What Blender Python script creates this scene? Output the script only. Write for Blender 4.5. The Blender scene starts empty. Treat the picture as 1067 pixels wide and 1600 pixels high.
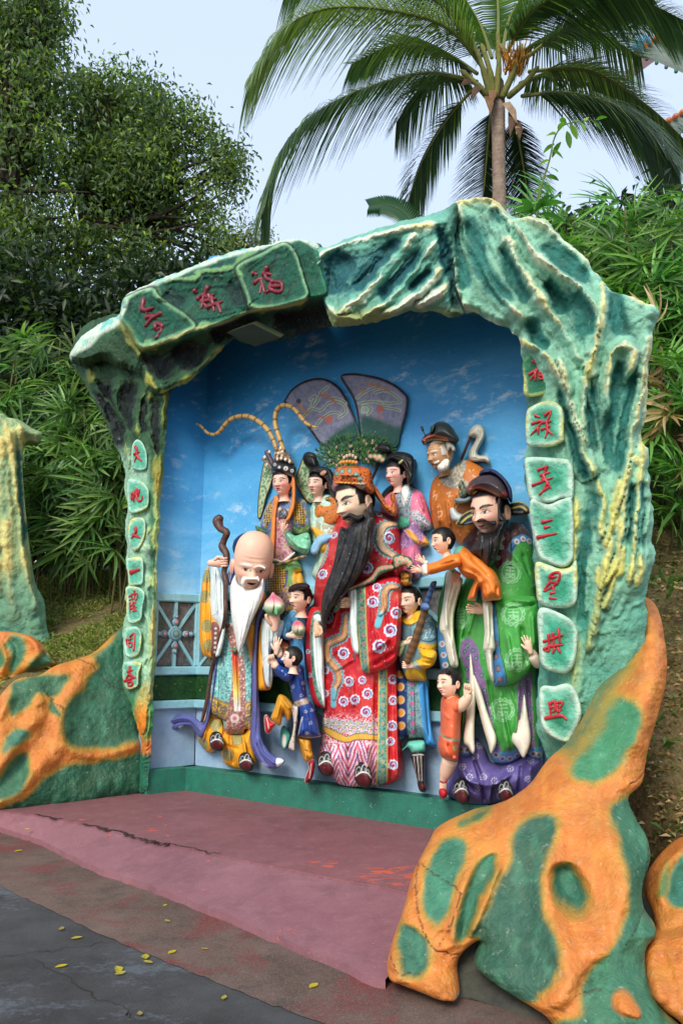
import bpy, math, random
import numpy as np
from mathutils import Vector, Matrix
random.seed(7); RNG = np.random.default_rng(7)
SC = bpy.context.scene
COL = SC.collection

# ------------------------------------------------------------------ camera, sky, sun, exposure
CAM = np.array([0.0, 0.0, 1.5]); PITCH = math.radians(10.8); FOC = 1200.0
cam_data = bpy.data.cameras.new('camera'); cam = bpy.data.objects.new('camera', cam_data); COL.objects.link(cam)
cam.location = CAM; cam.rotation_euler = (math.radians(90) + PITCH, 0, 0)
cam_data.sensor_fit = 'VERTICAL'; cam_data.sensor_height = 36.0; cam_data.lens = 36.0 * FOC / 1600.0
cam_data.clip_end = 2000; SC.camera = cam
SUN_EL, SUN_AZ = math.radians(38), math.radians(203)      # azimuth measured from +Y towards +X
world = bpy.data.worlds.new('World'); SC.world = world; world.use_nodes = True
wn = world.node_tree.nodes; wl = world.node_tree.links
sky = wn.new('ShaderNodeTexSky'); sky.sky_type = 'NISHITA'; sky.sun_disc = False
sky.sun_elevation = SUN_EL; sky.sun_rotation = SUN_AZ
sky.air_density = 1.3; sky.dust_density = 2.0; sky.ozone_density = 2.0; sky.altitude = 0
hz = wn.new('ShaderNodeMix'); hz.data_type = 'RGBA'; hz.inputs[0].default_value = .62; hz.inputs[7].default_value = (4.5, 5.2, 6.4, 1)   # thin even haze over the blue
wl.new(sky.outputs[0], hz.inputs[6]); wl.new(hz.outputs[2], wn['Background'].inputs[0]); wn['Background'].inputs[1].default_value = 0.15
sun_d = bpy.data.lights.new('sun', 'SUN'); sun = bpy.data.objects.new('sun', sun_d); COL.objects.link(sun)
sun_d.energy = 1.95; sun_d.angle = math.radians(22.0); sun_d.color = (1.0, 0.95, 0.86)
_sd = Vector((math.sin(SUN_AZ) * math.cos(SUN_EL), math.cos(SUN_AZ) * math.cos(SUN_EL), math.sin(SUN_EL)))
sun.rotation_euler = _sd.to_track_quat('Z', 'Y').to_euler()
SC.view_settings.view_transform = 'Standard'; SC.view_settings.look = 'None'
SC.view_settings.exposure = 0.58; SC.view_settings.gamma = 1.0; SC.view_settings.use_curve_mapping = False
SC.render.engine = 'CYCLES'

# ------------------------------------------------------------------ measuring helpers (photo survey -> place)
def nrm(v): v = np.asarray(v, float); return v / np.linalg.norm(v)
def rays(p):
    p = np.atleast_2d(np.asarray(p, float)); cx = (p[:, 0] - 533.5) / FOC; cy = (800 - p[:, 1]) / FOC
    s, c = math.sin(PITCH), math.cos(PITCH)
    return np.stack([cx, c - s * cy, s + c * cy], 1)
def project(P):
    q = np.asarray(P, float) - CAM; s, c = math.sin(PITCH), math.cos(PITCH)
    f = q[:, 1] * c + q[:, 2] * s; up = -q[:, 1] * s + q[:, 2] * c
    return np.stack([533.5 + FOC * q[:, 0] / f, 800 - FOC * up / f], 1)
def at(px, py, y):                       # point at ground distance y
    r = rays((px, py))[0]; return CAM + r * (y / r[1])
def on_z(px, py, z=0.0):
    r = rays((px, py))[0]; return CAM + r * ((z - CAM[2]) / r[2])
TAG = {'P': (0, 0, 1), 'A': (400, 560, 3.557), 'B': (580, 620, 3.557), 'C': (230, 780, 3.637), 'D': (380, 880, 4.104),
       'E': (600, 820, 3.554), 'G': (470, 720, 3.017), 'H': (90, 300, 2.092), 'I': (460, 290, 1.758), 'J': (780, 500, 2.286),
       'K': (100, 600, 2.425), 'L': (0, 900, 2.286), 'M': (560, 1150, 2.1045), 'Na': (810, 540, 5.0), 'Nb': (820, 860, 5.0),
       'Nc': (180, 670, 6.96), 'Nd': (180, 880, 6.96), 'Ne': (190, 380, 3.81)}
ZT = ['P']
def Z(t): ZT[0] = t
def q(s, t=None):                        # "x,y x,y" in survey-sheet units -> list of photo points
    x0, y0, k = TAG[t or ZT[0]]
    if not isinstance(s, str): return [(x0 + a / k, y0 + b / k) for a, b in s]
    return [(x0 + float(a) / k, y0 + float(b) / k) for a, b in (w.split(',') for w in s.split())]
def qs(x, t=None): return x / TAG[t or ZT[0]][2]

class Frame:
    """A slanted working plane: origin o, orthonormal u (along) and v (up), d = the way its relief stands out."""
    def __init__(s, o, u, v, d): s.o, s.u, s.v, s.d = map(lambda a: np.asarray(a, float), (o, u, v, d)); s.n = np.cross(s.u, s.v)
    def uv(s, p, d0=0.0):
        r = rays(p); o = s.o + s.d * d0; t = ((o - CAM) @ s.n) / (r @ s.n); w = CAM + r * t[:, None] - o
        return np.stack([w @ s.u, w @ s.v], 1)
    def w(s, uv, d):
        uv = np.atleast_2d(uv); return s.o + uv[:, :1] * s.u + uv[:, 1:2] * s.v + np.broadcast_to(np.asarray(d, float), (len(uv),))[:, None] * s.d
    def pt(s, p, d): return s.w(s.uv(p, d), d)[0]

ZP = 0.15                                                        # platform height
_a, _b = on_z(302, 1231, ZP), on_z(690, 1290, ZP)
WU = nrm(_b - _a); CORNER = _a
_mid = (_a + _b) / 2; _dc = CAM - _mid; _dc[2] = 0; WD = nrm(_dc)
WALL = Frame(CORNER, WU, (0, 0, 1), nrm(WD + np.array([0, 0, -0.05])))
_c = on_z(227, 1239, ZP); SU = nrm(_c - CORNER)
_sn = nrm(np.cross(SU, (0, 0, 1))); _sn = _sn if _sn @ (CAM - CORNER) > 0 else -_sn
SIDE = Frame(CORNER, -SU, (0, 0, 1), _sn)
ARCHL = Frame(CORNER, WU, (0, 0, 1), nrm(WD + np.array([0, 0, -0.10])))
ARCHT = Frame(CORNER, WU, (0, 0, 1), nrm(WD + np.array([0, 0, -0.58])))
ARCHR = Frame(CORNER, WU, (0, 0, 1), nrm(WD + np.array([0.0, 0, -0.30])))

# ------------------------------------------------------------------ colour, noise
def lin(c):
    c = np.asarray(c, float) / 255.0; return np.where(c <= .04045, c / 12.92, ((c + .055) / 1.055) ** 2.4)
def _h2(ix, iy, s):
    n = (ix.astype(np.int64) * 374761393 + iy.astype(np.int64) * 668265263 + s * 974711) & 0x7fffffff
    n = ((n ^ (n >> 13)) * 1274126177) & 0x7fffffff; return ((n ^ (n >> 16)) & 0xffff) / 65535.0
def vnoise(x, y, s=0):
    ix, iy = np.floor(x), np.floor(y); fx, fy = x - ix, y - iy; fx = fx * fx * (3 - 2 * fx); fy = fy * fy * (3 - 2 * fy)
    a, b, c, d = _h2(ix, iy, s), _h2(ix + 1, iy, s), _h2(ix, iy + 1, s), _h2(ix + 1, iy + 1, s)
    return (a * (1 - fx) + b * fx) * (1 - fy) + (c * (1 - fx) + d * fx) * fy
def fbm(x, y, s=0, o=4):
    t = 0; a = .5
    for k in range(o): t = t + a * vnoise(x, y, s + k * 17); x, y, a = x * 2.03, y * 2.03, a * .5
    return t / (1 - .5 ** o)
def sstep(a, b, x): t = np.clip((x - a) / (b - a), 0, 1); return t * t * (3 - 2 * t)

# ------------------------------------------------------------------ 2D geometry
def smooth(p, n=5, closed=True):
    p = np.asarray(p, float); m = len(p); out = []
    for i in range(m if closed else m - 1):
        a, b, c, d = (p[(i - 1) % m], p[i], p[(i + 1) % m], p[(i + 2) % m]) if closed else (p[max(i - 1, 0)], p[i], p[i + 1], p[min(i + 2, m - 1)])
        for k in range(n):
            t = k / n; out.append(.5 * (2 * b + (c - a) * t + (2 * a - 5 * b + 4 * c - d) * t * t + (3 * b - a - 3 * c + d) * t ** 3))
    if not closed: out.append(p[-1])
    return np.array(out)
def seg_dist(P, L, closed=False):
    """distance, nearest point, arc position of points P to polyline L"""
    A = L if closed else L[:-1]; B = np.roll(L, -1, 0) if closed else L[1:]
    dist = np.full(len(P), 1e9); near = np.zeros((len(P), 2)); arc = np.zeros(len(P))
    D = B - A; l2 = (D * D).sum(1) + 1e-12
    for s in range(0, len(P), 6000):
        p = P[s:s + 6000]
        t = np.clip(((p[:, None, 0] - A[None, :, 0]) * D[:, 0] + (p[:, None, 1] - A[None, :, 1]) * D[:, 1]) / l2, 0, 1)
        X = A[:, 0] + t * D[:, 0]; Y = A[:, 1] + t * D[:, 1]
        d2 = (p[:, None, 0] - X) ** 2 + (p[:, None, 1] - Y) ** 2
        k = d2.argmin(1); i = np.arange(len(p)); dist[s:s + 6000] = np.sqrt(d2[i, k]); near[s:s + 6000, 0] = X[i, k]; near[s:s + 6000, 1] = Y[i, k]
        arc[s:s + 6000] = (k + t[i, k]) / len(A)
    return dist, near, arc
def inside(P, L):
    A = L; B = np.roll(L, -1, 0); r = np.zeros(len(P), bool)
    for s in range(0, len(P), 8000):
        x, y = P[s:s + 8000, 0:1], P[s:s + 8000, 1:2]
        c = ((A[:, 1] > y) != (B[:, 1] > y)) & (x < (B[:, 0] - A[:, 0]) * (y - A[:, 1]) / (B[:, 1] - A[:, 1] + 1e-15) + A[:, 0])
        r[s:s + 8000] = c.sum(1) % 2 == 1
    return r

# ------------------------------------------------------------------ linking
ROOT = {}
def thing(name, label, cat, loc, group=None):
    o = bpy.data.objects.new(name, None); COL.objects.link(o); o.location = loc; o.empty_display_size = .1
    o['label'] = label; o['category'] = cat
    if group: o['group'] = group
    ROOT[o] = np.asarray(loc, float); return o
def link(name, V, Fc, mat, parent=None, cols=None, flat=False, **props):
    V = np.asarray(V, float)
    off = np.zeros(3); p = parent
    while p is not None:
        if p in ROOT: off = ROOT[p]; break
        p = p.parent
    if parent is None:
        off = V.mean(0); off[2] = V[:, 2].min()
    me = bpy.data.meshes.new(name)
    if isinstance(Fc, np.ndarray):
        n, k = Fc.shape; me.vertices.add(len(V)); me.vertices.foreach_set('co', (V - off).ravel().astype(np.float32))
        me.loops.add(n * k); me.loops.foreach_set('vertex_index', Fc.ravel().astype(np.int32))
        me.polygons.add(n); me.polygons.foreach_set('loop_start', np.arange(0, n * k, k, dtype=np.int32)); me.update(calc_edges=True)
    else:
        me.from_pydata((V - off).tolist(), [], [list(map(int, f)) for f in Fc]); me.update()
    if not flat: me.polygons.foreach_set('use_smooth', [True] * len(me.polygons))
    if cols is not None:
        a = me.color_attributes.new('Col', 'FLOAT_COLOR', 'POINT'); c = np.ones((len(V), 4), np.float32); c[:, :3] = np.clip(cols, 0, 1); a.data.foreach_set('color', c.ravel())
    me.materials.append(mat); o = bpy.data.objects.new(name, me); COL.objects.link(o)
    if parent is not None: o.parent = parent
    else: o.location = off; ROOT[o] = off
    for k, v in props.items(): o[k] = v
    return o

# ------------------------------------------------------------------ materials
def mat(name, rough=.5, spec=.5, col=None, bump=0, bscale=60, dirt=0, dscale=3, dcol=(0.1, .09, .07), attr=True, trans=0, var=0, vscale=8, chips=0, pits=0):
    m = bpy.data.materials.new(name); m.use_nodes = True; nt = m.node_tree; N = nt.nodes; L = nt.links; b = N['Principled BSDF']
    b.inputs['Roughness'].default_value = rough; b.inputs['Specular IOR Level'].default_value = spec
    geo = N.new('ShaderNodeNewGeometry')
    if attr and col is None: a = N.new('ShaderNodeAttribute'); a.attribute_name = 'Col'; cur = a.outputs['Color']
    else: a = N.new('ShaderNodeRGB'); a.outputs[0].default_value = (*col, 1); cur = a.outputs[0]
    def noise(sc, det=5, r=.6):
        n = N.new('ShaderNodeTexNoise'); n.inputs['Scale'].default_value = sc; n.inputs['Detail'].default_value = det; n.inputs['Roughness'].default_value = r; L.new(geo.outputs['Position'], n.inputs['Vector']); return n.outputs['Fac']
    def ramp(f, a, b_):
        r = N.new('ShaderNodeMapRange'); r.inputs['From Min'].default_value = a; r.inputs['From Max'].default_value = b_; L.new(f, r.inputs['Value']); return r.outputs['Result']
    def mix(f, c1, c2, mode='MIX'):
        x = N.new('ShaderNodeMix'); x.data_type = 'RGBA'; x.blend_type = mode
        if isinstance(f, float): x.inputs[0].default_value = f
        else: L.new(f, x.inputs[0])
        for i, c in ((6, c1), (7, c2)):
            if isinstance(c, tuple): x.inputs[i].default_value = (*c, 1)
            else: L.new(c, x.inputs[i])
        return x.outputs[2]
    def mul(f, k):
        x = N.new('ShaderNodeMath'); x.operation = 'MULTIPLY'; L.new(f, x.inputs[0]); x.inputs[1].default_value = k; return x.outputs[0]
    if var:
        f = ramp(noise(vscale, 6), .3, .7); hs = N.new('ShaderNodeHueSaturation'); L.new(cur, hs.inputs['Color'])
        v = N.new('ShaderNodeMapRange'); v.inputs['To Min'].default_value = 1 - var; v.inputs['To Max'].default_value = 1 + var; L.new(f, v.inputs['Value']); L.new(v.outputs[0], hs.inputs['Value']); cur = hs.outputs['Color']
    if dirt: cur = mix(mul(ramp(noise(dscale, 8, .7), .5, .75), dirt), cur, tuple(dcol))
    if chips: cur = mix(mul(ramp(noise(38, 3, .5), .70, .73), chips), cur, (.62, .6, .55))
    if pits: cur = mix(mul(ramp(noise(55, 4, .6), .66, .72), pits), cur, (.05, .07, .05)); cur = mix(mul(ramp(noise(24, 6, .7), .60, .70), pits * .5), cur, (.62, .66, .52))
    L.new(cur, b.inputs['Base Color'])
    if bump:
        bp = N.new('ShaderNodeBump'); bp.inputs['Strength'].default_value = bump; bp.inputs['Distance'].default_value = .02; L.new(noise(bscale, 6, .6), bp.inputs['Height']); L.new(bp.outputs[0], b.inputs['Normal'])
    if trans:
        tr = N.new('ShaderNodeBsdfTranslucent'); L.new(cur, tr.inputs['Color']); ms = N.new('ShaderNodeMixShader'); ms.inputs[0].default_value = trans
        L.new(b.outputs[0], ms.inputs[1]); L.new(tr.outputs[0], ms.inputs[2]); L.new(ms.outputs[0], N['Material Output'].inputs[0])
    m['_h'] = 1
    return m
ENAMEL = mat('enamel_paint', rough=.46, spec=.4, bump=.2, bscale=45, dirt=.38, dscale=8, dcol=(.15, .12, .09), var=.16, vscale=16, chips=.45)
SKIN = mat('skin_paint', rough=.48, spec=.35, bump=.05, bscale=40, dirt=.22, dscale=12, dcol=(.25, .17, .12), var=.08, vscale=12)
ROCK = mat('painted_cement_rock', rough=.68, spec=.3, bump=1.0, bscale=30, dirt=.45, dscale=7, dcol=(.08, .10, .06), var=.22, vscale=13, pits=.5)
MOUND = mat('painted_cement_mound', rough=.5, spec=.4, bump=.7, bscale=42, dirt=.38, dscale=5, dcol=(.12, .11, .06), var=.2, vscale=10, chips=.3, pits=.5)
RED = mat('red_lettering', rough=.4, col=tuple(lin((178, 30, 42))), var=.15, vscale=30, bump=.1)

# ------------------------------------------------------------------ relief sculpture
class Ctx: pass
def relief(name, poly, parent, F=None, d0=0.0, bulge=.1, R=None, step=.008, color=(200, 200, 200), paint=(), folds=(), thick=None, back=None, taper=.12, rag=0,
           mat=None, noise=None, hfn=None, cfn=None, sharp=False, flatten=0, gloss=None, **props):
    """A sculpted, paint-covered relief: outline poly (photo survey points) on the plane F set d0 out, swelling by bulge."""
    F = F or WALL; mat = mat or ENAMEL
    if F in (WALL, ARCHL, ARCHT, ARCHR):                # each piece stands out towards the visitors' path in front of it
        ce = F.w(F.uv([np.mean(poly, 0)], d0), d0)[0]; F = Frame(F.o, F.u, F.v, nrm(CAM - ce))
    uvp = F.uv(poly, d0)
    L = np.asarray(uvp) if sharp else smooth(uvp, 5)
    if sharp:
        seg = []
        for i in range(len(L)):
            a, b = L[i], L[(i + 1) % len(L)]; n = max(1, int(np.linalg.norm(b - a) / (step * 3)))
            seg += [a + (b - a) * k / n for k in range(n)]
        L = np.array(seg)
    if rag:                                             # broken, weathered outline
        ac = np.concatenate([[0], np.cumsum(np.linalg.norm(np.diff(L, axis=0), axis=1))]); m_ = np.arange(0, ac[-1], step * 2); L = np.column_stack([np.interp(m_, ac, L[:, 0]), np.interp(m_, ac, L[:, 1])])
        tn = np.gradient(L, axis=0); tn /= np.linalg.norm(tn, axis=1)[:, None] + 1e-9; L = L + np.column_stack([-tn[:, 1], tn[:, 0]]) * (((fbm(m_ * 5, m_ * 0, 3) - .5) * 1.6 + (fbm(m_ * 19, m_ * 0, 5) - .5) * .9) * rag * 2)[:, None]
    lo, hi = L.min(0) - step * 1.5, L.max(0) + step * 1.5
    nx, ny = int((hi[0] - lo[0]) / step) + 2, int((hi[1] - lo[1]) / step) + 2
    gx, gy = np.meshgrid(np.arange(nx), np.arange(ny)); P = np.stack([lo[0] + gx.ravel() * step, lo[1] + gy.ravel() * step], 1)
    ins = inside(P, L)
    g = ins.reshape(ny, nx); qm = g[:-1, :-1] | g[1:, :-1] | g[:-1, 1:] | g[1:, 1:]
    iy, ix = np.nonzero(qm); i0 = iy * nx + ix; Q = np.stack([i0, i0 + 1, i0 + nx + 1, i0 + nx], 1)
    used = np.unique(Q); re = np.full(nx * ny, -1); re[used] = np.arange(len(used)); Q = re[Q]; P = P[used]; ins = ins[used]
    dist, near, _ = seg_dist(P, L, True); P[~ins] = near[~ins]; dist[~ins] = 0
    c = Ctx(); c.uv = P; c.d = dist; c.px = project(F.w(P, d0)); c.mpp = float(np.median(np.linalg.norm(F.w(P[:50], d0) - CAM, axis=1))) / FOC
    R = R or max(dist.max(), 1e-3); t = np.clip(dist / R, 0, 1)
    c.h = bulge * np.sqrt(np.clip(1 - (1 - t) ** 2, 0, 1)); c.edge = np.clip(dist / (6 * c.mpp), 0, 1)
    for f in folds:
        pts, wd, am = f; Lp = F.uv(smooth(pts, 5, False) if len(pts) > 2 else pts, d0); wd_m = wd * c.mpp
        m = (np.abs(P - Lp.mean(0)) < (np.ptp(Lp, axis=0) / 2 + 3 * wd_m + .02)).all(1)
        if m.any(): dd, _, ar = seg_dist(P[m], Lp); c.h[m] += am * np.exp(-(dd / wd_m) ** 2) * c.edge[m] * np.clip(np.minimum(ar, 1 - ar) * 6 + .25, 0, 1)
    if noise: c.h += noise[0] * (fbm(P[:, 0] * noise[1] + 13, P[:, 1] * noise[1] * (noise[2] if len(noise) > 2 else 1) + 7, len(poly)) - .5) * 2 * c.edge
    if hfn: hfn(c)
    c.col = np.tile(lin(color), (len(P), 1))
    if cfn: cfn(c)
    for f in paint: f(c)
    V = F.w(P, d0 + c.h)
    if back is None: back = max(d0 - (thick if thick is not None else .25), -.05) if thick is None else d0 - thick
    E = np.concatenate([Q[:, [0, 1]], Q[:, [1, 2]], Q[:, [2, 3]], Q[:, [3, 0]]]); key = np.sort(E, 1); key = key[:, 0].astype(np.int64) * len(P) + key[:, 1]
    _, inv, cnt = np.unique(key, return_inverse=True, return_counts=True); B = E[cnt[inv] == 1]
    bv = np.unique(B); rb = np.full(len(P), -1); rb[bv] = np.arange(len(bv)) + len(P)
    # a rim ring a little behind the edge keeps the rounded edge, then the back ring
    Pb = P[bv];
    inw = np.zeros_like(Pb)
    tv = P[B[:, 1]] - P[B[:, 0]]; nl_ = np.column_stack([-tv[:, 1], tv[:, 0]]); np.add.at(inw, rb[B[:, 0]] - len(P), nl_); np.add.at(inw, rb[B[:, 1]] - len(P), nl_)
    inw /= np.linalg.norm(inw, axis=1)[:, None] + 1e-9; tp = min(taper * (d0 - back + .02), .35 * dist.max())
    V2 = F.w(Pb + inw * tp, np.full(len(bv), back)); SQ = np.stack([B[:, 1], B[:, 0], rb[B[:, 0]], rb[B[:, 1]]], 1)
    o = link(name, np.concatenate([V, V2]), np.concatenate([Q, SQ]), mat, parent, np.concatenate([c.col, c.col[bv]]), **props)
    c.F, c.d0, c.V, c.o = F, d0, V, o
    def surf(p):                                        # depth and point of the surface at photo points
        uv = F.uv(p, d0); return np.array([c.h[((P - a) ** 2).sum(1).argmin()] + d0 for a in uv])
    c.surf = surf
    return c

# ---- painters: every one takes survey points of the current sheet and returns f(ctx)
def _mixc(c, m, col, h=0):
    m = np.clip(m, 0, 1); c.col += (lin(col) - c.col) * m[:, None]; c.h += h * m
def pP(s, col, soft=.8, h=0, n=4):
    L = smooth(q(s), n) if n > 1 else np.array(q(s))
    def f(c):
        lo, hi = L.min(0) - 4 * soft - 2, L.max(0) + 4 * soft + 2; k = np.nonzero(((c.px > lo) & (c.px < hi)).all(1))[0]
        if len(k) == 0: return
        d, _, _ = seg_dist(c.px[k], L, True); sg = np.where(inside(c.px[k], L), d, -d); m = np.zeros(len(c.px)); m[k] = sstep(-soft, soft, sg); _mixc(c, m, col, h)
    return f
def pL(s, w, col, soft=.6, h=0, n=4, taper=False):
    p = q(s); L = smooth(p, n, False) if len(p) > 2 else np.array(p); w = qs(w) / 2
    def f(c):
        lo, hi = L.min(0) - w - 4 * soft, L.max(0) + w + 4 * soft; k = np.nonzero(((c.px > lo) & (c.px < hi)).all(1))[0]
        if len(k) == 0: return
        d, _, ar = seg_dist(c.px[k], L); ww = w * (1 - .75 * np.abs(ar * 2 - 1) ** 2) if taper else w
        m = np.zeros(len(c.px)); m[k] = sstep(soft, -soft, d - ww); _mixc(c, m, col, h)
    return f
def pC(x, y, r, col, r2=0, soft=.6, h=0, ay=1.0):
    (X, Y), = q([(x, y)]); r, r2 = qs(r), qs(r2)
    def f(c):
        d = np.hypot(c.px[:, 0] - X, (c.px[:, 1] - Y) / ay); m = sstep(soft, -soft, d - r) * (sstep(-soft, soft, d - r2) if r2 else 1); _mixc(c, m, col, h)
    return f
def pB(d0, d1, col, soft=.6, h=0):       # a band that follows the outline, in photo pixels
    def f(c): d = c.d / c.mpp; _mixc(c, sstep(d0 - soft, d0 + soft, d) * sstep(d1 + soft, d1 - soft, d), col, h)
    return f
def _clipped(g, s):
    L = smooth(q(s), 4)
    def f(c):
        k = inside(c.px, L); col0, h0 = c.col.copy(), c.h.copy(); g(c); c.col[~k] = col0[~k]; c.h[~k] = h0[~k]
    return f
def pSpeck(col, sc=1.0, th=.62, s=None, seed=3, h=0):  # scattered little flecks
    def g(c): _mixc(c, sstep(th, th + .08, vnoise(c.px[:, 0] / (2.2 * sc), c.px[:, 1] / (2.2 * sc), seed)), col, h)
    return _clipped(g, s) if s else g
def pCheck(cols, sz, s=None, rot=0.0, h=0):            # scale / brocade lattice
    def g(c):
        a, b = math.cos(rot), math.sin(rot); x = (c.px[:, 0] * a + c.px[:, 1] * b) / sz; y = (-c.px[:, 0] * b + c.px[:, 1] * a) / sz
        k = ((np.floor(x) + np.floor(y)) % 2)
        for i, cc in enumerate(cols): _mixc(c, (k == i).astype(float), cc, h * i)
    return _clipped(g, s) if s else g
def pSwirl(x, y, r, c1=(178, 208, 236), c2=(30, 42, 108), c3=(205, 38, 52)):
    (X, Y), = q([(x, y)]); r = qs(r)
    def f(c):
        dx, dy = c.px[:, 0] - X, c.px[:, 1] - Y; d = np.hypot(dx, dy); k = np.nonzero(d < r * 1.5)[0]
        if len(k) == 0: return
        th = np.arctan2(dy[k], dx[k]); rr = d[k] / r; m = np.zeros(len(c.px))
        edge = 1 + .07 * np.cos(9 * th); m[k] = sstep(edge + .06, edge - .06, rr); _mixc(c, m, c1, .006)
        m[:] = 0; m[k] = sstep(edge + .02, edge - .05, rr) * sstep(edge - .18, edge - .12, rr); _mixc(c, m, (236, 242, 248))
        ph = (rr * 1.75 - th / (2 * np.pi)) % 1.0; inner = sstep(.80, .72, rr)
        m[:] = 0; m[k] = inner * sstep(.0, .12, ph) * sstep(.62, .5, ph); _mixc(c, m, c2, .003)
        m[:] = 0; m[k] = inner * sstep(.32, .42, ph) * sstep(.72, .6, ph); _mixc(c, m, c3)
        m[:] = 0; m[k] = sstep(.26, .18, rr); _mixc(c, m, c3)
    return f
def pShou(x, y, r, col=(150, 200, 150)):               # round longevity medallion, line work
    (X, Y), = q([(x, y)]); r = qs(r)
    def f(c):
        dx, dy = (c.px[:, 0] - X) / r, (c.px[:, 1] - Y) / r; d = np.hypot(dx, dy); k = d < 1.25
        if not k.any(): return
        w = .055; th = np.arctan2(dy, dx); m = np.zeros(len(c.px))
        def ln(v): return sstep(w * 1.5, w * .5, np.abs(v))
        m = np.maximum(m, ln(d - .82)); m = np.maximum(m, ln(d - 1.02 - .05 * np.cos(14 * th)) * .9)
        bx = (np.abs(dx) < .5)
        m = np.maximum(m, ln(dx) * (np.abs(dy) < .55)); 
        for yy in (-.45, -.15, .15): m = np.maximum(m, ln(dy - yy) * (np.abs(dx) < .5 - .1 * abs(yy)))
        for xx in (-.28, .28): m = np.maximum(m, ln(np.hypot(dx - xx, dy - .4) - .16))
        _mixc(c, m * k, col, .002)
    return f
def pDots(pts, r, col, col2=None, r2=0, h=0):
    fs = []
    for x, y in pts:
        if col2 is not None: fs.append(pC(x, y, r2, col2))
        fs.append(pC(x, y, r, col, h=h))
    def f(c):
        for g in fs: g(c)
    return f
def along(s, n):
    L = smooth(q(s), 6, False) if len(q(s)) > 2 else np.array(q(s)); d = np.concatenate([[0], np.cumsum(np.linalg.norm(np.diff(L, axis=0), axis=1))]); t = (np.arange(n) + .5) / n * d[-1]
    x0, y0, k = TAG[ZT[0]]; X = np.interp(t, d, L[:, 0]); Y = np.interp(t, d, L[:, 1]); return [((a - x0) * k, (b - y0) * k) for a, b in zip(X, Y)]

# ------------------------------------------------------------------ tubes, hands
def tube_vf(pts, rad, n=10, flat=1.0, nrmv=None, caps=True):
    pts = np.asarray(pts, float); m = len(pts); rad = np.broadcast_to(np.asarray(rad, float), (m,)).copy()
    T = np.gradient(pts, axis=0); T /= np.linalg.norm(T, axis=1)[:, None] + 1e-12
    ref = np.asarray(nrmv if nrmv is not None else (0.31, -.9, .3)); V = []; rows = []
    idx = list(range(m)); P2, R2, T2 = list(pts), list(rad), list(T)
    if caps:
        P2 = [pts[0] - T[0] * rad[0] * .8, pts[0] - T[0] * rad[0] * .5] + P2 + [pts[-1] + T[-1] * rad[-1] * .5, pts[-1] + T[-1] * rad[-1] * .8]
        R2 = [rad[0] * .25, rad[0] * .8] + R2 + [rad[-1] * .8, rad[-1] * .25]; T2 = [T[0], T[0]] + T2 + [T[-1], T[-1]]
    for p, r, t in zip(P2, R2, T2):
        b = ref - t * (ref @ t); b /= np.linalg.norm(b) + 1e-12; a = np.cross(t, b)
        for k in range(n): th = 2 * math.pi * k / n; V.append(p + a * math.cos(th) * r + b * math.sin(th) * r * flat)
    Fs = []
    for i in range(len(P2) - 1):
        for k in range(n): Fs.append((i * n + k, i * n + (k + 1) % n, (i + 1) * n + (k + 1) % n, (i + 1) * n + k))
    Fs.append(tuple(reversed(range(n)))); Fs.append(tuple(range((len(P2) - 1) * n, len(P2) * n)))
    return V, Fs
def join(parts):
    V, Fs = [], []
    for v, f in parts: o = len(V); V += list(v); Fs += [tuple(i + o for i in a) for a in f]
    return V, Fs
def wall_tube(name, s, d, r, parent, col, F=None, m=None, n=10, flat=1.0, sm=True, band=None, **props):
    """tube through survey points; d (m) and r (sheet units) may be lists"""
    F = F or WALL; p = q(s); k = len(p); d = np.broadcast_to(np.asarray(d, float), (k,)); r = np.broadcast_to(np.asarray(r, float), (k,))
    W = np.array([F.pt(a, b) for a, b in zip(p, d)]); rm = np.array([qs(x) * np.linalg.norm(w - CAM) / FOC for x, w in zip(r, W)])
    if sm and k > 2:
        B = np.concatenate([W, rm[:, None]], 1); m_ = smooth(B, 8, False); W, rm = m_[:, :3], m_[:, 3]
    V, Fs = tube_vf(W, rm, n, flat, -F.n if F.n @ (CAM - F.o) < 0 else F.n)
    cols = np.tile(lin(col), (len(V), 1))
    if band is not None:
        seg = np.repeat(np.arange(len(V) // n), n); cols[(seg % band[0]) < band[1]] = lin(band[2])
    return link(name, V, Fs, m or ENAMEL, parent, cols, **props)
def brush(s, w, F, surf, off=.006):
    """one lettering stroke lying on a surface"""
    p = np.array(q(s)); L = smooth(p, 5, False) if len(p) > 2 else np.array([p[0] + (p[1] - p[0]) * t for t in (0, .3, .6, 1)])
    ds = surf(L) + off; W = np.array([F.pt(a, b) for a, b in zip(L, ds)]); t = np.linspace(0, 1, len(L))
    r = qs(w) / 2 * (1.0 - .45 * t ** 2 + .25 * np.exp(-(t / .15) ** 2)) * np.linalg.norm(W[0] - CAM) / FOC
    return tube_vf(W, r, 8, .7, F.d)
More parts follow.
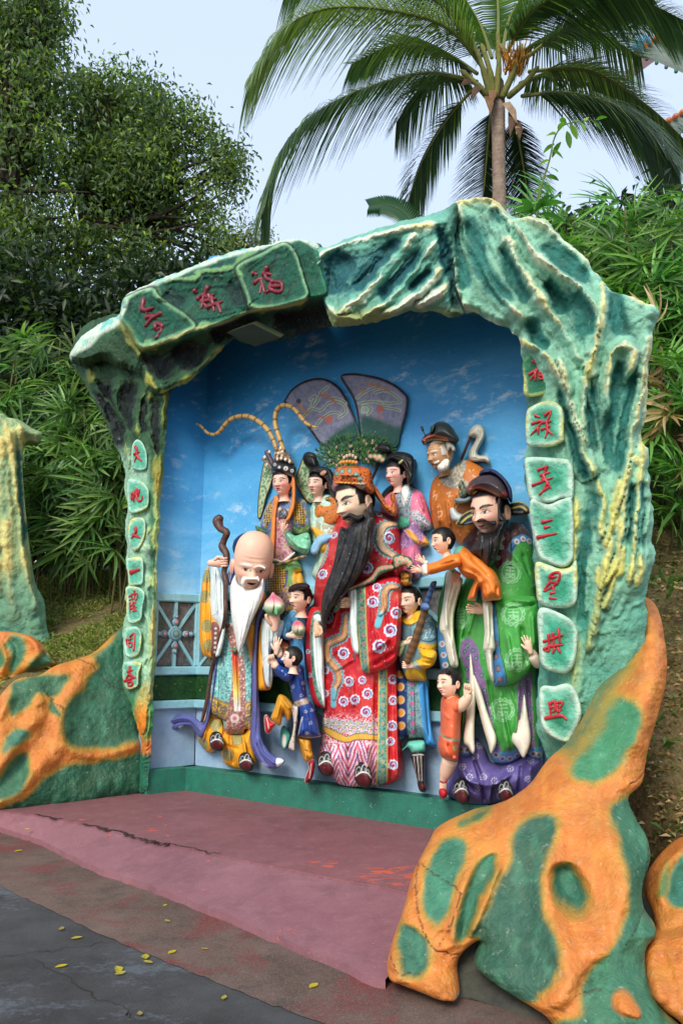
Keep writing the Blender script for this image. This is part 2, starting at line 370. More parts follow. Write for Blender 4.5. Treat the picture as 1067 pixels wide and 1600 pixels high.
def hand(name, x, y, d, size, ang, kind, parent, skin, mirror=1, F=None, **props):
    """palm, four fingers and a thumb; ang turns the finger direction (0 = right, 90 = up), thumb on the mirror side"""
    F = F or WALL; (X, Y), = q([(x, y)]); o = F.pt((X, Y), d); S = qs(size) * np.linalg.norm(o - CAM) / FOC
    fw = nrm(CAM - o); ri = nrm(np.cross((0, 0, 1), fw)); up = np.cross(fw, ri); a = math.radians(ang)
    ex = ri * math.cos(a) + up * math.sin(a); ey = (-ri * math.sin(a) + up * math.cos(a)) * mirror; ez = fw
    def W(p): return o + (ex * p[0] + ey * p[1] + ez * p[2]) * S
    parts = []
    palm = [(-.62, 0, 0), (-.45, .0, .0), (-.2, 0, .02), (.02, 0, .03)]; pr = [.15, .19, .24, .21]
    parts.append(tube_vf([W(p) for p in palm], [r * S for r in pr], 10, .62, ez))
    ln = [.40, .47, .44, .34]
    for i in range(4):
        yb = .17 - .115 * i; l = ln[i]; r0 = .068 - .004 * (i == 3)
        if kind == 'fist': pts = [(-.02, yb, .06), (.12, yb, .15), (.17, yb, .24), (.10, yb, .30), (-.02, yb, .29), (-.1, yb, .25)]
        elif kind == 'cup': pts = [(-.02, yb, .05), (l * .4, yb * 1.1, .10), (l * .75, yb * 1.15, .20), (l * .9, yb * 1.15, .31)]
        else: pts = [(-.02, yb, .03), (l * .45, yb * 1.25, .06), (l * .8, yb * 1.45, .05), (l * 1.05, yb * 1.55, .03)]
        k = len(pts); parts.append(tube_vf([W(p) for p in pts], [S * r0 * (1 - .3 * j / (k - 1)) for j in range(k)], 8))
    th = {'fist': [(-.38, .14, .06), (-.22, .26, .14), (-.06, .24, .27), (.06, .14, .33)], 'cup': [(-.38, .14, .06), (-.2, .30, .14), (-.02, .33, .24)],
          'open': [(-.38, .14, .04), (-.2, .30, .07), (-.02, .40, .08)]}[kind]
    parts.append(tube_vf([W(p) for p in th], [S * r for r in (.095, .085, .07, .06)][:len(th)], 8))
    V, Fs = join(parts); return link(name, V, Fs, SKIN, parent, np.tile(lin(skin), (len(V), 1)), **props)

# ------------------------------------------------------------------ heads
def head(x, y, hpx, d, parent, yaw=0, pitch=0, roll=0, skin=(232, 196, 168), hair=(18, 16, 16), hairline=.30, back=-.05, lips=(190, 40, 50), brow=(20, 16, 16),
         brow_w=.02, brow_up=0.0, blush=.35, eye=1.0, male=False, bald=False, mouth=0.0, wide=1.0, old=0.0, name='head', sideburn=True, dome=0.0, nose=1.0, F=None, bun=None):
    """a sculpted, painted head: crown to chin hpx sheet units; yaw>0 turns to the viewer's right, pitch>0 looks up"""
    F = F or WALL; (X0, Y0), = q([(x, y)]); o = F.pt((X0, Y0), d); H = qs(hpx) * np.linalg.norm(o - CAM) / FOC
    nu, nv = 112, 96
    U, Vv = np.meshgrid(np.arange(nu), np.linspace(0.02, 1, nv, endpoint=True) * .985)
    az = U.ravel() / nu * 2 * np.pi; az = az + .42 * np.sin(az); el = (Vv.ravel() - .5) * np.pi      # denser at the face (az = 0)
    dx, dy, dz = np.sin(az) * np.cos(el), np.cos(az) * np.cos(el), np.sin(el)
    Xh = .355 * wide * np.sign(dx) * np.abs(dx) ** .92; Yh = .43 * dy; Zh = .5 * np.sign(dz) * np.abs(dz) ** .95
    low = np.clip(-dz, 0, 1); Xh *= 1 - .30 * low ** 1.6; Yh = np.where(dy < 0, Yh * (1 - .35 * low), Yh * (1 - .02 * low))
    Xh *= 1 + dome * np.clip(dz, 0, 1) * .35; Yh *= 1 + dome * np.clip(dz, 0, 1) * .35; Zh = np.where(dz > 0, Zh * (1 + dome * .45), Zh)
    w = sstep(.15, .55, dy); G = lambda a, s: np.exp(-(a / s) ** 2); ax = np.abs(Xh)
    zt = np.clip((.05 - Zh) / .20, 0, 1); nz = np.where(Zh > -.155, zt, np.clip(1 - (-.155 - Zh) / .04, 0, 1)) * (Zh < .06)
    f = .125 * nose * nz ** 1.2 * G(Xh, .038 + .04 * zt) + .035 * nose * G(ax - .058, .032) * G(Zh + .15, .03)
    f += -.05 * G(ax - .15, .085) * G(Zh - .005, .055) + .030 * G(ax - .15, .055) * G(Zh - .0, .028)
    f += .018 * G(ax - .14, .1) * G(Zh - .085, .03) + .03 * G(ax - .21, .08) * G(Zh + .13, .07)
    f += .038 * G(Xh, .10) * (G(Zh + .245, .022) + 1.0 * G(Zh + .295, .022)) - .02 * G(Xh, .09) * G(Zh + .27, .010)
    f += .055 * G(Xh, .10) * G(Zh + .42, .06) - .015 * G(Xh, .1) * G(Zh + .345, .02)
    if mouth: f += -.06 * mouth * G(Xh, .075) * G(Zh + .28, .032)
    if old: f += old * .012 * np.sin(Zh * 70) * G(Xh, .2) * sstep(.12, .18, Zh) * sstep(.34, .28, Zh) - old * .03 * G(ax - (.10 + (-.12 - Zh) * .5), .018) * sstep(-.1, -.14, Zh) * sstep(-.36, -.3, Zh)
    Yh = Yh + f * w
    C = np.tile(lin(skin), (len(Xh), 1))
    def mx(m, col): m = np.clip(m, 0, 1); C[:] = C + (lin(col) - C) * m[:, None]
    s = .006
    mx(blush * .8 * w * G(ax - .19, .09) * G(Zh + .11, .085), (226, 96, 92))
    for sg in (-1, 1):
        ex, ez_ = (Xh - sg * .155) * sg, Zh + .002 - .12 * ((Xh - sg * .155) * sg) * 0.35
        al = .029 * eye * np.clip(1 - (ex / .085) ** 2, 0, 1)
        mx(w * sstep(s, -s, np.abs(ez_) - al) * (np.abs(ex) < .085), (226, 220, 208))
        mx(w * sstep(s, -s, np.hypot(Xh - sg * .148 + .01, Zh - .001) - .030) * (np.abs(ez_) < al + .002), (24, 16, 14))
        mx(w * sstep(.012, .004, np.abs(ez_ - al)) * (np.abs(ex) < .09), (24, 18, 18))
        mx(.6 * w * sstep(.008, .003, np.abs(ez_ + al)) * (np.abs(ex) < .08), (90, 50, 40))
        bz = Zh - (.095 + .03 * np.cos((ex + .02) / .12 * 1.3) + brow_up * ex); bw = brow_w * np.clip(1.15 - np.clip(ex / .14, -.9, 1) ** 2, .15, 1.2)
        mx(w * sstep(s, -s, np.abs(bz) - bw) * (ex > -.10) * (ex < .135), brow)
    lz = -.27; lw = .095; up = .030 * np.clip(1 - (Xh / lw) ** 2, 0, 1) * (1 - .35 * G(Xh, .02)); dn = .034 * np.clip(1 - (Xh / (lw * .85)) ** 2, 0, 1)
    mx(w * sstep(s, -s, Zh - lz - up) * sstep(s, -s, lz - Zh - dn) * (ax < lw), lips)
    mx(w * sstep(.009, .004, np.abs(Zh - lz)) * (ax < lw), (90, 20, 24))
    if mouth: mx(w * sstep(.02, .0, np.hypot(Xh / .075, (Zh + .278) / (.03 * mouth)) - 1), (70, 14, 16)); mx(w * (np.abs(Zh + .262) < .008) * (ax < .05), (235, 225, 210))
    if not bald:
        hl = hairline - .05 * G(Xh, .08) * 0; side = np.where(dy > back, (Zh > hl + .02 - .35 * np.clip(ax - .20, 0, 1) * 1.3) | ((ax > .29) & (Zh > (-.06 if sideburn else .05)) & (dy < .45)), Zh > -.36)
        hm = side.astype(float); k = hm > .5; Xh[k] *= 1.07; Yh[k] *= 1.07; Zh[k] = np.where(Zh[k] > 0, Zh[k] * 1.05, Zh[k])
        strand = .012 * np.sin(az * 46 + 6 * dz); Xh[k] += (strand * dx)[k]; Yh[k] += (strand * dy)[k]; mx(hm, hair)
    V = np.stack([Xh, Yh, Zh], 1); Fs = []
    gi = np.arange(nu * nv).reshape(nv, nu); A = gi[:-1]; Bq = gi[1:]; Q = np.stack([A, np.roll(A, -1, 1), np.roll(Bq, -1, 1), Bq], -1).reshape(-1, 4); Fs = Q.tolist()
    Fs.append(list(gi[-1])); Fs.append(list(gi[0][::-1]))
    V = V.tolist(); C = C.tolist()
    for sg in (-1, 1):                                   # ears: a curled shell with a hollow and a lobe
        b = len(V); m_, k_ = 14, 5
        for j in range(k_):
            rr = [1.0, 1.06, .8, .5, .15][j]; out = [0.0, .05, .075, .035, .03][j]
            for i in range(m_):
                th = 2 * math.pi * i / m_; ww = .075 if math.sin(th) > -.2 else .055
                V.append((sg * (.335 * wide + out + .02), -.02 - .25 * out + ww * rr * math.cos(th) * 1.0, -.06 + .13 * (1 + .18 * male) * rr * math.sin(th))); C.append(lin(skin) * np.array([.98, .9, .88]))
        for j in range(k_ - 1):
            for i in range(m_): Fs.append([b + j * m_ + i, b + j * m_ + (i + 1) % m_, b + (j + 1) * m_ + (i + 1) % m_, b + (j + 1) * m_ + i])
        Fs.append([b + (k_ - 1) * m_ + i for i in range(m_)])
    # neck
    b = len(V); m_ = 16
    for j, (zz, r, yy) in enumerate(((-.30, .17, -.06), (-.48, .165, -.07), (-.62, .19, -.09), (-.72, .25, -.10))):
        for i in range(m_): th = 2 * math.pi * i / m_; V.append((r * math.cos(th), yy + r * math.sin(th), zz)); C.append(lin(skin))
    for j in range(3):
        for i in range(m_): Fs.append([b + j * m_ + i, b + j * m_ + (i + 1) % m_, b + (j + 1) * m_ + (i + 1) % m_, b + (j + 1) * m_ + i])
    V = np.array(V) * H
    fw = CAM - o; fw[2] = 0; fw = nrm(fw); ri = nrm(np.cross((0, 0, 1), fw)) ; up = np.array([0, 0, 1.0])   # ri = viewer's right
    M0 = Matrix(((ri[0], fw[0], up[0]), (ri[1], fw[1], up[1]), (ri[2], fw[2], up[2])))
    # head x axis runs to the viewer's right, y to the viewer
    Rm = M0 @ Matrix.Rotation(math.radians(-roll), 3, 'Y') @ Matrix.Rotation(math.radians(-yaw), 3, 'Z') @ Matrix.Rotation(math.radians(pitch), 3, 'X')
    Wd = V @ np.array(Rm).T + o
    ob = link(name, Wd, Fs, SKIN, parent, np.array(C)); ob['_d'] = float(d); return ob
# ================================================================== ground, platform, hillside
def grid_sheet(name, f, x0, x1, y0, y1, nx, ny, m, **props):
    X, Y = np.meshgrid(np.linspace(x0, x1, nx), np.linspace(y0, y1, ny)); P = np.stack([X.ravel(), Y.ravel()], 1); Zz = f(P[:, 0], P[:, 1])
    i = np.arange(nx * ny).reshape(ny, nx); Q = np.stack([i[:-1, :-1], i[:-1, 1:], i[1:, 1:], i[1:, :-1]], -1).reshape(-1, 4)
    return link(name, np.column_stack([P, Zz]), Q, m, None, **props)
def node_mat(name, build, rough=.8, spec=.3):
    m = bpy.data.materials.new(name); m.use_nodes = True; nt = m.node_tree; b = nt.nodes['Principled BSDF']; b.inputs['Roughness'].default_value = rough; b.inputs['Specular IOR Level'].default_value = spec
    build(nt, b); return m
class NB:                                                   # tiny node-building aid
    def __init__(s, nt): s.nt, s.N, s.L = nt, nt.nodes, nt.links; s.pos = s.N.new('ShaderNodeNewGeometry').outputs['Position']
    def noise(s, sc, det=6, r=.6, dist=0, vec=None, st=None):
        n = s.N.new('ShaderNodeTexNoise'); n.inputs['Scale'].default_value = sc; n.inputs['Detail'].default_value = det; n.inputs['Roughness'].default_value = r; n.inputs['Distortion'].default_value = dist
        v = vec or s.pos
        if st: mp = s.N.new('ShaderNodeMapping'); mp.inputs['Scale'].default_value = st; s.L.new(v, mp.inputs['Vector']); v = mp.outputs[0]
        s.L.new(v, n.inputs['Vector']); return n.outputs['Fac']
    def vor(s, sc, feat='DISTANCE_TO_EDGE', vec=None):
        n = s.N.new('ShaderNodeTexVoronoi'); n.feature = feat; n.inputs['Scale'].default_value = sc; s.L.new(vec or s.pos, n.inputs['Vector']); return n.outputs[0]
    def rng(s, f, a, b, c=0., d=1.):
        r = s.N.new('ShaderNodeMapRange'); r.inputs[1].default_value = a; r.inputs[2].default_value = b; r.inputs[3].default_value = c; r.inputs[4].default_value = d; s.L.new(f, r.inputs[0]); return r.outputs[0]
    def mix(s, f, a, b, mode='MIX'):
        x = s.N.new('ShaderNodeMix'); x.data_type = 'RGBA'; x.blend_type = mode
        if isinstance(f, (int, float)): x.inputs[0].default_value = f
        else: s.L.new(f, x.inputs[0])
        for i, c in ((6, a), (7, b)):
            if isinstance(c, (tuple, list, np.ndarray)): x.inputs[i].default_value = (*[float(v) for v in lin(c)], 1)
            else: s.L.new(c, x.inputs[i])
        return x.outputs[2]
    def math(s, op, a, b=0.):
        x = s.N.new('ShaderNodeMath'); x.operation = op
        for i, v in ((0, a), (1, b)):
            if isinstance(v, (int, float)): x.inputs[i].default_value = v
            else: s.L.new(v, x.inputs[i])
        return x.outputs[0]
    def sep(s, ax): n = s.N.new('ShaderNodeSeparateXYZ'); s.L.new(s.pos, n.inputs[0]); return n.outputs[ax]
    def bump(s, f, b, st=.3, dist=.02):
        n = s.N.new('ShaderNodeBump'); n.inputs['Strength'].default_value = st; n.inputs['Distance'].default_value = dist; s.L.new(f, n.inputs['Height']); s.L.new(n.outputs[0], b.inputs['Normal'])

def m_asphalt(nt, b):
    k = NB(nt); c = k.mix(k.rng(k.noise(1.3, 9, .72), .40, .6), (62, 61, 60), (84, 84, 84)); pt = k.math('ADD', k.noise(.75, 9, .74, .3, st=(1, 2.0, 1)), k.math('MULTIPLY', k.math('SUBTRACT', k.noise(26, 5, .7), .5), .28))
    c = k.mix(k.rng(pt, .53, .60, 0, .6), c, (112, 120, 128)); c = k.mix(k.rng(k.noise(210, 2), .40, .75, 0, .55), c, (28, 27, 26)); c = k.mix(k.rng(k.noise(300, 1), .66, .74, 0, .5), c, (140, 140, 138))
    nt.links.new(c, b.inputs['Base Color']); k.bump(k.noise(190, 3), b, .7, .012)
def m_strip(nt, b):
    k = NB(nt); c = k.mix(k.rng(k.noise(1.4, 8, .7), .35, .65), (84, 66, 58), (112, 92, 82)); c = k.mix(k.rng(k.noise(2.0, 9, .72, .6), .50, .63), c, (112, 54, 52))
    c = k.mix(k.rng(k.noise(5, 9, .75), .52, .7, 0, .8), c, (58, 54, 50)); c = k.mix(k.rng(k.noise(140, 2), .5, .8, 0, .5), c, (150, 136, 124))
    nt.links.new(c, b.inputs['Base Color']); k.bump(k.noise(120, 3), b, .45, .01)
def m_pink_of(c1, c2, c3):
    def f(nt, b):
        k = NB(nt); c = k.mix(k.rng(k.noise(1.2, 8, .7), .3, .7), c1, c2); c = k.mix(k.rng(k.noise(3.1, 8, .7, .4, st=(1, 1, .1)), .52, .72, 0, .75), c, c3); c = k.mix(k.rng(k.noise(9, 9, .75), .5, .72, 0, .5), c, (156, 116, 118)); c = k.mix(k.rng(k.noise(.7, 6, .7, .5), .52, .66, 0, .5), c, (92, 62, 66))
        sc = k.rng(k.noise(8, 8, .7, .8, st=(1, 2.4, 1)), .53, .56)
        tot = None
        for px, py, r in ((618, 1376, .30), (448, 1436, .10), (240, 1302, .09), (130, 1286, .06), (500, 1358, .16)):
            d = nt.nodes.new('ShaderNodeVectorMath'); d.operation = 'DISTANCE'; nt.links.new(k.pos, d.inputs[0]); d.inputs[1].default_value = on_z(px, py, .12); m = k.rng(d.outputs['Value'], r, r * .3, 0, 1); tot = m if tot is None else k.math('MAXIMUM', tot, m)
        c = k.mix(k.math('MULTIPLY', sc, k.rng(tot, .1, .5)), c, (206, 92, 62)); c = k.mix(k.rng(k.noise(6.5, 6, .62, 1.2), .68, .70), c, (214, 92, 60)); c = k.mix(k.rng(k.noise(60, 3), .62, .75, 0, .35), c, (190, 160, 160))
        nt.links.new(c, b.inputs['Base Color']); b.inputs['Roughness'].default_value = .55; k.bump(k.noise(50, 8, .7), b, .35, .012)
    return f
ASPHALT = node_mat('worn_asphalt', m_asphalt, .85); STRIP = node_mat('stained_concrete', m_strip, .85); PINK = node_mat('pink_floor_paint', m_pink_of((122, 76, 80), (140, 92, 96), (106, 68, 72)), .55, .4); PINK_LIT = node_mat('lit_pink_apron_paint', m_pink_of((128, 82, 90), (146, 102, 108), (112, 74, 80)), .55, .4)  # apron pink: newer purplish paint, lightened for the stronger light falling on it

grid_sheet('ground', lambda x, y: x * 0, -400, 400, -30, 800, 3, 3, ASPHALT, kind='structure')
Z('L'); A_ = np.array(q('-400,880 0,1105 200,1200 430,1310 777,1450 1000,1540 1500,1730 2600,2150')); Bp = np.array(q('-400,760 0,895 150,945 350,1040 540,1105 777,1195 1050,1310 1500,1500'))
Z('P')
def poly_sheet(name, top, m, zz, side=0, **props):
    """flat slab; zz = heights of its corners"""
    n = len(top); V = [(p[0], p[1], h) for p, h in zip(top, zz)]; V += [(p[0], p[1], h - max(side, .05)) for p, h in zip(top, zz)]
    return link(name, V, [tuple(range(n)), tuple(range(2 * n - 1, n - 1, -1))] + [(i, n + i, n + (i + 1) % n, (i + 1) % n) for i in range(n)], m, None, flat=True, **props)
def jag(L, n, amp, z):                                         # ragged edge line on the ground
    P = np.array([on_z(*p, z) for p in smooth(L, n, False)]); t = np.arange(len(P)); P[:, 1] += (vnoise(t * .9, t * 0, 5) - .5) * amp * 2 + (vnoise(t * 3.1, t * 0, 9) - .5) * amp; return P
def strip_sheet(name, La, Lb, m, **props):
    n = len(La); V = np.concatenate([La, Lb]); Q = np.array([(i, i + 1, n + i + 1, n + i) for i in range(n - 1)]); return link(name, V, Q, m, None, flat=True, **props)
# concrete strip between road and platform
e1 = jag(A_, 14, .012, .004); e2 = jag(Bp, 12, .02, .004)
e2b = np.array([np.array(p) + (0, .6, 0) for p in np.array([on_z(*p, .004) for p in smooth(A_, 14, False)])])
back_e = e1.copy(); back_e[:, 1] += 6; strip_sheet('pavement_strip', e1, back_e, STRIP, kind='structure')
# pink apron, its broken front edge standing a finger above the concrete
ap_f = jag(Bp, 12, .018, .045)
ck = np.array(q('-300,1215 -120,1245 13,1268 57,1274 127,1287 262,1318 340,1335 460,1360 640,1395 800,1432 1000,1470'))
ck3 = np.array([on_z(*p, ZP) for p in smooth(ck, 10, False)]); t_ = np.arange(len(ck3)); ck3[:, 1] += (vnoise(t_ * 1.3, t_ * 0, 3) - .5) * .035
def resample(P, n):
    d = np.concatenate([[0], np.cumsum(np.linalg.norm(np.diff(P, axis=0), axis=1))]); t = np.linspace(0, d[-1], n); return np.column_stack([np.interp(t, d, P[:, i]) for i in range(3)])
ap_f = ap_f[ap_f[:, 0] < .235]; ck3 = ck3[ck3[:, 0] < .66]; NA = 160; fa, ca = resample(ap_f, NA), resample(ck3, NA); ca_lo = ca.copy(); ca_lo[:, 2] -= .012; ca_lo[:, 1] -= .004
low = fa.copy(); low[:, 2] = -.02
o = strip_sheet('platform_apron', low, fa, PINK_LIT, kind='structure')
strip_sheet('platform_apron', fa, ca_lo, PINK_LIT, kind='structure')
cb = ca.copy(); cb[:, 2] = .02; strip_sheet('platform', cb, ca, PINK, kind='structure')
bk = ca + np.array([2.2, 5.5, 0]); strip_sheet('platform', ca, bk, PINK, kind='structure')

def hill_z(x, y):
    # distance behind the line of the tableau
    l0 = CORNER[:2]; nn = -np.array([WU[1], -WU[0]]); nn = nn if nn @ (CAM[:2] - l0) < 0 else -nn
    s = (x - l0[0]) * nn[0] + (y - l0[1]) * nn[1]; u = (x - l0[0]) * WU[0] + (y - l0[1]) * WU[1]
    right = sstep(4.6, 5.6, u)
    left = sstep(-.9, -1.4, u)
    rise = np.interp(s, [-.2, .4, 1.5, 4.5, 40], [0, 1.2, 2.2, 3.0, 6.0])
    left = sstep(-.55, -.95, u); rl = left * (.4 + np.interp(y, [8.2, 8.6, 9.5, 11.5, 14, 40], [-.4, 1.25, 1.75, 2.75, 3.2, 6.5])) - .4
    rr = sstep(1.75, 2.15, x) * (.4 + np.interp(y, [3.8, 4.9, 5.5, 6.5, 8.0, 12, 40], [-.4, .44, .78, 1.65, 2.9, 3.8, 7])) - .4
    z = np.maximum(np.where((s > .25) & (u > -.6), rise, -.4), np.maximum(rl, rr) - .05)
    return z + (fbm(x * 1.3 + 40, y * 1.3 + 40, 4) - .5) * .25
def m_hill(nt, b):
    k = NB(nt); c = k.mix(k.rng(k.noise(3, 8, .7), .35, .65), (120, 102, 70), (80, 90, 44)); c = k.mix(k.rng(k.noise(30, 6, .7), .45, .7), c, (160, 138, 102)); c = k.mix(k.rng(k.noise(1.5, 6, .7), .5, .65), c, (78, 64, 46))
    nt.links.new(c, b.inputs['Base Color']); k.bump(k.noise(40, 6, .7), b, .8, .05)
HILL = node_mat('earth_slope', m_hill, .95, .1)
grid_sheet('hillside', hill_z, -16, 14, 3.0, 34, 220, 220, HILL, kind='structure')

# ================================================================== the painted alcove
def wall_paint(nt, b):
    k = NB(nt); z = k.sep('Z'); n1 = k.noise(1.1, 7, .62, .3, st=(1, 1, 2.6))
    zz = k.math('ADD', z, k.rng(n1, .2, .8, -.5, .5))
    c = k.mix(k.rng(zz, 1.6, 2.9), (184, 222, 242), (104, 182, 226)); c = k.mix(k.rng(zz, 2.5, 4.2), c, (44, 138, 198))
    cl = k.noise(4.2, 9, .72, .2, st=(1, 1, 2.3)); cm = k.math('MULTIPLY', k.rng(cl, .52, .66), k.rng(k.noise(1.2, 4, .5, 0, st=(1, 1, 2.4)), .48, .62))
    c = k.mix(k.math('MULTIPLY', cm, .75), c, (196, 216, 230))
    lowc = k.mix(k.rng(k.noise(4, 8, .7), .35, .7), (134, 164, 192), (158, 184, 206)); c = k.mix(k.rng(z, 1.00, 1.02), lowc, c)
    c = k.mix(k.rng(k.noise(18, 6, .75), .60, .74, 0, .3), c, (60, 84, 100)); c = k.mix(k.rng(k.noise(11, 7, .7), .62, .70, 0, .35), c, (196, 210, 220))
    nt.links.new(c, b.inputs['Base Color']); k.bump(k.noise(14, 7, .65), b, .3, .03)
WALLM = node_mat('painted_sky_wall', wall_paint, .5, .4)
def slab(name, F, pts, m, parent, th=.15, d0=0.0, **props):
    uv = F.uv(pts, d0); a = F.w(uv, d0); nn = F.n if F.n @ (CAM - F.o) > 0 else -F.n; b_ = a - nn * th; n = len(a)
    V = np.concatenate([a, b_]); return link(name, V, [tuple(range(n)), tuple(range(2 * n - 1, n - 1, -1))] + [(i, n + i, n + (i + 1) % n, (i + 1) % n) for i in range(n)], m, parent, flat=True, **props)
alc = thing('alcove_wall', 'blue sky-painted alcove wall behind the painted statues under the rock arch', 'wall', CORNER)
Z('P')
slab('back_wall', WALL, q('304,1245 309,1000 300,430 330,400 450,390 600,400 740,380 870,540 900,900 880,1345 700,1305'), WALLM, alc)
s_uv = SIDE.uv(q('318,560'), 0)[0]
V = [SIDE.w((-.57, -.1), 0)[0], SIDE.w((0, -.1), 0)[0], SIDE.w((0, 5.2), 0)[0], SIDE.w((-.57, 5.2), 0)[0]]
nn = SIDE.n if SIDE.n @ (CAM - SIDE.o) > 0 else -SIDE.n
link('side_wall', np.concatenate([V, np.array(V) - nn * .15]), [(0, 1, 2, 3), (7, 6, 5, 4), (0, 4, 5, 1), (1, 5, 6, 2), (2, 6, 7, 3), (3, 7, 4, 0)], WALLM, alc, flat=True)
GREENT = mat('green_skirting_paint', rough=.5, col=tuple(lin((34, 108, 88))), var=.2, vscale=8, dirt=.4, dscale=9, dcol=(.05, .08, .06), bump=.25, chips=.5)
def fbox(name, F, u0, u1, v0, v1, d0, d1, m, parent, col=None, bev=.012, **props):
    """bevelled slab in a frame, standing out d0..d1 along its face normal"""
    nn = F.n if F.n @ (CAM - F.o) > 0 else -F.n
    pr = [(u0, v0, d0), (u1, v0, d0), (u1, v1, d0), (u0, v1, d0), (u0, v0, d1 - bev), (u1, v0, d1 - bev), (u1, v1, d1 - bev), (u0, v1, d1 - bev), (u0 + bev, v0 + bev, d1), (u1 - bev, v0 + bev, d1), (u1 - bev, v1 - bev, d1), (u0 + bev, v1 - bev, d1)]
    V = [F.o + F.u * a + F.v * b + nn * c for a, b, c in pr]; Fs = [(3, 2, 1, 0)]
    for k in (0, 4): Fs += [(k + i, k + (i + 1) % 4, k + 4 + (i + 1) % 4, k + 4 + i) for i in range(4)]
    Fs.append((8, 9, 10, 11)); return link(name, V, Fs, m, parent, np.tile(lin(col), (12, 1)) if col is not None else None, flat=True, **props)
fbox('skirting', WALL, -.02, 4.4, -.02, .235, 0, .16, GREENT, alc)
fbox('skirting', SIDE, -.57, .0, -.02, .235, 0, .10, GREENT, alc)
# ---- balustrade in low relief: rails, star window and clipped hedge
def hedge_m(nt, b):
    k = NB(nt); c = k.mix(k.rng(k.noise(16, 7, .75), .35, .7), (10, 44, 26), (38, 84, 36)); c = k.mix(k.rng(k.noise(40, 4), .66, .7), c, (168, 160, 50)); nt.links.new(c, b.inputs['Base Color']); k.bump(k.noise(30, 5), b, .3)
def lawn_m(nt, b):
    k = NB(nt); c = k.mix(k.rng(k.noise(14, 8, .75), .35, .68), (62, 66, 66), (124, 118, 118)); c = k.mix(k.rng(k.noise(6, 6, .7), .5, .7), c, (60, 84, 62)); nt.links.new(c, b.inputs['Base Color']); k.bump(k.noise(30, 5), b, .3)
HEDGE = node_mat('painted_hedge', hedge_m, .5); SHRUB = node_mat('painted_shrubbery', lawn_m, .5)
RAIL = (140, 192, 204)
Z('P')
def vv(px, py, F=WALL, d=0.05): return F.uv([(px, py)], d)[0]
vb = [vv(672, y)[1] for y in (902, 919, 1045, 1062, 1111, 1128)]         # top rail, mid rail, bottom band
WP = {}
for F, u0, u1 in ((WALL, 0.0, 4.2), (SIDE, -.56, -.0)):
    fbox('rail', F, u0, u1, vb[1], vb[0], 0, .06, ENAMEL, alc, RAIL); fbox('rail', F, u0, u1, vb[3], vb[2], 0, .06, ENAMEL, alc, RAIL)
    fbox('rail', F, u0, u1, vb[5], vb[4], 0, .07, ENAMEL, alc, RAIL); fbox('hedge_panel', F, u0, u1, vb[4], vb[3], 0, .03, HEDGE, alc)
    WP[id(F)] = fbox('window_panel', F, u0, u1, vb[2], vb[1], 0, .012, SHRUB, alc)
def bar(F, a, b, w, d0, d1, m, parent, col):
    nn = F.n if F.n @ (CAM - F.o) > 0 else -F.n; a, b = np.array(a), np.array(b); t = nrm(b - a); s = np.array([-t[1], t[0]]) * w / 2
    c4 = [a - s, b - s, b + s, a + s]; V = [F.o + F.u * c[0] + F.v * c[1] + nn * dd for dd in (d0, d1) for c in c4]
    return link('bar', V, [(3, 2, 1, 0), (4, 5, 6, 7)] + [(i, (i + 1) % 4, 4 + (i + 1) % 4, 4 + i) for i in range(4)], m, parent, np.tile(lin(col), (8, 1)), flat=True)
def star(F, u0, u1, tag=True):
    v0, v1 = vb[2], vb[1]; cu, cv = (u0 + u1) / 2, (v0 + v1) / 2
    for i, (a, b) in enumerate((((u0, v0), (u1, v1)), ((u0, v1), (u1, v0)), ((cu, v0), (cu, v1)), ((u0, cv), (u1, cv)))): bar(F, a, b, .032, .01, .034 + .004 * i, ENAMEL, WP[id(F)], RAIL)
    nn = F.n if F.n @ (CAM - F.o) > 0 else -F.n
    def disc(u, v, r, d1, rings):
        V, C, Fs = [], [], []; n = 20
        for rr, dd, cc in rings:
            for i in range(n): th = 2 * math.pi * i / n; V.append(F.o + F.u * (u + rr * r * math.cos(th)) + F.v * (v + rr * r * math.sin(th)) + nn * (d1 + dd)); C.append(lin(cc))
        for j in range(len(rings) - 1): Fs += [(j * n + i, j * n + (i + 1) % n, (j + 1) * n + (i + 1) % n, (j + 1) * n + i) for i in range(n)]
        Fs.append(tuple((len(rings) - 1) * n + i for i in range(n))); link('boss', V, Fs, ENAMEL, WP[id(F)], np.array(C))
    disc(cu, cv, .075, .05, [(1, -.04, RAIL), (1, 0, RAIL), (.8, .006, (60, 90, 110)), (.72, .008, RAIL), (.42, .012, (60, 90, 110)), (.38, .014, (120, 160, 150))])
    for dx, dy in ((1, 0), (-1, 0), (0, 1), (0, -1)):
        for k, rr, cc in ((.125, .035, (214, 140, 150)), (.185, .026, (170, 190, 200))):
            if k < (u1 - u0) * .5: disc(cu + dx * k, cv + dy * k, rr, .05, [(1, -.03, RAIL), (1, 0, RAIL), (.6, .006, (70, 80, 110)), (.5, .01, cc)])
star(SIDE, -.53, -.05)
for u0 in (.05, .95, 1.85, 2.75): star(WALL, u0, u0 + .8)
for F, us in ((SIDE, (-.56, -.06)), (WALL, (0.0, .86, 1.76, 2.66, 3.56))):
    for u in us: fbox('post', F, u, u + .07, vb[2], vb[1], 0, .05, ENAMEL, alc, RAIL)

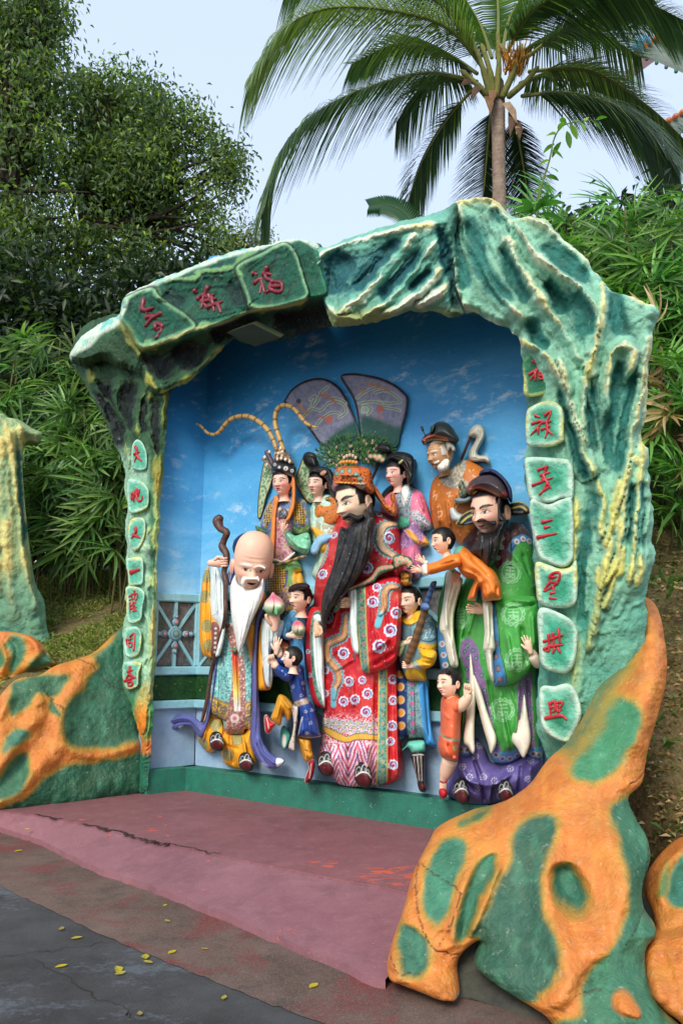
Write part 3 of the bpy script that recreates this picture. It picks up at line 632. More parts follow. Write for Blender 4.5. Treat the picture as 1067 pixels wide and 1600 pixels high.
# ================================================================== the rock arch
arch = thing('rock_arch', 'green and cream cement rock arch framing the painted statue alcove', 'arch', CORNER + WU * 1.5)
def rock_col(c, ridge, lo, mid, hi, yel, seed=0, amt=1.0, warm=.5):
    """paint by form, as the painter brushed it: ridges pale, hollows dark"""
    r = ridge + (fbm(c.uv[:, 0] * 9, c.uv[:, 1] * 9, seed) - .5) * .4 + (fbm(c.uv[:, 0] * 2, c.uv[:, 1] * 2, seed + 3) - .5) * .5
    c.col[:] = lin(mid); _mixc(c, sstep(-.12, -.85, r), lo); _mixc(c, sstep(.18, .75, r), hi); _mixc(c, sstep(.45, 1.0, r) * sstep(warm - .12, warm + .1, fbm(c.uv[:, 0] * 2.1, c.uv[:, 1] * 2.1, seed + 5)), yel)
def ridges(c, lst, F, d0, fall=16.0, depth=.15):
    """lst: (points, half-width px, height m). Folded drapery of rock: crests along the lines, sagging hollows between. Returns the ridge map."""
    n = len(c.px); near = np.full(n, 1e9); arc = np.zeros(n); pos = np.zeros(n); neg = np.zeros(n); amp = np.zeros(n); w1 = fbm(c.px[:, 0] / 14, c.px[:, 1] / 14, 21) - .5; w2 = fbm(c.px[:, 0] / 14, c.px[:, 1] / 14, 31) - .5
    for i, (pts, w, am) in enumerate(lst):
        L = smooth(pts, 6, False) if len(pts) > 2 else np.array(pts); k = np.nonzero(((c.px > L.min(0) - 45) & (c.px < L.max(0) + 45)).all(1))[0]
        if len(k) == 0: continue
        d, _, ar = seg_dist(c.px[k] + np.column_stack([w1[k], w2[k]]) * 10, L)
        if am > 0:
            en = np.clip(np.minimum(ar, 1 - ar) * 6 + .45, 0, 1); de = d + (1 - en) * 8; m = de < near[k]; kk = k[m]; near[kk] = de[m]; arc[kk] = ar[m] * len(L) + i * 31.7; amp[kk] = am
        else: g = np.exp(-(d / (1.5 * w)) ** 2) * np.clip(np.minimum(ar, 1 - ar) * 5 + .15, 0, 1); neg[k] = np.maximum(neg[k], g); c.h[k] += am * g
    crest = np.exp(-near / (4.0 + 5.5 * vnoise(arc * .3, arc * 0, 5))) * (.8 + .3 * vnoise(arc * .55, near * 0 + 3, 8)); body = np.exp(-near / fall)
    c.h += np.maximum(amp, .05) * (1.5 * body + .7 * crest) - depth * .6
    st = 1 - np.abs(vnoise(near / 3.1 + arc * .05, arc * .16, 61) - .5) * 2; st2 = 1 - np.abs(vnoise(near / 6.5, arc * .10, 67) - .5) * 2; fade = np.exp(-near / 60)
    c.h += ((st - .5) * .016 + (st2 - .5) * .045) * fade
    e = np.clip(c.d / (9 * c.mpp), 0, 1); c.h = c.h * (.3 + .7 * e)
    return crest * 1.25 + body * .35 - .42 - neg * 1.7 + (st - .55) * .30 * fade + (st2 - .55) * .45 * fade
def craggy(c, a1=.035, a2=.014, sx=1.0):
    u, v = c.uv[:, 0], c.uv[:, 1]; n = 1 - np.abs(fbm(u * 3.2 * sx + 5, v * 3.2 + 3, 11) - .5) * 2
    e = np.clip(c.d / (8 * c.mpp), 0, 1); c.h += ((n - .7) * a1 * 2 + (fbm(u * 16, v * 16, 12) - .5) * 2 * a2) * e; return (n - .72) * 2.2

# --- left column
Z('P'); lc = q('112,548 120,580 136,602 150,632 165,656 178,690 190,716 197,742 195,765 201,790 196,820 199,850 196,880 201,905 195,930 200,952 195,970 192,1000 194,1030 191,1052 195,1082 207,1105 212,1132 222,1160 218,1200 214,1236 231,1238 234,1202 240,1100 244,1000 246,900 250,800 256,724 262,660 268,612 300,570 260,500 180,490 130,510')
Z('K')
lcr = [(q('95,-60 110,0 160,60 200,110 235,180 240,330'), 5, .05), (q('330,20 320,90 325,180 345,300 350,480 345,700 340,880 330,1000 300,1180'), 5, .05), (q('390,20 372,160 362,300 355,600 350,900'), 4, .03),
       (q('262,-10 238,60 232,130 245,190'), 10, -.20), (q('165,10 180,90 212,170 230,250'), 9, -.14), (q('345,60 352,180 362,280'), 8, -.12), (q('120,-10 150,60 185,140'), 7, -.10), (q('305,60 300,130 320,190'), 6, -.10), (q('300,30 275,110 285,190'), 5, .05), (q('205,20 190,70 225,140 240,200'), 3, .04),
       (q('325,540 300,600 330,660 318,740 325,900'), 3, .035), (q('320,1010 300,1070 310,1160 300,1260 290,1330'), 4, .04), (q('345,1020 325,1100 318,1200'), 3, .03), (q('250,1045 300,1045 300,1130 285,1260 290,1340'), 4, .045), (q('330,620 310,720'), 5, -.05), (q('335,760 320,880'), 5, -.05)]
def h_lc(c):
    r = ridges(c, lcr, ARCHL, 0); r = r + .35 * craggy(c, .02, .01); c.rg = r
def c_lc(c):
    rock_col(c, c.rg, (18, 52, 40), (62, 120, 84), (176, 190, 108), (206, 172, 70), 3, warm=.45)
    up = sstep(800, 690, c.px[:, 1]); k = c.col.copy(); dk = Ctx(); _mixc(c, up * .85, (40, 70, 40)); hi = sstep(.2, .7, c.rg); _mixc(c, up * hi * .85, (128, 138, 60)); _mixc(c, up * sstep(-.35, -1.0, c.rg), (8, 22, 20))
    lf = sstep(690, 730, c.px[:, 1]) * sstep(1075, 1050, c.px[:, 1]) * sstep(238, 228, c.px[:, 0] + 6 * (fbm(c.px[:, 0] / 8, c.px[:, 1] / 8, 3) - .5)); _mixc(c, lf * .8, (160, 200, 172))
    lo = sstep(880, 960, c.px[:, 1]) * sstep(1120, 1060, c.px[:, 1]); _mixc(c, lo * .35, (140, 196, 160))
    b_ = sstep(1075, 1125, c.px[:, 1]); _mixc(c, b_ * .75 * sstep(.9, .3, np.abs(c.rg)), (70, 170, 96)); _mixc(c, b_ * sstep(.25, .6, c.rg), (226, 132, 40)); _mixc(c, sstep(1140, 1165, c.px[:, 1]), (214, 122, 50)); _mixc(c, sstep(1172, 1182, c.px[:, 1] + 4 * np.sin(c.px[:, 0])), (30, 100, 76))
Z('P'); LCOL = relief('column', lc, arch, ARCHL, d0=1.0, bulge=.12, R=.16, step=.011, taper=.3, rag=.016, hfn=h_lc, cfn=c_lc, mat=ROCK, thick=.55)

# --- beam carrying three lettered panels
Z('P'); bl = q('110,560 116,540 130,525 160,502 188,492 196,470 206,457 250,437 300,417 340,401 380,391 410,387 440,376 462,372 480,378 504,384 508,420 514,460 530,484 540,506 490,516 453,526 420,535 385,538 358,534 319,577 290,598 272,606 248,616 236,611 228,600 222,585 190,576 160,566 130,573')
PANEL = smooth(q('200,462 250,440 300,420 350,402 410,390 462,378 484,392 494,430 500,462 470,470 430,482 377,492 330,511 295,526 262,537 229,543 212,520 196,492'), 4)
Z('Ne')
blr = [(q('215,275 240,320 290,350 340,380 415,445'), 4, .07), (q('270,300 320,340 380,370'), 8, -.07), (q('700,150 665,180 690,240 725,320 735,390'), 5, .07), (q('640,230 690,320 715,370'), 9, -.08), (q('725,375 800,400 950,380 1060,340'), 4, .04),
       (q('0,370 60,320 160,270 300,230 440,220 470,190 620,170 700,130 800,60 940,20'), 8, .05), (q('5,380 30,470 90,560 160,610 300,565 430,510 600,470 760,405'), 4, .04)]
Z('H'); blr += [(q('60,230 120,190 200,210 240,190'), 5, .06), (q('60,280 100,240 160,260 230,240'), 5, .05), (q('230,480 270,520 300,600 330,650'), 5, .06), (q('270,540 330,570 360,600'), 10, -.12), (q('130,270 200,300 260,300'), 10, -.1), (q('380,500 480,560'), 12, -.12), (q('500,470 560,440 660,405'), 9, -.12), (q('700,410 800,420 880,410'), 12, -.14), (q('330,655 390,640 470,570 550,490'), 5, .05)]
SLAB1 = smooth(q('5,380 70,320 200,275 245,325 330,385 412,445 440,500 300,562 160,610 90,560 30,470', 'Ne'), 4); SLAB2 = smooth(q('665,180 700,140 800,90 930,30 1000,90 1050,250 1060,330 950,378 800,398 738,388 722,330 690,250', 'Ne'), 4)
RIM = smooth(q('20,470 90,560 160,612 300,567 430,512 600,472 760,407 950,382 1060,342', 'Ne'), 5, False)
def sdist(c, L): d = seg_dist(c.px, L, True)[0]; return np.where(inside(c.px, L), d, -d)
def h_bl(c):
    d, _, _ = seg_dist(c.px, PANEL, True); s = np.where(inside(c.px, PANEL), d, -d); c.pan = .35 * sstep(-26, 0, s) + .65 * sstep(-7, 4, s); c.s = s
    c.h += .36 * c.pan; h0_ = c.h.copy(); r = ridges(c, blr, ARCHT, 0, depth=.03); c.h = h0_ + (c.h - h0_) * .75; r = r + .3 * craggy(c, .02, .012); c.rg = r
    c.s1, c.s2 = sdist(c, SLAB1), sdist(c, SLAB2); c.h += .05 * sstep(-4, 3, c.s1) + .08 * sstep(-4, 3, c.s2)
    lf = sstep(215, 150, c.px[:, 0]); c.h += .2 * lf * np.clip(c.d / .12, 0, 1)
def c_bl(c):
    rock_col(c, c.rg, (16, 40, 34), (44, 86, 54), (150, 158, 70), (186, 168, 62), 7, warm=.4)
    p_ = sstep(-3, 3, c.s); g = fbm(c.px[:, 0] / 5 + c.px[:, 1] / 14, c.px[:, 1] / 60, 4)
    _mixc(c, p_, (18, 82, 60)); _mixc(c, p_ * sstep(.45, .7, g) * .7, (10, 48, 42)); _mixc(c, p_ * sstep(-.45, -1.1, c.rg) * .8, (10, 38, 36)); _mixc(c, p_ * sstep(.35, .9, c.rg) * .8, (126, 170, 110))  # green panel paint, deepened for the shade on the down-tilted beam face
    ed = seg_dist(c.px, PANEL, True)[0]; _mixc(c, sstep(12, 2, ed) * .5 * p_, (58, 138, 98))
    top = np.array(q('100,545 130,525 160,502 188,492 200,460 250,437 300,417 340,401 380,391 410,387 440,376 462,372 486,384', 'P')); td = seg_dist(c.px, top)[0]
    th = 9 + 9 * (fbm(c.px[:, 0] / 20, c.px[:, 1] / 20, 8) - .3) + 10 * sstep(210, 170, c.px[:, 0]); _mixc(c, sstep(th + 3, th - 3, td), (196, 212, 190)); _mixc(c, sstep(th * .9, th * .5, td) * sstep(.5, .62, fbm(c.px[:, 0] / 14, c.px[:, 1] / 14, 9)), (120, 190, 176))  # cream top edge; sunlight on the ledge is painted into it
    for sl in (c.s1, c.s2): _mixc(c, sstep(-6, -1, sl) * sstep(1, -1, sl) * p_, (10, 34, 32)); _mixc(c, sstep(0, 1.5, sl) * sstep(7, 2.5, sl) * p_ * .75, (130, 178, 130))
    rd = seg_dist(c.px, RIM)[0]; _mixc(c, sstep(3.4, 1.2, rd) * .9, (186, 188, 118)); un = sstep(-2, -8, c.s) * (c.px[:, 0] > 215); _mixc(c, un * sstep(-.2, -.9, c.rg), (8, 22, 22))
    lf = sstep(222, 200, c.px[:, 0]) * sstep(20, 36, td); _mixc(c, lf * .85, (38, 66, 40)); _mixc(c, lf * sstep(.3, .8, c.rg), (150, 150, 70))
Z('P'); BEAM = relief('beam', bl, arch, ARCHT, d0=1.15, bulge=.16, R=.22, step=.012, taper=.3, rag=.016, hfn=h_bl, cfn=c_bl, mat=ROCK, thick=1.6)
# --- middle beam with a scooped oval
Z('P'); bm = q('490,392 510,384 540,375 600,351 650,341 690,330 714,316 716,340 712,380 712,420 716,455 724,492 700,497 682,488 660,488 631,490 600,498 579,504 550,506 522,510 506,480 496,450 492,420')
Z('I')
bmr = [(q('75,200 60,240 75,300 120,350 190,360'), 7, .07), (q('70,195 130,165 220,140 320,120 390,110'), 7, .07), (q('120,350 200,290 260,210 330,140'), 5, .08), (q('180,365 260,310 330,230 395,140'), 5, .08), (q('250,350 330,300 400,230'), 6, .08), (q('330,330 400,290 430,250'), 5, .05),
       (q('110,300 105,240 150,190'), 11, -.14), (q('170,290 230,220 290,150'), 8, -.12), (q('230,310 290,260 360,170'), 8, -.11), (q('310,290 380,230'), 6, -.09), (q('395,110 410,180 440,300 450,340'), 6, -.16), (q('60,180 55,260 90,350'), 5, -.08)]
def h_bm(c): r = ridges(c, bmr, ARCHT, 0); c.rg = r + .3 * craggy(c, .025, .014)
def c_bm(c):
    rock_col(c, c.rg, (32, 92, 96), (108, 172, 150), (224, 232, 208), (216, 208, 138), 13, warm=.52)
    lo = sstep(470, 496, c.px[:, 1]); _mixc(c, lo * .8, (150, 158, 82)); _mixc(c, sstep(690, 716, c.px[:, 0]) * .8, (22, 60, 52))
Z('P'); relief('beam', bm, arch, ARCHT, d0=1.2, bulge=.2, R=.2, step=.011, taper=.3, rag=.016, hfn=h_bm, cfn=c_bm, mat=ROCK, thick=1.6)
# --- right column with the crown of the arch
Z('P'); rc = q('708,322 725,312 745,308 775,316 792,330 812,339 830,334 852,342 870,365 890,385 915,405 935,430 955,450 985,465 1012,475 1030,485 1024,510 1020,540 1014,570 1012,610 1010,640 1004,688 1012,706 1010,735 1014,765 1018,841 1024,872 1016,905 1010,960 1005,1060 985,1150 930,1190 900,1215 862,1200 848,1168 839,1139 841,1112 841,1038 838,937 835,872 826,780 817,719 822,697 822,609 814,557 812,535 800,522 778,508 739,490 722,492 712,455 708,420 704,380 700,345')
Z('I')
rcr = [(q('410,110 440,200 450,280 480,340 560,390 640,440 690,470 740,560 800,720'), 6, .10), (q('460,60 480,150 520,230 560,300 640,380'), 5, .07), (q('540,60 580,130 610,220 660,300 720,380 780,480'), 5, .08), (q('600,110 650,190 710,250 790,300 830,400 800,520 790,660'), 6, .09),
       (q('620,100 700,130 780,190 850,250 920,300 990,335'), 6, .07), (q('850,260 840,340 835,420 800,500'), 5, .07), (q('420,60 470,35 520,45 560,75 590,120 600,170'), 7, .08), (q('470,90 500,180 540,270 600,340'), 8, -.10), (q('580,180 600,250 650,330'), 6, -.09),
       (q('690,270 720,320 745,360'), 7, -.12), (q('640,370 670,430 690,460'), 6, -.14), (q('680,170 740,220 810,270'), 9, -.05), (q('880,290 880,350 900,420'), 8, -.08), (q('770,300 800,360 800,420'), 8, -.05), (q('550,80 570,110 600,160'), 5, -.06), (q('430,110 460,220 475,300'), 6, -.06)]
Z('J')
rcr += [(q('215,150 260,350 300,470 330,545'), 7, .14), (q('210,230 250,380 290,500 310,570'), 6, -.16), (q('380,330 385,200 400,115 440,95 470,125 455,200'), 5, .07), (q('520,140 490,300 460,430 440,560 400,680 370,790'), 5, .07), (q('540,60 520,150 520,300 515,430 500,520 490,700 480,850'), 5, .06),  # groove below the tongue follows its shadow, so that shade is coloured in
        (q('470,470 440,620 430,760 400,860 350,930'), 6, .07), (q('350,560 360,660 350,760'), 7, .08), (q('390,760 370,860 340,1000 330,1090'), 6, .08), (q('490,570 480,720 470,830 455,930'), 4, .06), (q('460,480 500,500 510,460'), 6, .05),
        (q('420,140 410,250 380,400 370,520'), 8, -.10), (q('490,170 460,300 440,420 420,540'), 7, -.10), (q('330,600 320,720 300,850 290,1000 290,1120'), 8, -.06), (q('470,570 460,680 450,800'), 5, -.07), (q('320,230 330,350 345,480'), 7, -.05), (q('510,560 505,700 500,830'), 5, -.06), (q('270,620 270,900 275,1020 265,1300'), 7, .05), (q('300,180 330,330 350,430 362,520'), 4, .05), (q('420,560 405,660 385,740'), 4, .05), (q('455,640 450,740 430,830 405,900'), 4, .05), (q('505,640 500,760 495,880 480,930'), 4, .05), (q('525,560 515,640 512,760'), 4, .04), (q('320,640 330,760 310,900 300,1040'), 4, .04), (q('500,200 470,330 450,440'), 4, .05), (q('350,860 345,960 325,1060 310,1150'), 4, .05), (q('400,880 385,960 360,1010'), 4, .04)]
def h_rc(c): r = ridges(c, rcr, ARCHR, 0); c.rg = r + .22 * craggy(c, .022, .010)
def c_rc(c):
    rock_col(c, c.rg, (44, 112, 102), (134, 188, 160), (218, 226, 190), (212, 206, 130), 23, warm=.46)
    _mixc(c, sstep(620, 760, c.px[:, 1]) * sstep(.15, .6, c.rg) * .75, (212, 206, 104)); _mixc(c, sstep(880, 960, c.px[:, 1]) * .45, (70, 150, 126)); _mixc(c, sstep(330, 312, c.px[:, 1] - .25 * np.abs(c.px[:, 0] - 745)) * .8, (214, 196, 118))
Z('P'); RCOL = relief('column', rc, arch, ARCHR, d0=.80, bulge=.22, R=.3, step=.012, taper=.3, rag=.016, hfn=h_rc, cfn=c_rc, mat=ROCK, thick=1.2)

# --- lettered tablets, each with its raised red character
MINT, MINT2, PALE = (104, 180, 150), (48, 146, 112), (188, 216, 194)
def tablet(pts, ch, strokes, sheet, w, F, d0, label, col=MINT, inner=MINT2, rim=PALE, bulge=.035, step=.008, dark=0):
    def cf(c):
        e = c.d / c.mpp; mx_ = e.max(); n = fbm(c.uv[:, 0] * 7, c.uv[:, 1] * 7, len(pts)) - .5
        _mixc(c, sstep(.30, .75, e / mx_ + n * .5), inner); _mixc(c, sstep(.34, .08, e / mx_ + n * .35), rim)
        _mixc(c, sstep(.30, .0, e / mx_ + n * .3) * sstep(.55, .68, fbm(c.uv[:, 0] * 3, c.uv[:, 1] * 3, 9)), (206, 208, 128))
    t = relief('tablet', pts, arch, F, d0=d0, bulge=bulge, R=.022, step=step, color=col, cfn=cf, mat=ROCK, noise=(.022, 11), thick=.3, label=label + ' with red character ' + ch)
    Z(sheet); V, Fs = join([brush(s, w * (k if k else 1), t.F, t.surf) for s, k in ((x if isinstance(x, tuple) else (x, 0)) for x in strokes)])
    link('character', V, Fs, RED, t.o)
def lc_d(px, py): return float(LCOL.surf(np.array([(px, py)]))[0])
def rc_d(px, py): return float(RCOL.surf(np.array([(px, py)]))[0])
TD = .98
def T4(*a): return sum((q(s, t) for t, s in a), [])
RT = [(q('30,130 100,60 200,90 290,200 315,300 300,350 60,400 40,250', 'Na'), '福', 'Na', ['110,120 135,142', '85,222 150,185 90,268', '128,205 130,272', '165,130 218,118', '168,158 210,150 205,185 170,192 168,158', '160,215 222,203 215,250 165,260 160,215', '188,210 190,255', '165,236 218,228']),
      (q('60,530 110,470 220,430 300,450 350,520 355,700 350,750 250,790 150,790 60,760', 'Na'), '祿', 'Na', ['130,545 162,560', '105,612 185,590 95,697', '148,640 152,692', '205,545 250,513 230,582', '190,602 252,590', '215,590 225,660 205,722', '180,655 218,640', '237,630 215,652', '225,660 262,692']),
      (q('45,900 100,870 300,880 400,900 430,1000 420,1200 340,1190 230,1230 90,1200 60,1050', 'Na'), '壽', 'Na', ['152,972 225,940', '172,1012 242,990', '218,945 190,1040', '110,1092 262,1030', '188,1005 215,1060 250,1112', '222,1080 195,1130 158,1168', '200,1128 238,1100', '180,1045 235,1065']),
      (T4(('Na', '85,1220 230,1240 340,1200 420,1220 430,1600'), ('Nb', '370,70 330,120 270,130 180,90 90,10')), '三', 'Na', [('185,1378 262,1360', 1.2), ('205,1422 242,1412', 1.1), ('148,1498 294,1466', 1.3)]),
      (q('80,100 180,112 270,142 350,130 400,80 410,300 380,430 250,450 110,410 85,300', 'Nb'), '星', 'Nb', ['190,212 215,180 267,175 258,238 200,246 190,212', '213,210 245,205', '250,252 200,292 143,318', '185,258 150,305', '215,280 228,328', '195,372 240,376', '200,335 232,328']),
      (q('105,460 250,480 400,590 400,800 360,930 280,960 130,900 105,700', 'Nb'), '拱', 'Nb', ['145,712 202,690', '182,660 186,782 146,775', '148,772 202,738', '215,650 226,782', '260,620 272,742', '206,692 292,660', '205,750 290,735', '228,772 214,802', '256,762 276,802']),
      (q('115,1080 230,1060 330,1040 400,1100 440,1290 350,1480 280,1490 170,1430 120,1340', 'Nb'), '照', 'Nb', ['190,1190 202,1292', '195,1200 226,1180 235,1250 202,1262', '240,1190 292,1185 275,1228', '250,1210 256,1262 282,1240', ('160,1312 280,1290 322,1322', 1.2), '196,1228 228,1220'])]
names = ['topmost tablet', 'second tablet', 'third tablet', 'fourth tablet', 'fifth tablet', 'sixth tablet', 'lowest tablet']
for i, (p, ch, sh, st) in enumerate(RT):
    tablet(p, ch, st, sh, 21, ARCHR, TD + (.04 if i else -.05), names[i] + ' of the right column', *( (((40, 110, 80), (24, 92, 66), (84, 140, 84)) if i == 0 else (MINT, MINT2, PALE))))
LT = [(q('180,300 190,180 235,118 290,140 335,220 350,300 345,420 300,450 240,450 185,420', 'Nc'), '天', 'Nc', ['222,195 240,232', '208,278 265,250', '236,210 240,285 212,362', '240,290 265,325 292,352']),
      (q('140,560 200,550 300,580 355,640 370,700 360,840 300,890 190,920 145,880 135,700', 'Nc'), '地', 'Nc', ['190,705 185,770 235,715', '212,690 206,797', '236,660 240,745 265,787 297,770 295,728', '266,668 258,735', '212,722 272,682']),
      (q('160,1010 210,970 290,965 330,1010 330,1140 300,1240 240,1320 190,1320 150,1230 140,1130', 'Nc'), '人', 'Nc', [('226,1078 230,1125 183,1190', 1.2), ('205,1152 272,1187', 1.2)]),
      (T4(('Nc', '120,1430 180,1400 290,1400 310,1480'), ('Nd', '310,110 300,220 240,240 155,235 140,120')), '一', 'Nc', [('178,1562 266,1530', 1.7)]),
      (q('120,265 230,255 300,290 325,350 300,480 290,590 250,640 150,650 125,560 125,400', 'Nd'), '體', 'Nd', [(s, .62) for s in ('155,362 208,330', '180,335 186,402', '158,402 212,385', '163,430 163,535', '197,420 202,532', '168,462 198,455', '168,495 198,490', '212,300 216,402', '215,345 246,330 238,395 214,402', '205,432 232,428', '214,460 212,482 238,478', '195,524 242,516', '222,490 216,520')]),
      (q('105,720 180,690 250,700 290,780 280,920 250,1000 170,1030 110,990 98,850', 'Nd'), '同', 'Nd', [(s, .75) for s in ('128,830 132,895', '165,802 215,768 210,942 190,930', '150,835 192,820', '152,870 188,862 182,908 154,908 152,870')]),
      (q('95,1090 200,1070 290,1090 260,1200 250,1330 180,1370 120,1360 90,1250', 'Nd'), '春', 'Nd', [(s, .9) for s in ('138,1182 192,1163', '163,1128 168,1235', '105,1282 226,1240', '150,1215 120,1262', '175,1215 222,1250', '140,1298 190,1288 185,1330 148,1332 140,1298')])]
for i, (p, ch, sh, st) in enumerate(LT):
    tablet(p, ch, st, sh, 30, ARCHL, 1.13, names[i] + ' of the left column', MINT, (74, 168, 138), (170, 214, 192), step=.006)
# beam characters lie on the beam itself
SHADE_RED = mat('shaded_red_lettering', rough=.4, col=tuple(lin((116, 18, 34))), var=.15, vscale=30, bump=.1)  # darker copy of the red: the beam face's shade is in the colour
for ch, st in (('壽', ['135,335 128,390 150,402 156,432', '118,388 155,400', '236,420 180,452 140,492', '150,442 192,438 148,490', '150,402 188,385', '205,482 242,488 236,530 203,568', '205,482 207,516 230,505']),
               ('祿', ['436,282 446,292', '458,332 490,308 478,385', '480,340 512,388', '515,262 500,320 547,308', '520,310 548,372', '498,347 562,330', '540,320 552,402', '545,372 602,348', '575,360 592,412', '515,382 542,370']),
               ('福', ['785,182 806,186', '795,238 836,213 825,297', '835,225 852,292', '866,148 858,200 896,222', '845,180 892,186', '900,230 885,270 920,287 956,285 950,235 905,230', '895,260 950,254', '874,290 878,296'])):
    Z('Ne'); V, Fs = join([brush(s, 27, BEAM.F, BEAM.surf, .008) for s in st]); link('character', V, Fs, SHADE_RED, BEAM.o, label='shade-darkened red raised character ' + ch)
# square inspection hatch under the beam
HATCH = mat('hatch_board', rough=.5, col=tuple(lin((14, 34, 28))), var=.15); Z('Ne')
hp = q('632,530 785,475 950,558 800,612'); dH = [.95, .55, .45, .85]
Vh = [BEAM.F.pt(p, 1.15 + (.40, .50, .36, .24)[i]) for i, p in enumerate(hp)]; nh = nrm(np.cross(Vh[1] - Vh[0], Vh[3] - Vh[0])); nh = nh if nh @ (CAM - Vh[0]) > 0 else -nh
Vh = np.array(Vh); ce = Vh.mean(0); Vi = ce + (Vh - ce) * .95 + nh * .012
link('hatch', np.concatenate([Vh + nh * .012, Vi, Vh - nh * .05]), [(0, 1, 5, 4), (1, 2, 6, 5), (2, 3, 7, 6), (3, 0, 4, 7), (0, 8, 9, 1), (1, 9, 10, 2), (2, 10, 11, 3), (3, 11, 8, 0)], mat('hatch_frame_paint', rough=.5, col=tuple(lin((40, 50, 28)))), arch, flat=True)
link('hatch_board', Vi + nh * .001, [(0, 1, 2, 3)], HATCH, arch, flat=True)

# ---- cracks across the floor paint
CRACK = mat('dark_crack', rough=.9, col=tuple(lin((44, 30, 30)))); Z('L')
def crack(name, s_, z, w):
    P = np.array([on_z(*p, z) for p in smooth(q(s_), 10, False)]); t = np.arange(len(P)); P[:, 0] += (vnoise(t * .8, t * 0, 3) - .5) * .05; P[:, 1] += (vnoise(t * .8, t * 0, 13) - .5) * .05; W_ = w * (.35 + 1.1 * vnoise(t * .5, t * 0, 7)); T = np.gradient(P, axis=0); T /= np.linalg.norm(T, axis=1)[:, None]; S_ = np.column_stack([-T[:, 1], T[:, 0], T[:, 2] * 0]) * W_[:, None]
    strip_sheet(name, P + S_, P - S_, CRACK, kind='structure')
for s_, w in (('128,851 180,862 215,868', .012), ('295,886 350,896 420,912 500,936 560,952 605,956', .017), ('605,956 700,975 777,992', .006)): crack('floor_crack', s_, ZP + .004, w)
crack('road_joint', '-60,1372 120,1345 250,1330 420,1300', .004, .0018); crack('road_joint', '120,1370 260,1450 420,1540 480,1580', .004, .0022)
# ================================================================== painted cement mounds at the foot of the arch
ORG, GRN = (206, 122, 52), (58, 114, 86)
def mound(name, label, frame, d0, pts, patches, rid, bulge, R, step=.012, thick=.9, base=ORG, holes=(), sheet='M', cracks=(), extra=None, floor=None):
    def hf(c):
        c.h += (fbm(c.uv[:, 0] * 2.2, c.uv[:, 1] * 2.2, 5) - .5) * .06 * c.edge + (fbm(c.uv[:, 0] * 9, c.uv[:, 1] * 9, 6) - .5) * .03 * c.edge + (fbm(c.uv[:, 0] * 26, c.uv[:, 1] * 26, 8) - .5) * .014 * c.edge + (1 - np.abs(fbm(c.uv[:, 0] * 4 + 9, c.uv[:, 1] * 4, 15) - .5) * 2 - .7) * .03 * c.edge
        for p, w, a in rid:
            L = smooth(p, 6, False) if len(p) > 2 else np.array(p); d, _, ar = seg_dist(c.px, L); c.h += a * np.exp(-(d / w) ** 2) * np.clip(np.minimum(ar, 1 - ar) * 5 + .35, 0, 1) * c.edge
        for p, a, soft in holes:
            L = smooth(p, 5); d, _, _ = seg_dist(c.px, L, True); s = np.where(inside(c.px, L), d, -d); c.h -= a * sstep(-soft, soft * 1.6, s)
    def cf(c):
        bs = fbm(c.px[:, 0] / 7, c.px[:, 1] / 22, 57); _mixc(c, sstep(.5, .8, bs) * .25, (230, 160, 84)); _mixc(c, sstep(.45, .2, bs) * .35, (190, 92, 34)); _mixc(c, sstep(.62, .8, fbm(c.px[:, 0] / 11, c.px[:, 1] / 11, 59)) * .3, (150, 96, 60))
        jit = (fbm(c.px[:, 0] / 18, c.px[:, 1] / 18, 41) - .5) * 14
        for p, col, soft in patches:
            L = smooth(p, 5); d, _, _ = seg_dist(c.px, L, True); s = np.where(inside(c.px, L), d, -d) + jit * min(1, soft / 9)
            mid = (164, 138, 52) if col[1] > col[0] else col
            if col[1] > col[0]: col = tuple(np.array(col) * (.88, .80, .82))
            _mixc(c, sstep(-soft * 1.5, -soft * .1, s) * .8, mid); _mixc(c, sstep(-soft * .6, soft * .8, s), col)
        y_ = fbm(c.px[:, 0] / 40, c.px[:, 1] / 40, 51); _mixc(c, sstep(.5, .75, y_) * .35 * (c.col[:, 0] > .4), (214, 150, 60))
        gs = fbm(c.px[:, 0] / 13, c.px[:, 1] / 26, 63); isg = (c.col[:, 1] > c.col[:, 0]); _mixc(c, sstep(.5, .8, gs) * .35 * isg, (84, 152, 116)); _mixc(c, sstep(.45, .2, gs) * .4 * isg, (30, 84, 62))
        for p in cracks:
            L = smooth(p, 6, False); wob = np.column_stack([fbm(c.px[:, 0] / 7, c.px[:, 1] / 7, 61) - .5, fbm(c.px[:, 0] / 7, c.px[:, 1] / 7, 71) - .5]) * 7
            d, _, _ = seg_dist(c.px + wob, L); m = sstep(1.3, .4, d); _mixc(c, m * .85, (66, 50, 34)); c.h -= .012 * m
        if extra: extra(c)
    rt = thing(name, label, 'rock', frame.o)
    cc = relief('mound_body', pts, rt, frame, d0=d0, bulge=bulge, R=R, step=step, color=base, hfn=hf, cfn=cf, mat=MOUND, thick=thick); return rt, cc
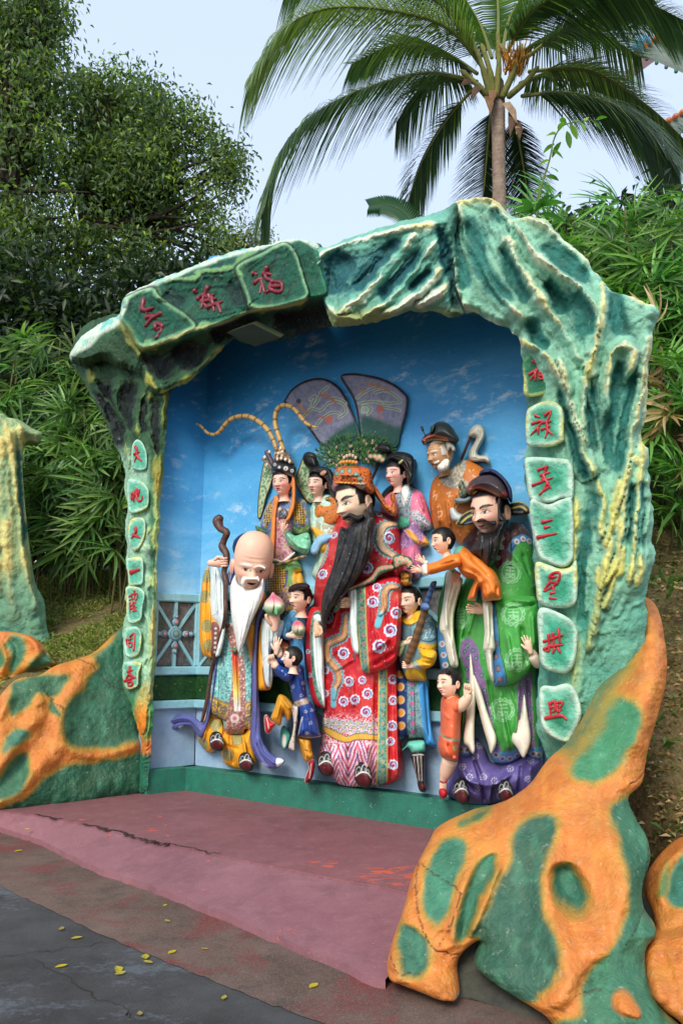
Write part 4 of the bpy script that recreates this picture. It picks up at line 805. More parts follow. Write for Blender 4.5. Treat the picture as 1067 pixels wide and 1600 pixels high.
# right mound: plane through its foot on the pavement and the shoulder by the column
Z('P'); a0, b0 = on_z(605, 1545, 0), on_z(900, 1612, 0); u_ = nrm(b0 - a0); top = at(985, 935, 5.75); v_ = top - a0; v_ = nrm(v_ - u_ * (v_ @ u_))
RM = Frame(a0, u_, v_, nrm(CAM + np.array([.2, 0, -.2]) - (a0 + top) / 2))
Z('M')
rp = q('95,760 110,680 150,560 180,450 230,350 260,300 330,262 420,240 480,215 560,160 620,80 700,0 780,-150 850,-330 880,-420 905,-455 940,-452 975,-420 1000,-330 1010,-200 985,-80 950,40 930,150 885,200 910,270 945,330 955,400 930,480 935,560 975,630 940,700 950,800 1000,900 1080,1000 900,1100 700,1000 640,945 600,900 520,850 440,800 380,740 400,668 350,700 325,750 330,850 280,856 200,830 120,800')
pat = [(q('290,330 340,320 355,360 330,440 300,540 270,580 235,550 225,480 245,400'), (70, 150, 112), 7), (q('420,370 455,365 440,430 400,510 370,600 345,645 330,600 350,500 380,420'), (62, 142, 104), 6),
       (q('520,280 600,240 640,270 610,350 590,430 600,520 635,600 640,690 600,770 555,830 480,830 400,770 370,720 400,640 380,620 420,530 460,440 500,380'), GRN, 8), (q('630,410 670,400 710,430 735,500 720,540 680,530 640,480'), (64, 140, 108), 9),
       (q('700,120 690,80 740,0 800,-110 870,-120 900,-60 860,40 820,110 760,135'), (72, 158, 104), 9), (q('810,230 850,200 900,210 950,330 960,420 930,480 960,580 980,640 940,700 960,820 1000,900 1080,1000 900,1100 680,980 640,900 720,860 720,760 790,660 840,590 860,500 850,400 830,310'), (66, 136, 98), 8),
       (q('150,600 180,585 220,610 245,650 240,720 200,760 160,740 150,680'), (60, 128, 96), 8), (q('340,270 430,236 400,262 340,285'), (92, 148, 92), 5), (q('880,-300 850,-330 780,-200 740,-60 660,30 720,20 800,-120 860,-220'), (120, 150, 90), 14)]
rid = [(q('640,250 600,420 620,560 670,700 620,830'), 20, .08), (q('760,260 840,400 840,560 760,700'), 26, .10), (q('380,390 340,500 320,640'), 8, .05), (q('465,390 420,500 375,620'), 5, .05), (q('800,-100 700,80 600,190 400,260'), 30, .08), (q('930,-420 940,-250 900,-80 860,60'), 28, .12), (q('230,380 170,560 120,740'), 22, .07), (q('300,600 250,660 310,700'), 9, -.03), (q('860,520 800,650 730,760'), 16, -.06)]
hol = [(q('625,405 670,392 715,425 742,500 725,548 680,540 635,485'), .14, 9), (q('150,600 180,585 220,610 245,650 240,720 200,760 160,740 150,680'), .05, 8), (q('420,370 455,365 440,430 400,510 370,600 345,645 330,600 350,500 380,420'), .05, 5)]
crk = [q('205,400 250,415 330,460 350,480'), q('200,410 210,540 245,640 260,660 330,700'), q('350,470 320,560 280,650'), q('120,690 135,710 150,740 215,750'), q('940,360 935,440 950,520 900,580 850,640'), q('880,150 930,120 950,60'), q('700,790 790,770')]
def rm_x(c):
    _mixc(c, .8 * sstep(.55, .65, fbm(c.px[:, 0] / 9, c.px[:, 1] / 9, 81)) * sstep(1528, 1548, c.px[:, 1] - .12 * np.abs(c.px[:, 0] - 690)) * (c.px[:, 0] < 720), (150, 160, 140))
    k = sstep(1000, 1015, c.px[:, 0] - (c.px[:, 1] - 1180) * -.06) * sstep(1080, 1130, c.px[:, 1]); _mixc(c, k * .0, (120, 110, 90))
    L = smooth(q('818,790 850,785 885,830 895,860 850,850 815,825', 'M'), 5); d, _, _ = seg_dist(c.px, L, True); s = np.where(inside(c.px, L), d, -d); _mixc(c, sstep(-6, 3, s), ORG); c.h += .06 * sstep(-6, 10, s)
rm_root, RMC = mound('painted_mound', 'large orange and green sculpted mound with a round hollow at right', RM, .05, rp, pat, rid, .26, .32, cracks=crk, holes=hol, extra=rm_x, thick=1.1, step=.0075)
# far right mound, cut by the frame
a1, b1 = on_z(1010, 1660, 0), on_z(1150, 1690, 0); u1 = nrm(b1 - a1); t1 = at(1062, 1305, 4.6); v1 = nrm((t1 - a1) - u1 * ((t1 - a1) @ u1)); FR = Frame(a1, u1, v1, nrm(CAM - (a1 + t1) / 2))
rp2 = q('1067,330 1030,350 980,400 945,460 940,520 965,580 975,640 945,660 930,740 950,840 1000,900 1070,960 1100,1100 1300,1100 1300,340 1150,300')
mound('painted_mound', 'orange mound with carved green stripes cut off at the right edge', FR, .02, rp2, [(q('1010,500 1030,440 1090,380 1200,360 1200,560 1060,570 1020,550'), (70, 160, 130), 6), (q('985,520 1000,450 1020,420 1005,520'), (112, 168, 96), 5)],
      [(q('1070,370 1010,430 990,500 1000,560'), 6, .05), (q('1090,400 1035,450 1020,530'), 5, -.04), (q('980,640 960,740 1000,880'), 14, .07), (q('1000,680 1040,760 1067,860'), 4, .03), (q('950,640 1000,640 1080,620'), 8, -.05)], .2, .2, thick=.9)
# left mound beside the left column
Z('P'); a2, b2 = on_z(0, 1269, .10), on_z(222, 1240, .12); u2 = nrm(b2 - a2); t2 = at(120, 1030, 8.45); v2 = nrm((t2 - a2) - u2 * ((t2 - a2) @ u2)); LM = Frame(a2, u2, v2, nrm(CAM - (a2 + t2) / 2))
Z('L')
lp = q('-500,330 -300,300 -160,420 -40,500 0,430 60,370 140,355 200,320 280,295 340,270 400,215 450,180 470,260 500,420 512,560 530,760 380,805 180,835 30,850 -60,860 -300,870 -500,860')
lpat = [(q('445,170 470,300 500,500 500,575 440,600 330,615 250,600 225,540 240,460 300,400 340,330 340,290 400,240'), (56, 122, 90), 7), (q('50,380 150,360 240,365 200,430 160,430 130,420 90,480 40,500 40,430'), (72, 134, 92), 6), (q('110,560 60,545 20,600 20,630 70,600'), (72, 146, 112), 6),
        (q('100,640 60,640 0,720 -60,800 -20,800 60,780 100,730'), (64, 128, 92), 6), (q('530,600 500,625 420,650 300,665 220,680 150,730 100,780 30,815 0,850 250,850 530,800'), (34, 104, 70), 6), (q('180,440 200,470 215,500 180,480'), (72, 134, 92), 4)]
lrid = [(q('440,195 340,290 230,340 60,390'), 12, .07), (q('330,320 220,480 210,600 120,700 0,800'), 16, .10), (q('140,440 150,500 90,560 0,690'), 12, .08), (q('230,610 330,640 440,615 500,590'), 9, .06), (q('40,420 0,520'), 8, .06), (q('160,440 130,460 120,520'), 8, .05)]
mound('painted_mound', 'orange and green cement mound joining the foot of the left column', LM, .05, lp, lpat, lrid, .2, .22, cracks=[q('265,295 330,330 400,400 470,410'), q('150,390 170,430 230,480'), q('640,640 560,650')], thick=.9, holes=[(q('100,640 60,640 0,720 -40,790 20,780 60,760 95,720'), .09, 8)])
# small mound at the left edge behind it
a3, b3 = at(-20, 1180, 8.9), at(90, 1160, 8.9); u3 = nrm(b3 - a3); u3[2] = 0; u3 = nrm(u3); LM2 = Frame(a3, u3, (0, 0, 1), nrm(CAM - a3))
mound('painted_mound', 'small orange mound with carved green stripes at the left edge', LM2, .02, q('-200,230 -60,205 20,198 90,208 130,225 160,255 190,300 200,315 150,335 60,370 0,440 -100,520 -260,500'), [(q('20,250 50,215 80,225 90,270 70,320 50,350 30,330 40,290'), (72, 148, 110), 5), (q('140,290 160,270 190,305 170,325 110,345 90,345 110,310'), (64, 128, 92), 5), (q('-40,250 0,260 20,310 -10,340 -60,330'), (80, 150, 100), 5)],
      [(q('30,225 60,260 50,330 20,370'), 5, -.05), (q('0,235 20,300 0,360'), 5, .05), (q('80,215 120,240 130,290 90,340'), 7, .06)], .14, .14, step=.01, thick=.5, holes=[(q('155,270 170,275 170,290 155,288'), .05, 3)])
# slender green rock far left
a4 = at(20, 985, 9.5); F4 = Frame(a4, (1, 0, 0), (0, 0, 1), nrm(CAM - a4)); Z('P')
frid = [(q('10,660 20,720 30,800 40,880 55,950'), 4, .05), (q('30,665 40,740 44,820'), 3, .05), (q('0,680 8,780 12,880 20,960'), 4, .05), (q('-20,680 -10,800 0,930'), 4, .05), (q('25,700 34,780 38,860'), 3, -.06), (q('5,720 10,820'), 3, -.06)]
def h4(c): c.rg = ridges(c, frid, F4, 0) + .3 * craggy(c, .03, .015)
fr = thing('rock_pillar', 'ribbed blue-green rock pillar on the grass bank at the far left edge', 'rock', F4.o)
relief('pillar_body', q('-60,650 0,645 12,652 30,655 50,668 66,676 62,690 42,690 36,720 40,790 48,860 56,910 70,940 74,980 84,1040 0,1060 -80,1060'), fr, F4, d0=0, bulge=.25, R=.3, step=.018, hfn=h4, cfn=lambda c: (rock_col(c, c.rg, (40, 96, 86), (146, 168, 118), (214, 206, 132), (206, 176, 96), 33), _mixc(c, sstep(870, 930, c.px[:, 1]) * .7, (78, 140, 118))), mat=ROCK, thick=.6)

# broken concrete footing, added and coloured dark for the shaded hollow under the mound
CONC = mat('shade_dark_footing', rough=.9, col=tuple(lin((66, 66, 56))), var=.4, vscale=9, bump=.8, bscale=20, dirt=.7, dscale=6, dcol=(.02, .02, .02)); Z('M')
relief('footing', q('290,850 320,700 400,640 520,760 640,850 720,930 700,1010 620,990 480,905 380,868 330,862'), rm_root, RM, d0=-.05, bulge=.03, R=.2, step=.02, color=(80, 80, 70), mat=CONC, noise=(.05, 6), thick=.5)
# ================================================================== the painted statues
def fo(s, w, a): return (q(s), qs(w) * .9, a * 1.75)
def statue(label, px, py): return thing('statue', label, 'statue', WALL.pt((px, py), .1))
def part(name, s, parent, d0, bulge, col, paint=(), folds=(), R=None, step=.008, thick=None, noise=None, mat=None, sharp=False, tags=None, hfn=None):
    pts = s if not isinstance(s, str) else q(s); return relief(name, pts, parent, WALL, d0=d0, bulge=bulge, R=R, step=step, color=col, paint=paint, folds=folds, thick=thick, noise=noise, mat=mat, sharp=sharp, hfn=hfn)
CHIP = pSpeck((225, 222, 214), .7, .93, seed=77)
def shoe(x, y, w, h, d, parent, lean=0):
    pts = [(x + lean * -.5 - w * .42, y - h * .28), (x - w * .2 - lean * .6, y - h * .5), (x + w * .2 - lean * .6, y - h * .5), (x + w * .45 - lean * .4, y - h * .2), (x + w * .5, y + h * .2), (x + w * .35 + lean * .4, y + h * .48), (x - w * .05 + lean * .5, y + h * .52), (x - w * .4 + lean * .4, y + h * .35), (x - w * .5, y + h * .05)]
    S = [pP([(x - w * .34, y + h * .02), (x, y - h * .06), (x + w * .36, y + h * .06), (x + w * .34, y + h * .36), (x + w * .05, y + h * .46), (x - w * .3, y + h * .3)], (84, 22, 28), h=.02), pL([(x - w * .42, y + h * .05), (x - w * .1, y - h * .1), (x + w * .25, y - h * .06), (x + w * .44, y + h * .12)], w * .07, (226, 226, 218), h=.006)]
    for st_ in (((-.36, -.02), (-.34, -.2), (-.2, -.3), (-.08, -.22), (-.12, -.12)), ((-.05, -.14), (.0, -.34), (.14, -.4), (.24, -.3), (.16, -.2)), ((.14, -.1), (.3, -.2), (.4, -.08)), ((-.26, -.12), (-.18, -.08))): S.append(pL([(x + w * a - lean * .5, y + h * b_) for a, b_ in st_], w * .045, (176, 178, 172), soft=.4, h=.004))
    return relief('shoe', q(pts), parent, WALL, d0=d, bulge=.12, step=.006, color=(20, 22, 24), paint=S, thick=.2)
SK, SKP = (236, 200, 172), (232, 186, 160)

# ---------------------------------------------------------------- feather fans behind the group
for nm, pts, lab, gx in (('a', '385,505 350,470 300,400 230,310 160,250 165,220 200,170 260,130 330,110 390,115 450,150 490,200 520,260 550,330 572,400 582,450 585,500 570,545 530,570 470,590 430,580 400,545', 'dark-edged feather fan painted with dragons, the left of the pair', 0),
                        ('b', '590,500 582,450 572,380 560,300 545,240 520,190 480,130 470,100 490,86 550,82 620,92 700,112 770,145 820,185 843,220 838,290 820,360 800,430 790,480 760,510 700,545 640,575 610,545', 'dark-edged feather fan painted with dragons, the right of the pair', 1)):
    Z('A'); fr = thing('feather_fan', lab, 'fan', WALL.pt(q('500,500')[0], .03), 'feather fans behind the red-robed statue')
    P_ = [pB(-1, 4.2, (46, 18, 30), h=.012), pP('380,520 400,450 480,380 560,350 585,420 585,520 480,600', (24, 74, 62), 6) if not gx else pP('580,330 660,330 760,370 820,390 800,480 620,580 580,480', (24, 74, 62), 6)]
    if not gx:
        for s_ in ('290,290 340,240 360,190 400,160', '270,320 310,280 360,290 400,250 450,240 490,260 500,300 460,330', '330,390 350,350 400,310 440,300 470,310', '300,230 330,210 310,260', '420,220 470,230 500,250'): P_ += [pL(s_, 15, (190, 192, 160), .5), pL(s_, 7, (70, 100, 104), .5)]
        P_ += [pL('360,205 400,210 440,245', 15, (170, 104, 70)), pL('240,240 260,285 290,300', 14, (180, 124, 70)), pC(405, 340, 22, (180, 96, 76)), pL('380,330 350,320', 8, (180, 96, 76)), pC(238, 238, 14, (60, 44, 40))]
    else:
        for s_ in ('560,220 600,190 640,170 690,160', '660,190 720,180 780,210 800,240 740,250 680,240', '590,300 600,260 640,280 620,310', '700,270 760,280 800,290', '570,250 640,240 700,250'): P_ += [pL(s_, 15, (190, 192, 160), .5), pL(s_, 7, (70, 100, 104), .5)]
        P_ += [pL('620,140 680,155 740,180', 13, (170, 110, 80)), pC(690, 280, 20, (176, 96, 80)), pL('680,290 690,330', 10, (176, 96, 80)), pL('580,180 600,185', 14, (180, 124, 70)), pC(605, 285, 20, (170, 190, 170), 14), pC(605, 285, 9, (170, 190, 170), 5)]
    part('fan_leaf', pts, fr, .05 if not gx else .03, .02, (128, 128, 150), [pSpeck((112, 114, 138), 1.6, .55)] + P_, R=.03, thick=.08)
    # green plumage at the foot of the leaf
    ctr = q('520,640')[0] if not gx else q('610,620')[0]; V, Fs, C_ = [], [], []
    for k in range(520 if not gx else 420):
        a = random.uniform(math.radians(62), math.radians(158)) if not gx else random.uniform(math.radians(28), math.radians(115)); r = random.uniform(8, 62 if not gx else 56)
        x, y = ctr[0] + r * 1.0 * math.cos(a) * (1.0), ctr[1] - r * math.sin(a) * .95; 
        if gx and x < 564: continue
        if not gx and x > 566: continue
        l = random.uniform(6, 10); a2 = a + random.uniform(-.5, .5); dd = .09 + random.uniform(0, .05)
        p0, p1 = WALL.pt((x, y), dd), WALL.pt((x + l * math.cos(a2), y - l * math.sin(a2)), dd + .03); sd = nrm(np.cross(p1 - p0, WALL.n)) * .0055; m_ = (p0 + p1) / 2 + WALL.n * .015; b = len(V)
        V += [p0 - sd * .6, p0 + sd * .6, m_ + sd, p1, m_ - sd, m_ + WALL.n * .008]; Fs += [(b, b + 1, b + 5), (b + 1, b + 2, b + 5), (b + 2, b + 3, b + 5), (b + 3, b + 4, b + 5), (b + 4, b, b + 5)]
        cc = lin(random.choice([(40, 96, 44), (58, 112, 52), (26, 74, 44), (84, 120, 58)])); C_ += [cc] * 6
    link('plumage', V, Fs, ENAMEL, fr, np.array(C_), kind='stuff')
    for k in range(26):
        a = random.uniform(math.radians(70), math.radians(150)) if not gx else random.uniform(math.radians(35), math.radians(105)); r = random.uniform(14, 50); x, y = ctr[0] + r * math.cos(a), ctr[1] - r * math.sin(a) * .95
        if (gx and x < 566) or (not gx and x > 563): continue
        pt_ = WALL.pt((x, y), .15); v_, f_ = tube_vf([pt_ - WALL.v * .008, pt_ + WALL.v * .008], .011, 8, .5, WALL.d); link('feather_eye', v_, f_, ENAMEL, fr, np.tile(lin((164, 130, 104)), (len(v_), 1)))
    Z('A')
    if gx: wall_tube('handle', '690,560 670,610 640,680', .10, 8, fr, (60, 22, 32))

# ---------------------------------------------------------------- back row: warrior maiden with pheasant plumes
Z('A'); w = statue('statue of a warrior maiden with two long curling pheasant plumes on her headdress', 445, 1000)
for s_ in ('50,560 95,600 100,640 80,720 60,770 40,850 25,890 8,880 10,800 20,700', '262,545 285,560 330,640 350,720 320,800 285,800 240,740 215,690 235,620'):
    part('back_flag', s_, w, .03, .05, (170, 190, 150), [pSpeck((96, 130, 96), 1.0, .5), pB(-1, 2.4, (56, 66, 60)), pB(2.4, 3.6, (196, 170, 90))], R=.03)
part('body', '110,755 150,745 195,750 240,775 278,795 300,870 298,960 250,975 205,985 210,1050 222,1100 165,1140 110,1135 72,1110 66,1050 60,985 22,940 35,880 65,810', w, .06, .2, (96, 118, 152),
     [pP('95,870 150,850 190,900 200,990 222,1100 160,1145 100,1130 75,1080 85,960', (206, 150, 168)), pSpeck((150, 84, 108), .8, .55, '95,870 150,850 190,900 200,990 222,1100 160,1145 100,1130 75,1080 85,960'),
      pCheck([(206, 160, 60), (40, 36, 50)], 2.6, '62,800 88,810 82,900 60,940 42,930 50,850', .7), pCheck([(206, 160, 60), (40, 36, 50)], 2.6, '220,795 262,830 275,900 250,930 215,900 205,850', .7), pB(-1, 2.2, (150, 168, 186)), pC(48, 925, 9, (150, 160, 180)), pC(255, 945, 8, (150, 160, 180)), pC(280, 900, 8, (150, 160, 180)), pSpeck((176, 160, 100), 1.0, .72)], [fo('90,780 60,930', 8, .02), fo('250,800 260,940', 8, .02)])
part('fringe', '205,925 240,945 295,925 298,965 255,978 215,965', w, .2, .05, (52, 84, 46), [pSpeck((110, 124, 60), .6, .5)], noise=(.02, 40))
part('fringe', '0,930 40,945 75,960 70,975 20,975 0,950', w, .1, .05, (60, 96, 50), [pSpeck((110, 124, 60), .6, .5)], noise=(.02, 40))
Z('C'); part('skirt', '690,325 740,350 800,330 845,320 858,350 885,400 850,420 875,420 892,470 882,510 860,560 850,640 800,650 740,600 690,560 668,520 672,420 690,400', w, .08, .16, (104, 150, 84),
     [pP('695,400 745,385 792,415 785,480 760,530 720,545 680,520 672,450', (200, 160, 70)), pCheck([(222, 178, 74), (70, 50, 60)], 2.6, '695,400 745,385 792,415 785,480 760,530 720,545 680,520 672,450', .75), pL('672,440 680,520 720,545 762,530 790,470 795,410', 9, (70, 84, 150)),
      pP('825,425 862,395 890,430 892,500 860,540 835,500', (214, 162, 52)), pP('780,500 830,490 850,560 850,640 790,640 700,580 740,550', (196, 158, 92)), pSpeck((110, 96, 140), .9, .5, '780,500 830,490 850,560 850,640 790,640 700,580 740,550'), pL('790,590 830,600', 8, (50, 50, 60)), pL('800,620 850,615', 6, (220, 170, 60))], [fo('800,330 790,420', 6, .02), fo('840,430 850,520', 6, .02)])
part('apron_edge', '690,320 715,335 740,340 765,350 790,330 835,300 838,312 800,350 770,362 740,358 720,355 700,345', w, .2, .06, (232, 224, 214)); wall_tube('belt', '735,372 780,360 830,345 870,330 900,325', .26, 8, w, (176, 150, 96), band=(8, 4, (120, 90, 60)))
Z('A'); part('sleeve', '160,965 185,960 220,985 285,965 305,1010 300,1070 270,1090 225,1070 185,1040 165,1005', w, .2, .14, (118, 190, 150), [pSpeck((150, 210, 176), 1.2, .6)], [fo('180,980 230,1040 290,1060', 8, .02), fo('200,970 260,1000 300,1010', 7, -.015)])
part('scarf', '105,765 130,780 120,830 112,900 108,1000 102,1065 85,1102 66,1090 74,1040 84,960 88,850', w, .24, .07, (226, 136, 58), folds=[fo('110,790 98,900 88,1060', 5, -.015)])
part('scarf', '200,655 216,665 220,740 214,830 190,890 172,908 160,898 178,860 196,800 200,730', w, .30, .06, (226, 136, 58), folds=[fo('210,700 205,800 180,890', 4, -.012)])
head(150, 692, 146, .26, w, yaw=-30, pitch=-4, skin=(240, 190, 170), blush=.8, hairline=.24, lips=(200, 40, 56))
part('headband', '92,580 120,565 160,575 218,600 222,640 205,662 160,645 92,635 86,605', w, .26, .17, (28, 30, 36), [pC(105, 590, 8, (210, 206, 196), 4), pC(130, 605, 7, (210, 206, 196)), pC(165, 612, 12, (214, 208, 198), 0), pC(165, 612, 5, (40, 40, 44)), pC(200, 625, 9, (210, 206, 196), 5), pL('92,628 160,640 206,655', 4, (196, 190, 176))], R=.06)
part('crown', '104,570 100,530 115,505 130,490 155,490 172,520 200,560 210,590 160,575', w, .24, .15, (170, 120, 80), [pSpeck((226, 200, 160), .8, .5), pSpeck((60, 50, 46), .8, .62, seed=5)], noise=(.02, 30))
for x, y, r in ((120, 560, 11), (142, 556, 12), (165, 562, 12), (188, 574, 11), (125, 528, 10), (148, 520, 11), (50, 550, 12), (75, 520, 10), (62, 590, 9), (138, 500, 12)): wall_tube('pearl', [(x, y - 3), (x, y + 3)], .40 if x > 100 else .22, r * .8, w, (222, 206, 186))
wall_tube('ornament', '60,520 80,560 100,600', .2, 14, w, (74, 60, 70)); wall_tube('ornament', '40,560 60,580 95,620', .2, 10, w, (120, 106, 96))
hand('hand', 150, 925, .36, 62, 95, 'open', w, SKP, mirror=-1); part('tassel_flower', '120,850 140,830 165,840 180,870 165,890 140,890 118,880', w, .33, .05, (70, 74, 88), [pSpeck((150, 146, 150), .6, .55)], noise=(.02, 50)); wall_tube('flower', '133,838 134,842', .38, 12, w, (206, 180, 172))
Z('H'); wall_tube('pheasant_plume', '455,758 470,766 492,788 515,793 532,782 545,765 565,745 590,735 618,733 640,740 668,758 690,782 706,812 716,840', .34, [3, 4, 5, 6, 7, 7.5, 8, 8, 8, 8, 8, 8, 8, 8], w, (188, 150, 84), band=(7, 1, (50, 34, 26)))
wall_tube('pheasant_plume', '738,842 724,800 712,760 714,722 728,702 748,698 772,708 795,735 815,758 845,770', .36, [8, 8, 8, 8, 8, 8, 7, 7, 6, 3.5], w, (188, 150, 84), band=(7, 1, (50, 34, 26)))

# ---------------------------------------------------------------- back row: maiden in pale green
Z('A'); m2 = statue('statue of a maiden in pale green with an orange cloud collar and a topknot', 500, 950)
part('body', '335,775 380,750 430,770 470,800 480,900 450,960 430,1060 400,1180 350,1230 310,1200 335,1100 318,1050 300,960 298,860 312,810', m2, .03, .16, (172, 212, 190), [pP('330,900 370,925 440,930 470,900 470,980 420,985 340,960', (178, 176, 140)), pSpeck((206, 226, 210), 1.4, .6)], [fo('320,830 315,950', 6, .015), fo('380,960 350,1150', 8, .02)])
part('cloud_collar', '325,860 330,825 350,808 385,815 410,812 412,795 385,790 388,772 430,768 470,790 480,840 470,880 450,910 410,930 370,920 365,890 340,890', m2, .14, .08, (206, 116, 48), [pB(-1, 1.3, (60, 30, 30)), pB(1.3, 2.2, (214, 170, 90)), pSpeck((70, 96, 50), .8, .72)])
part('sleeve', '305,938 340,940 380,960 412,990 408,1050 380,1080 350,1070 330,1000', m2, .13, .10, (226, 168, 50), folds=[fo('320,950 360,1060', 6, .015)])
part('sash', '350,985 400,975 430,990 400,1020 365,1040 340,1085 310,1088 300,1060 320,1020', m2, .22, .06, (140, 186, 214), folds=[fo('340,1000 320,1070', 5, -.012)])
head(345, 700, 140, .17, m2, yaw=-36, pitch=-4, roll=-4, skin=(240, 196, 172), blush=.55, hairline=.20, lips=(190, 48, 60))
part('hair', '296,655 300,618 330,600 370,600 410,615 432,650 440,720 455,790 430,770 405,735 400,700 385,670 350,648 320,645', m2, .20, .12, (24, 24, 26), folds=[fo('320,620 390,640 425,720', 5, -.012), fo('340,608 410,640', 4, -.012)])
part('topknot', '262,570 264,535 290,518 325,530 342,560 345,595 330,620 300,610 280,600', m2, .12, .14, (24, 24, 26), folds=[fo('275,540 320,545 340,590', 5, -.015)]); part('hairpin', '355,640 375,622 392,628 385,645 365,652', m2, .32, .02, (186, 140, 110))

# ---------------------------------------------------------------- back row: maiden in pink
Z('A'); m3 = statue('statue of a long-haired maiden in a pink and lilac gown beside the fan handle', 640, 950)
part('long_hair', '690,800 700,750 730,715 770,690 800,640 880,560 885,600 868,680 900,740 945,800 968,870 972,910 955,900 940,860 900,800 850,720 800,730 760,740 720,800 700,840', m3, .04, .10, (22, 22, 24), folds=[fo('860,650 900,750 960,870', 5, -.012), fo('870,690 920,790', 4, -.012)])
part('body', '705,780 745,745 790,720 830,695 868,715 920,745 942,790 960,850 978,930 960,955 930,965 965,1030 935,1045 915,1060 922,1130 905,1215 850,1230 800,1180 780,1060 785,930 700,890 690,840', m3, .06, .18, (218, 108, 140),
     [pP('775,730 815,700 860,705 880,720 865,770 855,860 850,905 805,905 790,820', (150, 170, 180)), pSpeck((96, 124, 140), .8, .55, '775,730 815,700 860,705 880,720 865,770 855,860 850,905 805,905 790,820'), pP('815,720 840,710 850,730 832,800 820,820 808,760', (226, 232, 226)), pL('800,725 815,775 835,820', 4, (60, 80, 90)), pL('870,720 850,790 838,850', 4, (60, 80, 90)),
      pP('860,850 900,855 975,920 978,945 935,960 900,925 862,890', (156, 172, 182)), pSpeck((96, 118, 134), .8, .55, '860,850 900,855 975,920 978,945 935,960 900,925 862,890'), pDots([(878, 868), (905, 890), (940, 925)], 7, (180, 110, 130), (220, 224, 226), 11),
      pP('790,905 850,900 900,930 935,975 910,1010 840,1050 790,1045', (150, 110, 160)), pSpeck((190, 160, 196), .7, .68, '790,905 850,900 900,930 935,975 910,1010 840,1050 790,1045'), pP('830,945 870,965 905,1010 915,1030 940,985 955,960 968,1030 935,1045 890,1025 850,985', (226, 160, 52), h=.012), pP('840,1060 910,1040 925,1130 905,1215 850,1230', (224, 120, 156)), pSpeck((244, 196, 170), .9, .84)], [fo('900,760 930,850', 8, .02), fo('800,920 850,1000', 6, .02), fo('870,1060 880,1200', 6, .02)])
part('fan_knot', '785,900 800,880 850,880 862,905 850,940 800,950 782,925', m3, .2, .06, (108, 190, 160), [pCheck([(90, 176, 146), (60, 130, 110)], 1.7, None, .5)])
head(782, 642, 148, .20, m3, yaw=-44, pitch=-8, roll=-6, skin=(242, 190, 176), blush=.9, hairline=.20, lips=(206, 40, 60))
part('hair', '716,575 730,545 770,520 830,522 872,545 882,600 872,680 845,705 835,660 825,620 800,590 760,570', m3, .22, .13, (22, 22, 24), folds=[fo('760,545 830,570 860,650', 6, -.012), fo('800,530 860,580', 4, -.012)])
part('topknot', '668,490 690,470 735,475 752,500 748,525 715,525 680,515', m3, .2, .10, (22, 22, 24)); part('hair_ornament', '620,540 640,528 680,530 720,545 722,570 700,585 660,570 625,560', m3, .24, .05, (60, 84, 60), [pDots([(635, 545), (660, 545), (685, 545), (700, 565), (670, 560)], 9, (214, 150, 120), (120, 150, 110), 13)]); part('hairpin', '790,580 812,560 818,570 800,588', m3, .40, .02, (170, 170, 120))

# ---------------------------------------------------------------- back row: white-bearded attendant with bowl
Z('B'); om = statue('white-bearded old man statue in rust-brown coat and black cap holding a bowl', 700, 950)
part('coat', '385,425 430,400 470,375 520,350 570,365 615,395 640,430 640,600 600,760 560,820 500,830 470,805 400,760 348,735 328,640 322,560 332,495 350,450', om, .05, .22, (190, 108, 40), [pP('380,440 410,410 445,380 470,350 520,350 525,400 505,450 540,490 500,512 440,505 395,480', (150, 142, 126)), pSpeck((196, 190, 170), .7, .5, '380,440 410,410 445,380 470,350 520,350 525,400 505,450 540,490 500,512 440,505 395,480'), pL('400,420 430,445 465,450', 5, (214, 206, 190)), pSpeck((224, 170, 120), 1.6, .86)] +
     [pL(s_, 5, (230, 190, 150)) for s_ in ('345,555 365,545 360,575', '420,540 440,530 430,555 445,550', '370,640 395,635 390,660 370,665', '530,740 545,745', '560,440 575,450')], [fo('370,600 380,700', 10, .03), fo('420,580 440,720', 9, .03), fo('345,520 335,640', 8, .02), fo('470,540 450,640', 8, .02)])
part('cuff', '435,630 455,615 480,640 510,655 500,690 470,695 445,680', om, .30, .07, (196, 204, 200)); hand('hand', 490, 585, .36, 60, 60, 'cup', om, (170, 120, 80), mirror=1)
head(380, 325, 168, .26, om, yaw=-50, pitch=-10, skin=(182, 138, 98), blush=.25, hairline=.36, hair=(206, 200, 188), brow=(206, 196, 180), lips=(170, 60, 56), mouth=.8, old=1, male=True, brow_w=.018)
part('beard', '365,385 385,365 410,345 432,350 436,375 425,400 400,415 375,412', om, .42, .07, (226, 220, 206), folds=[fo('400,360 385,410', 3, -.01), fo('420,360 410,405', 3, -.01)]); part('moustache', '345,370 370,352 380,358 365,372', om, .46, .02, (226, 220, 206))
part('side_hair', '412,255 440,252 462,272 466,300 450,300 440,285 425,300', om, .30, .04, (176, 168, 154), folds=[fo('440,265 480,315', 4, -.012)])
part('cap', '296,215 325,195 335,165 365,142 405,140 440,160 472,205 488,240 470,256 420,250 370,245 320,250 296,272 278,245', om, .26, .2, (32, 42, 40), [pP('280,232 330,208 400,220 430,235 425,252 370,247 320,250 296,272 278,250', (60, 30, 30)), pL('285,240 340,215 420,232', 7, (190, 90, 70)), pL('295,262 325,242 380,238 425,246', 6, (200, 160, 90))] + [pC(300 + i * 17, 246 - 7 * math.sin(i / 7 * 3), 6, (226, 200, 140), 3) for i in range(8)], R=.1)
part('cap_fold', '326,200 330,170 352,152 345,190', om, .44, .03, (20, 50, 44)); wall_tube('cap_pin', '300,215 285,185', .42, 3, om, (20, 26, 24)); wall_tube('cap_pin', '286,186 280,168', .42, 7, om, (20, 26, 24))
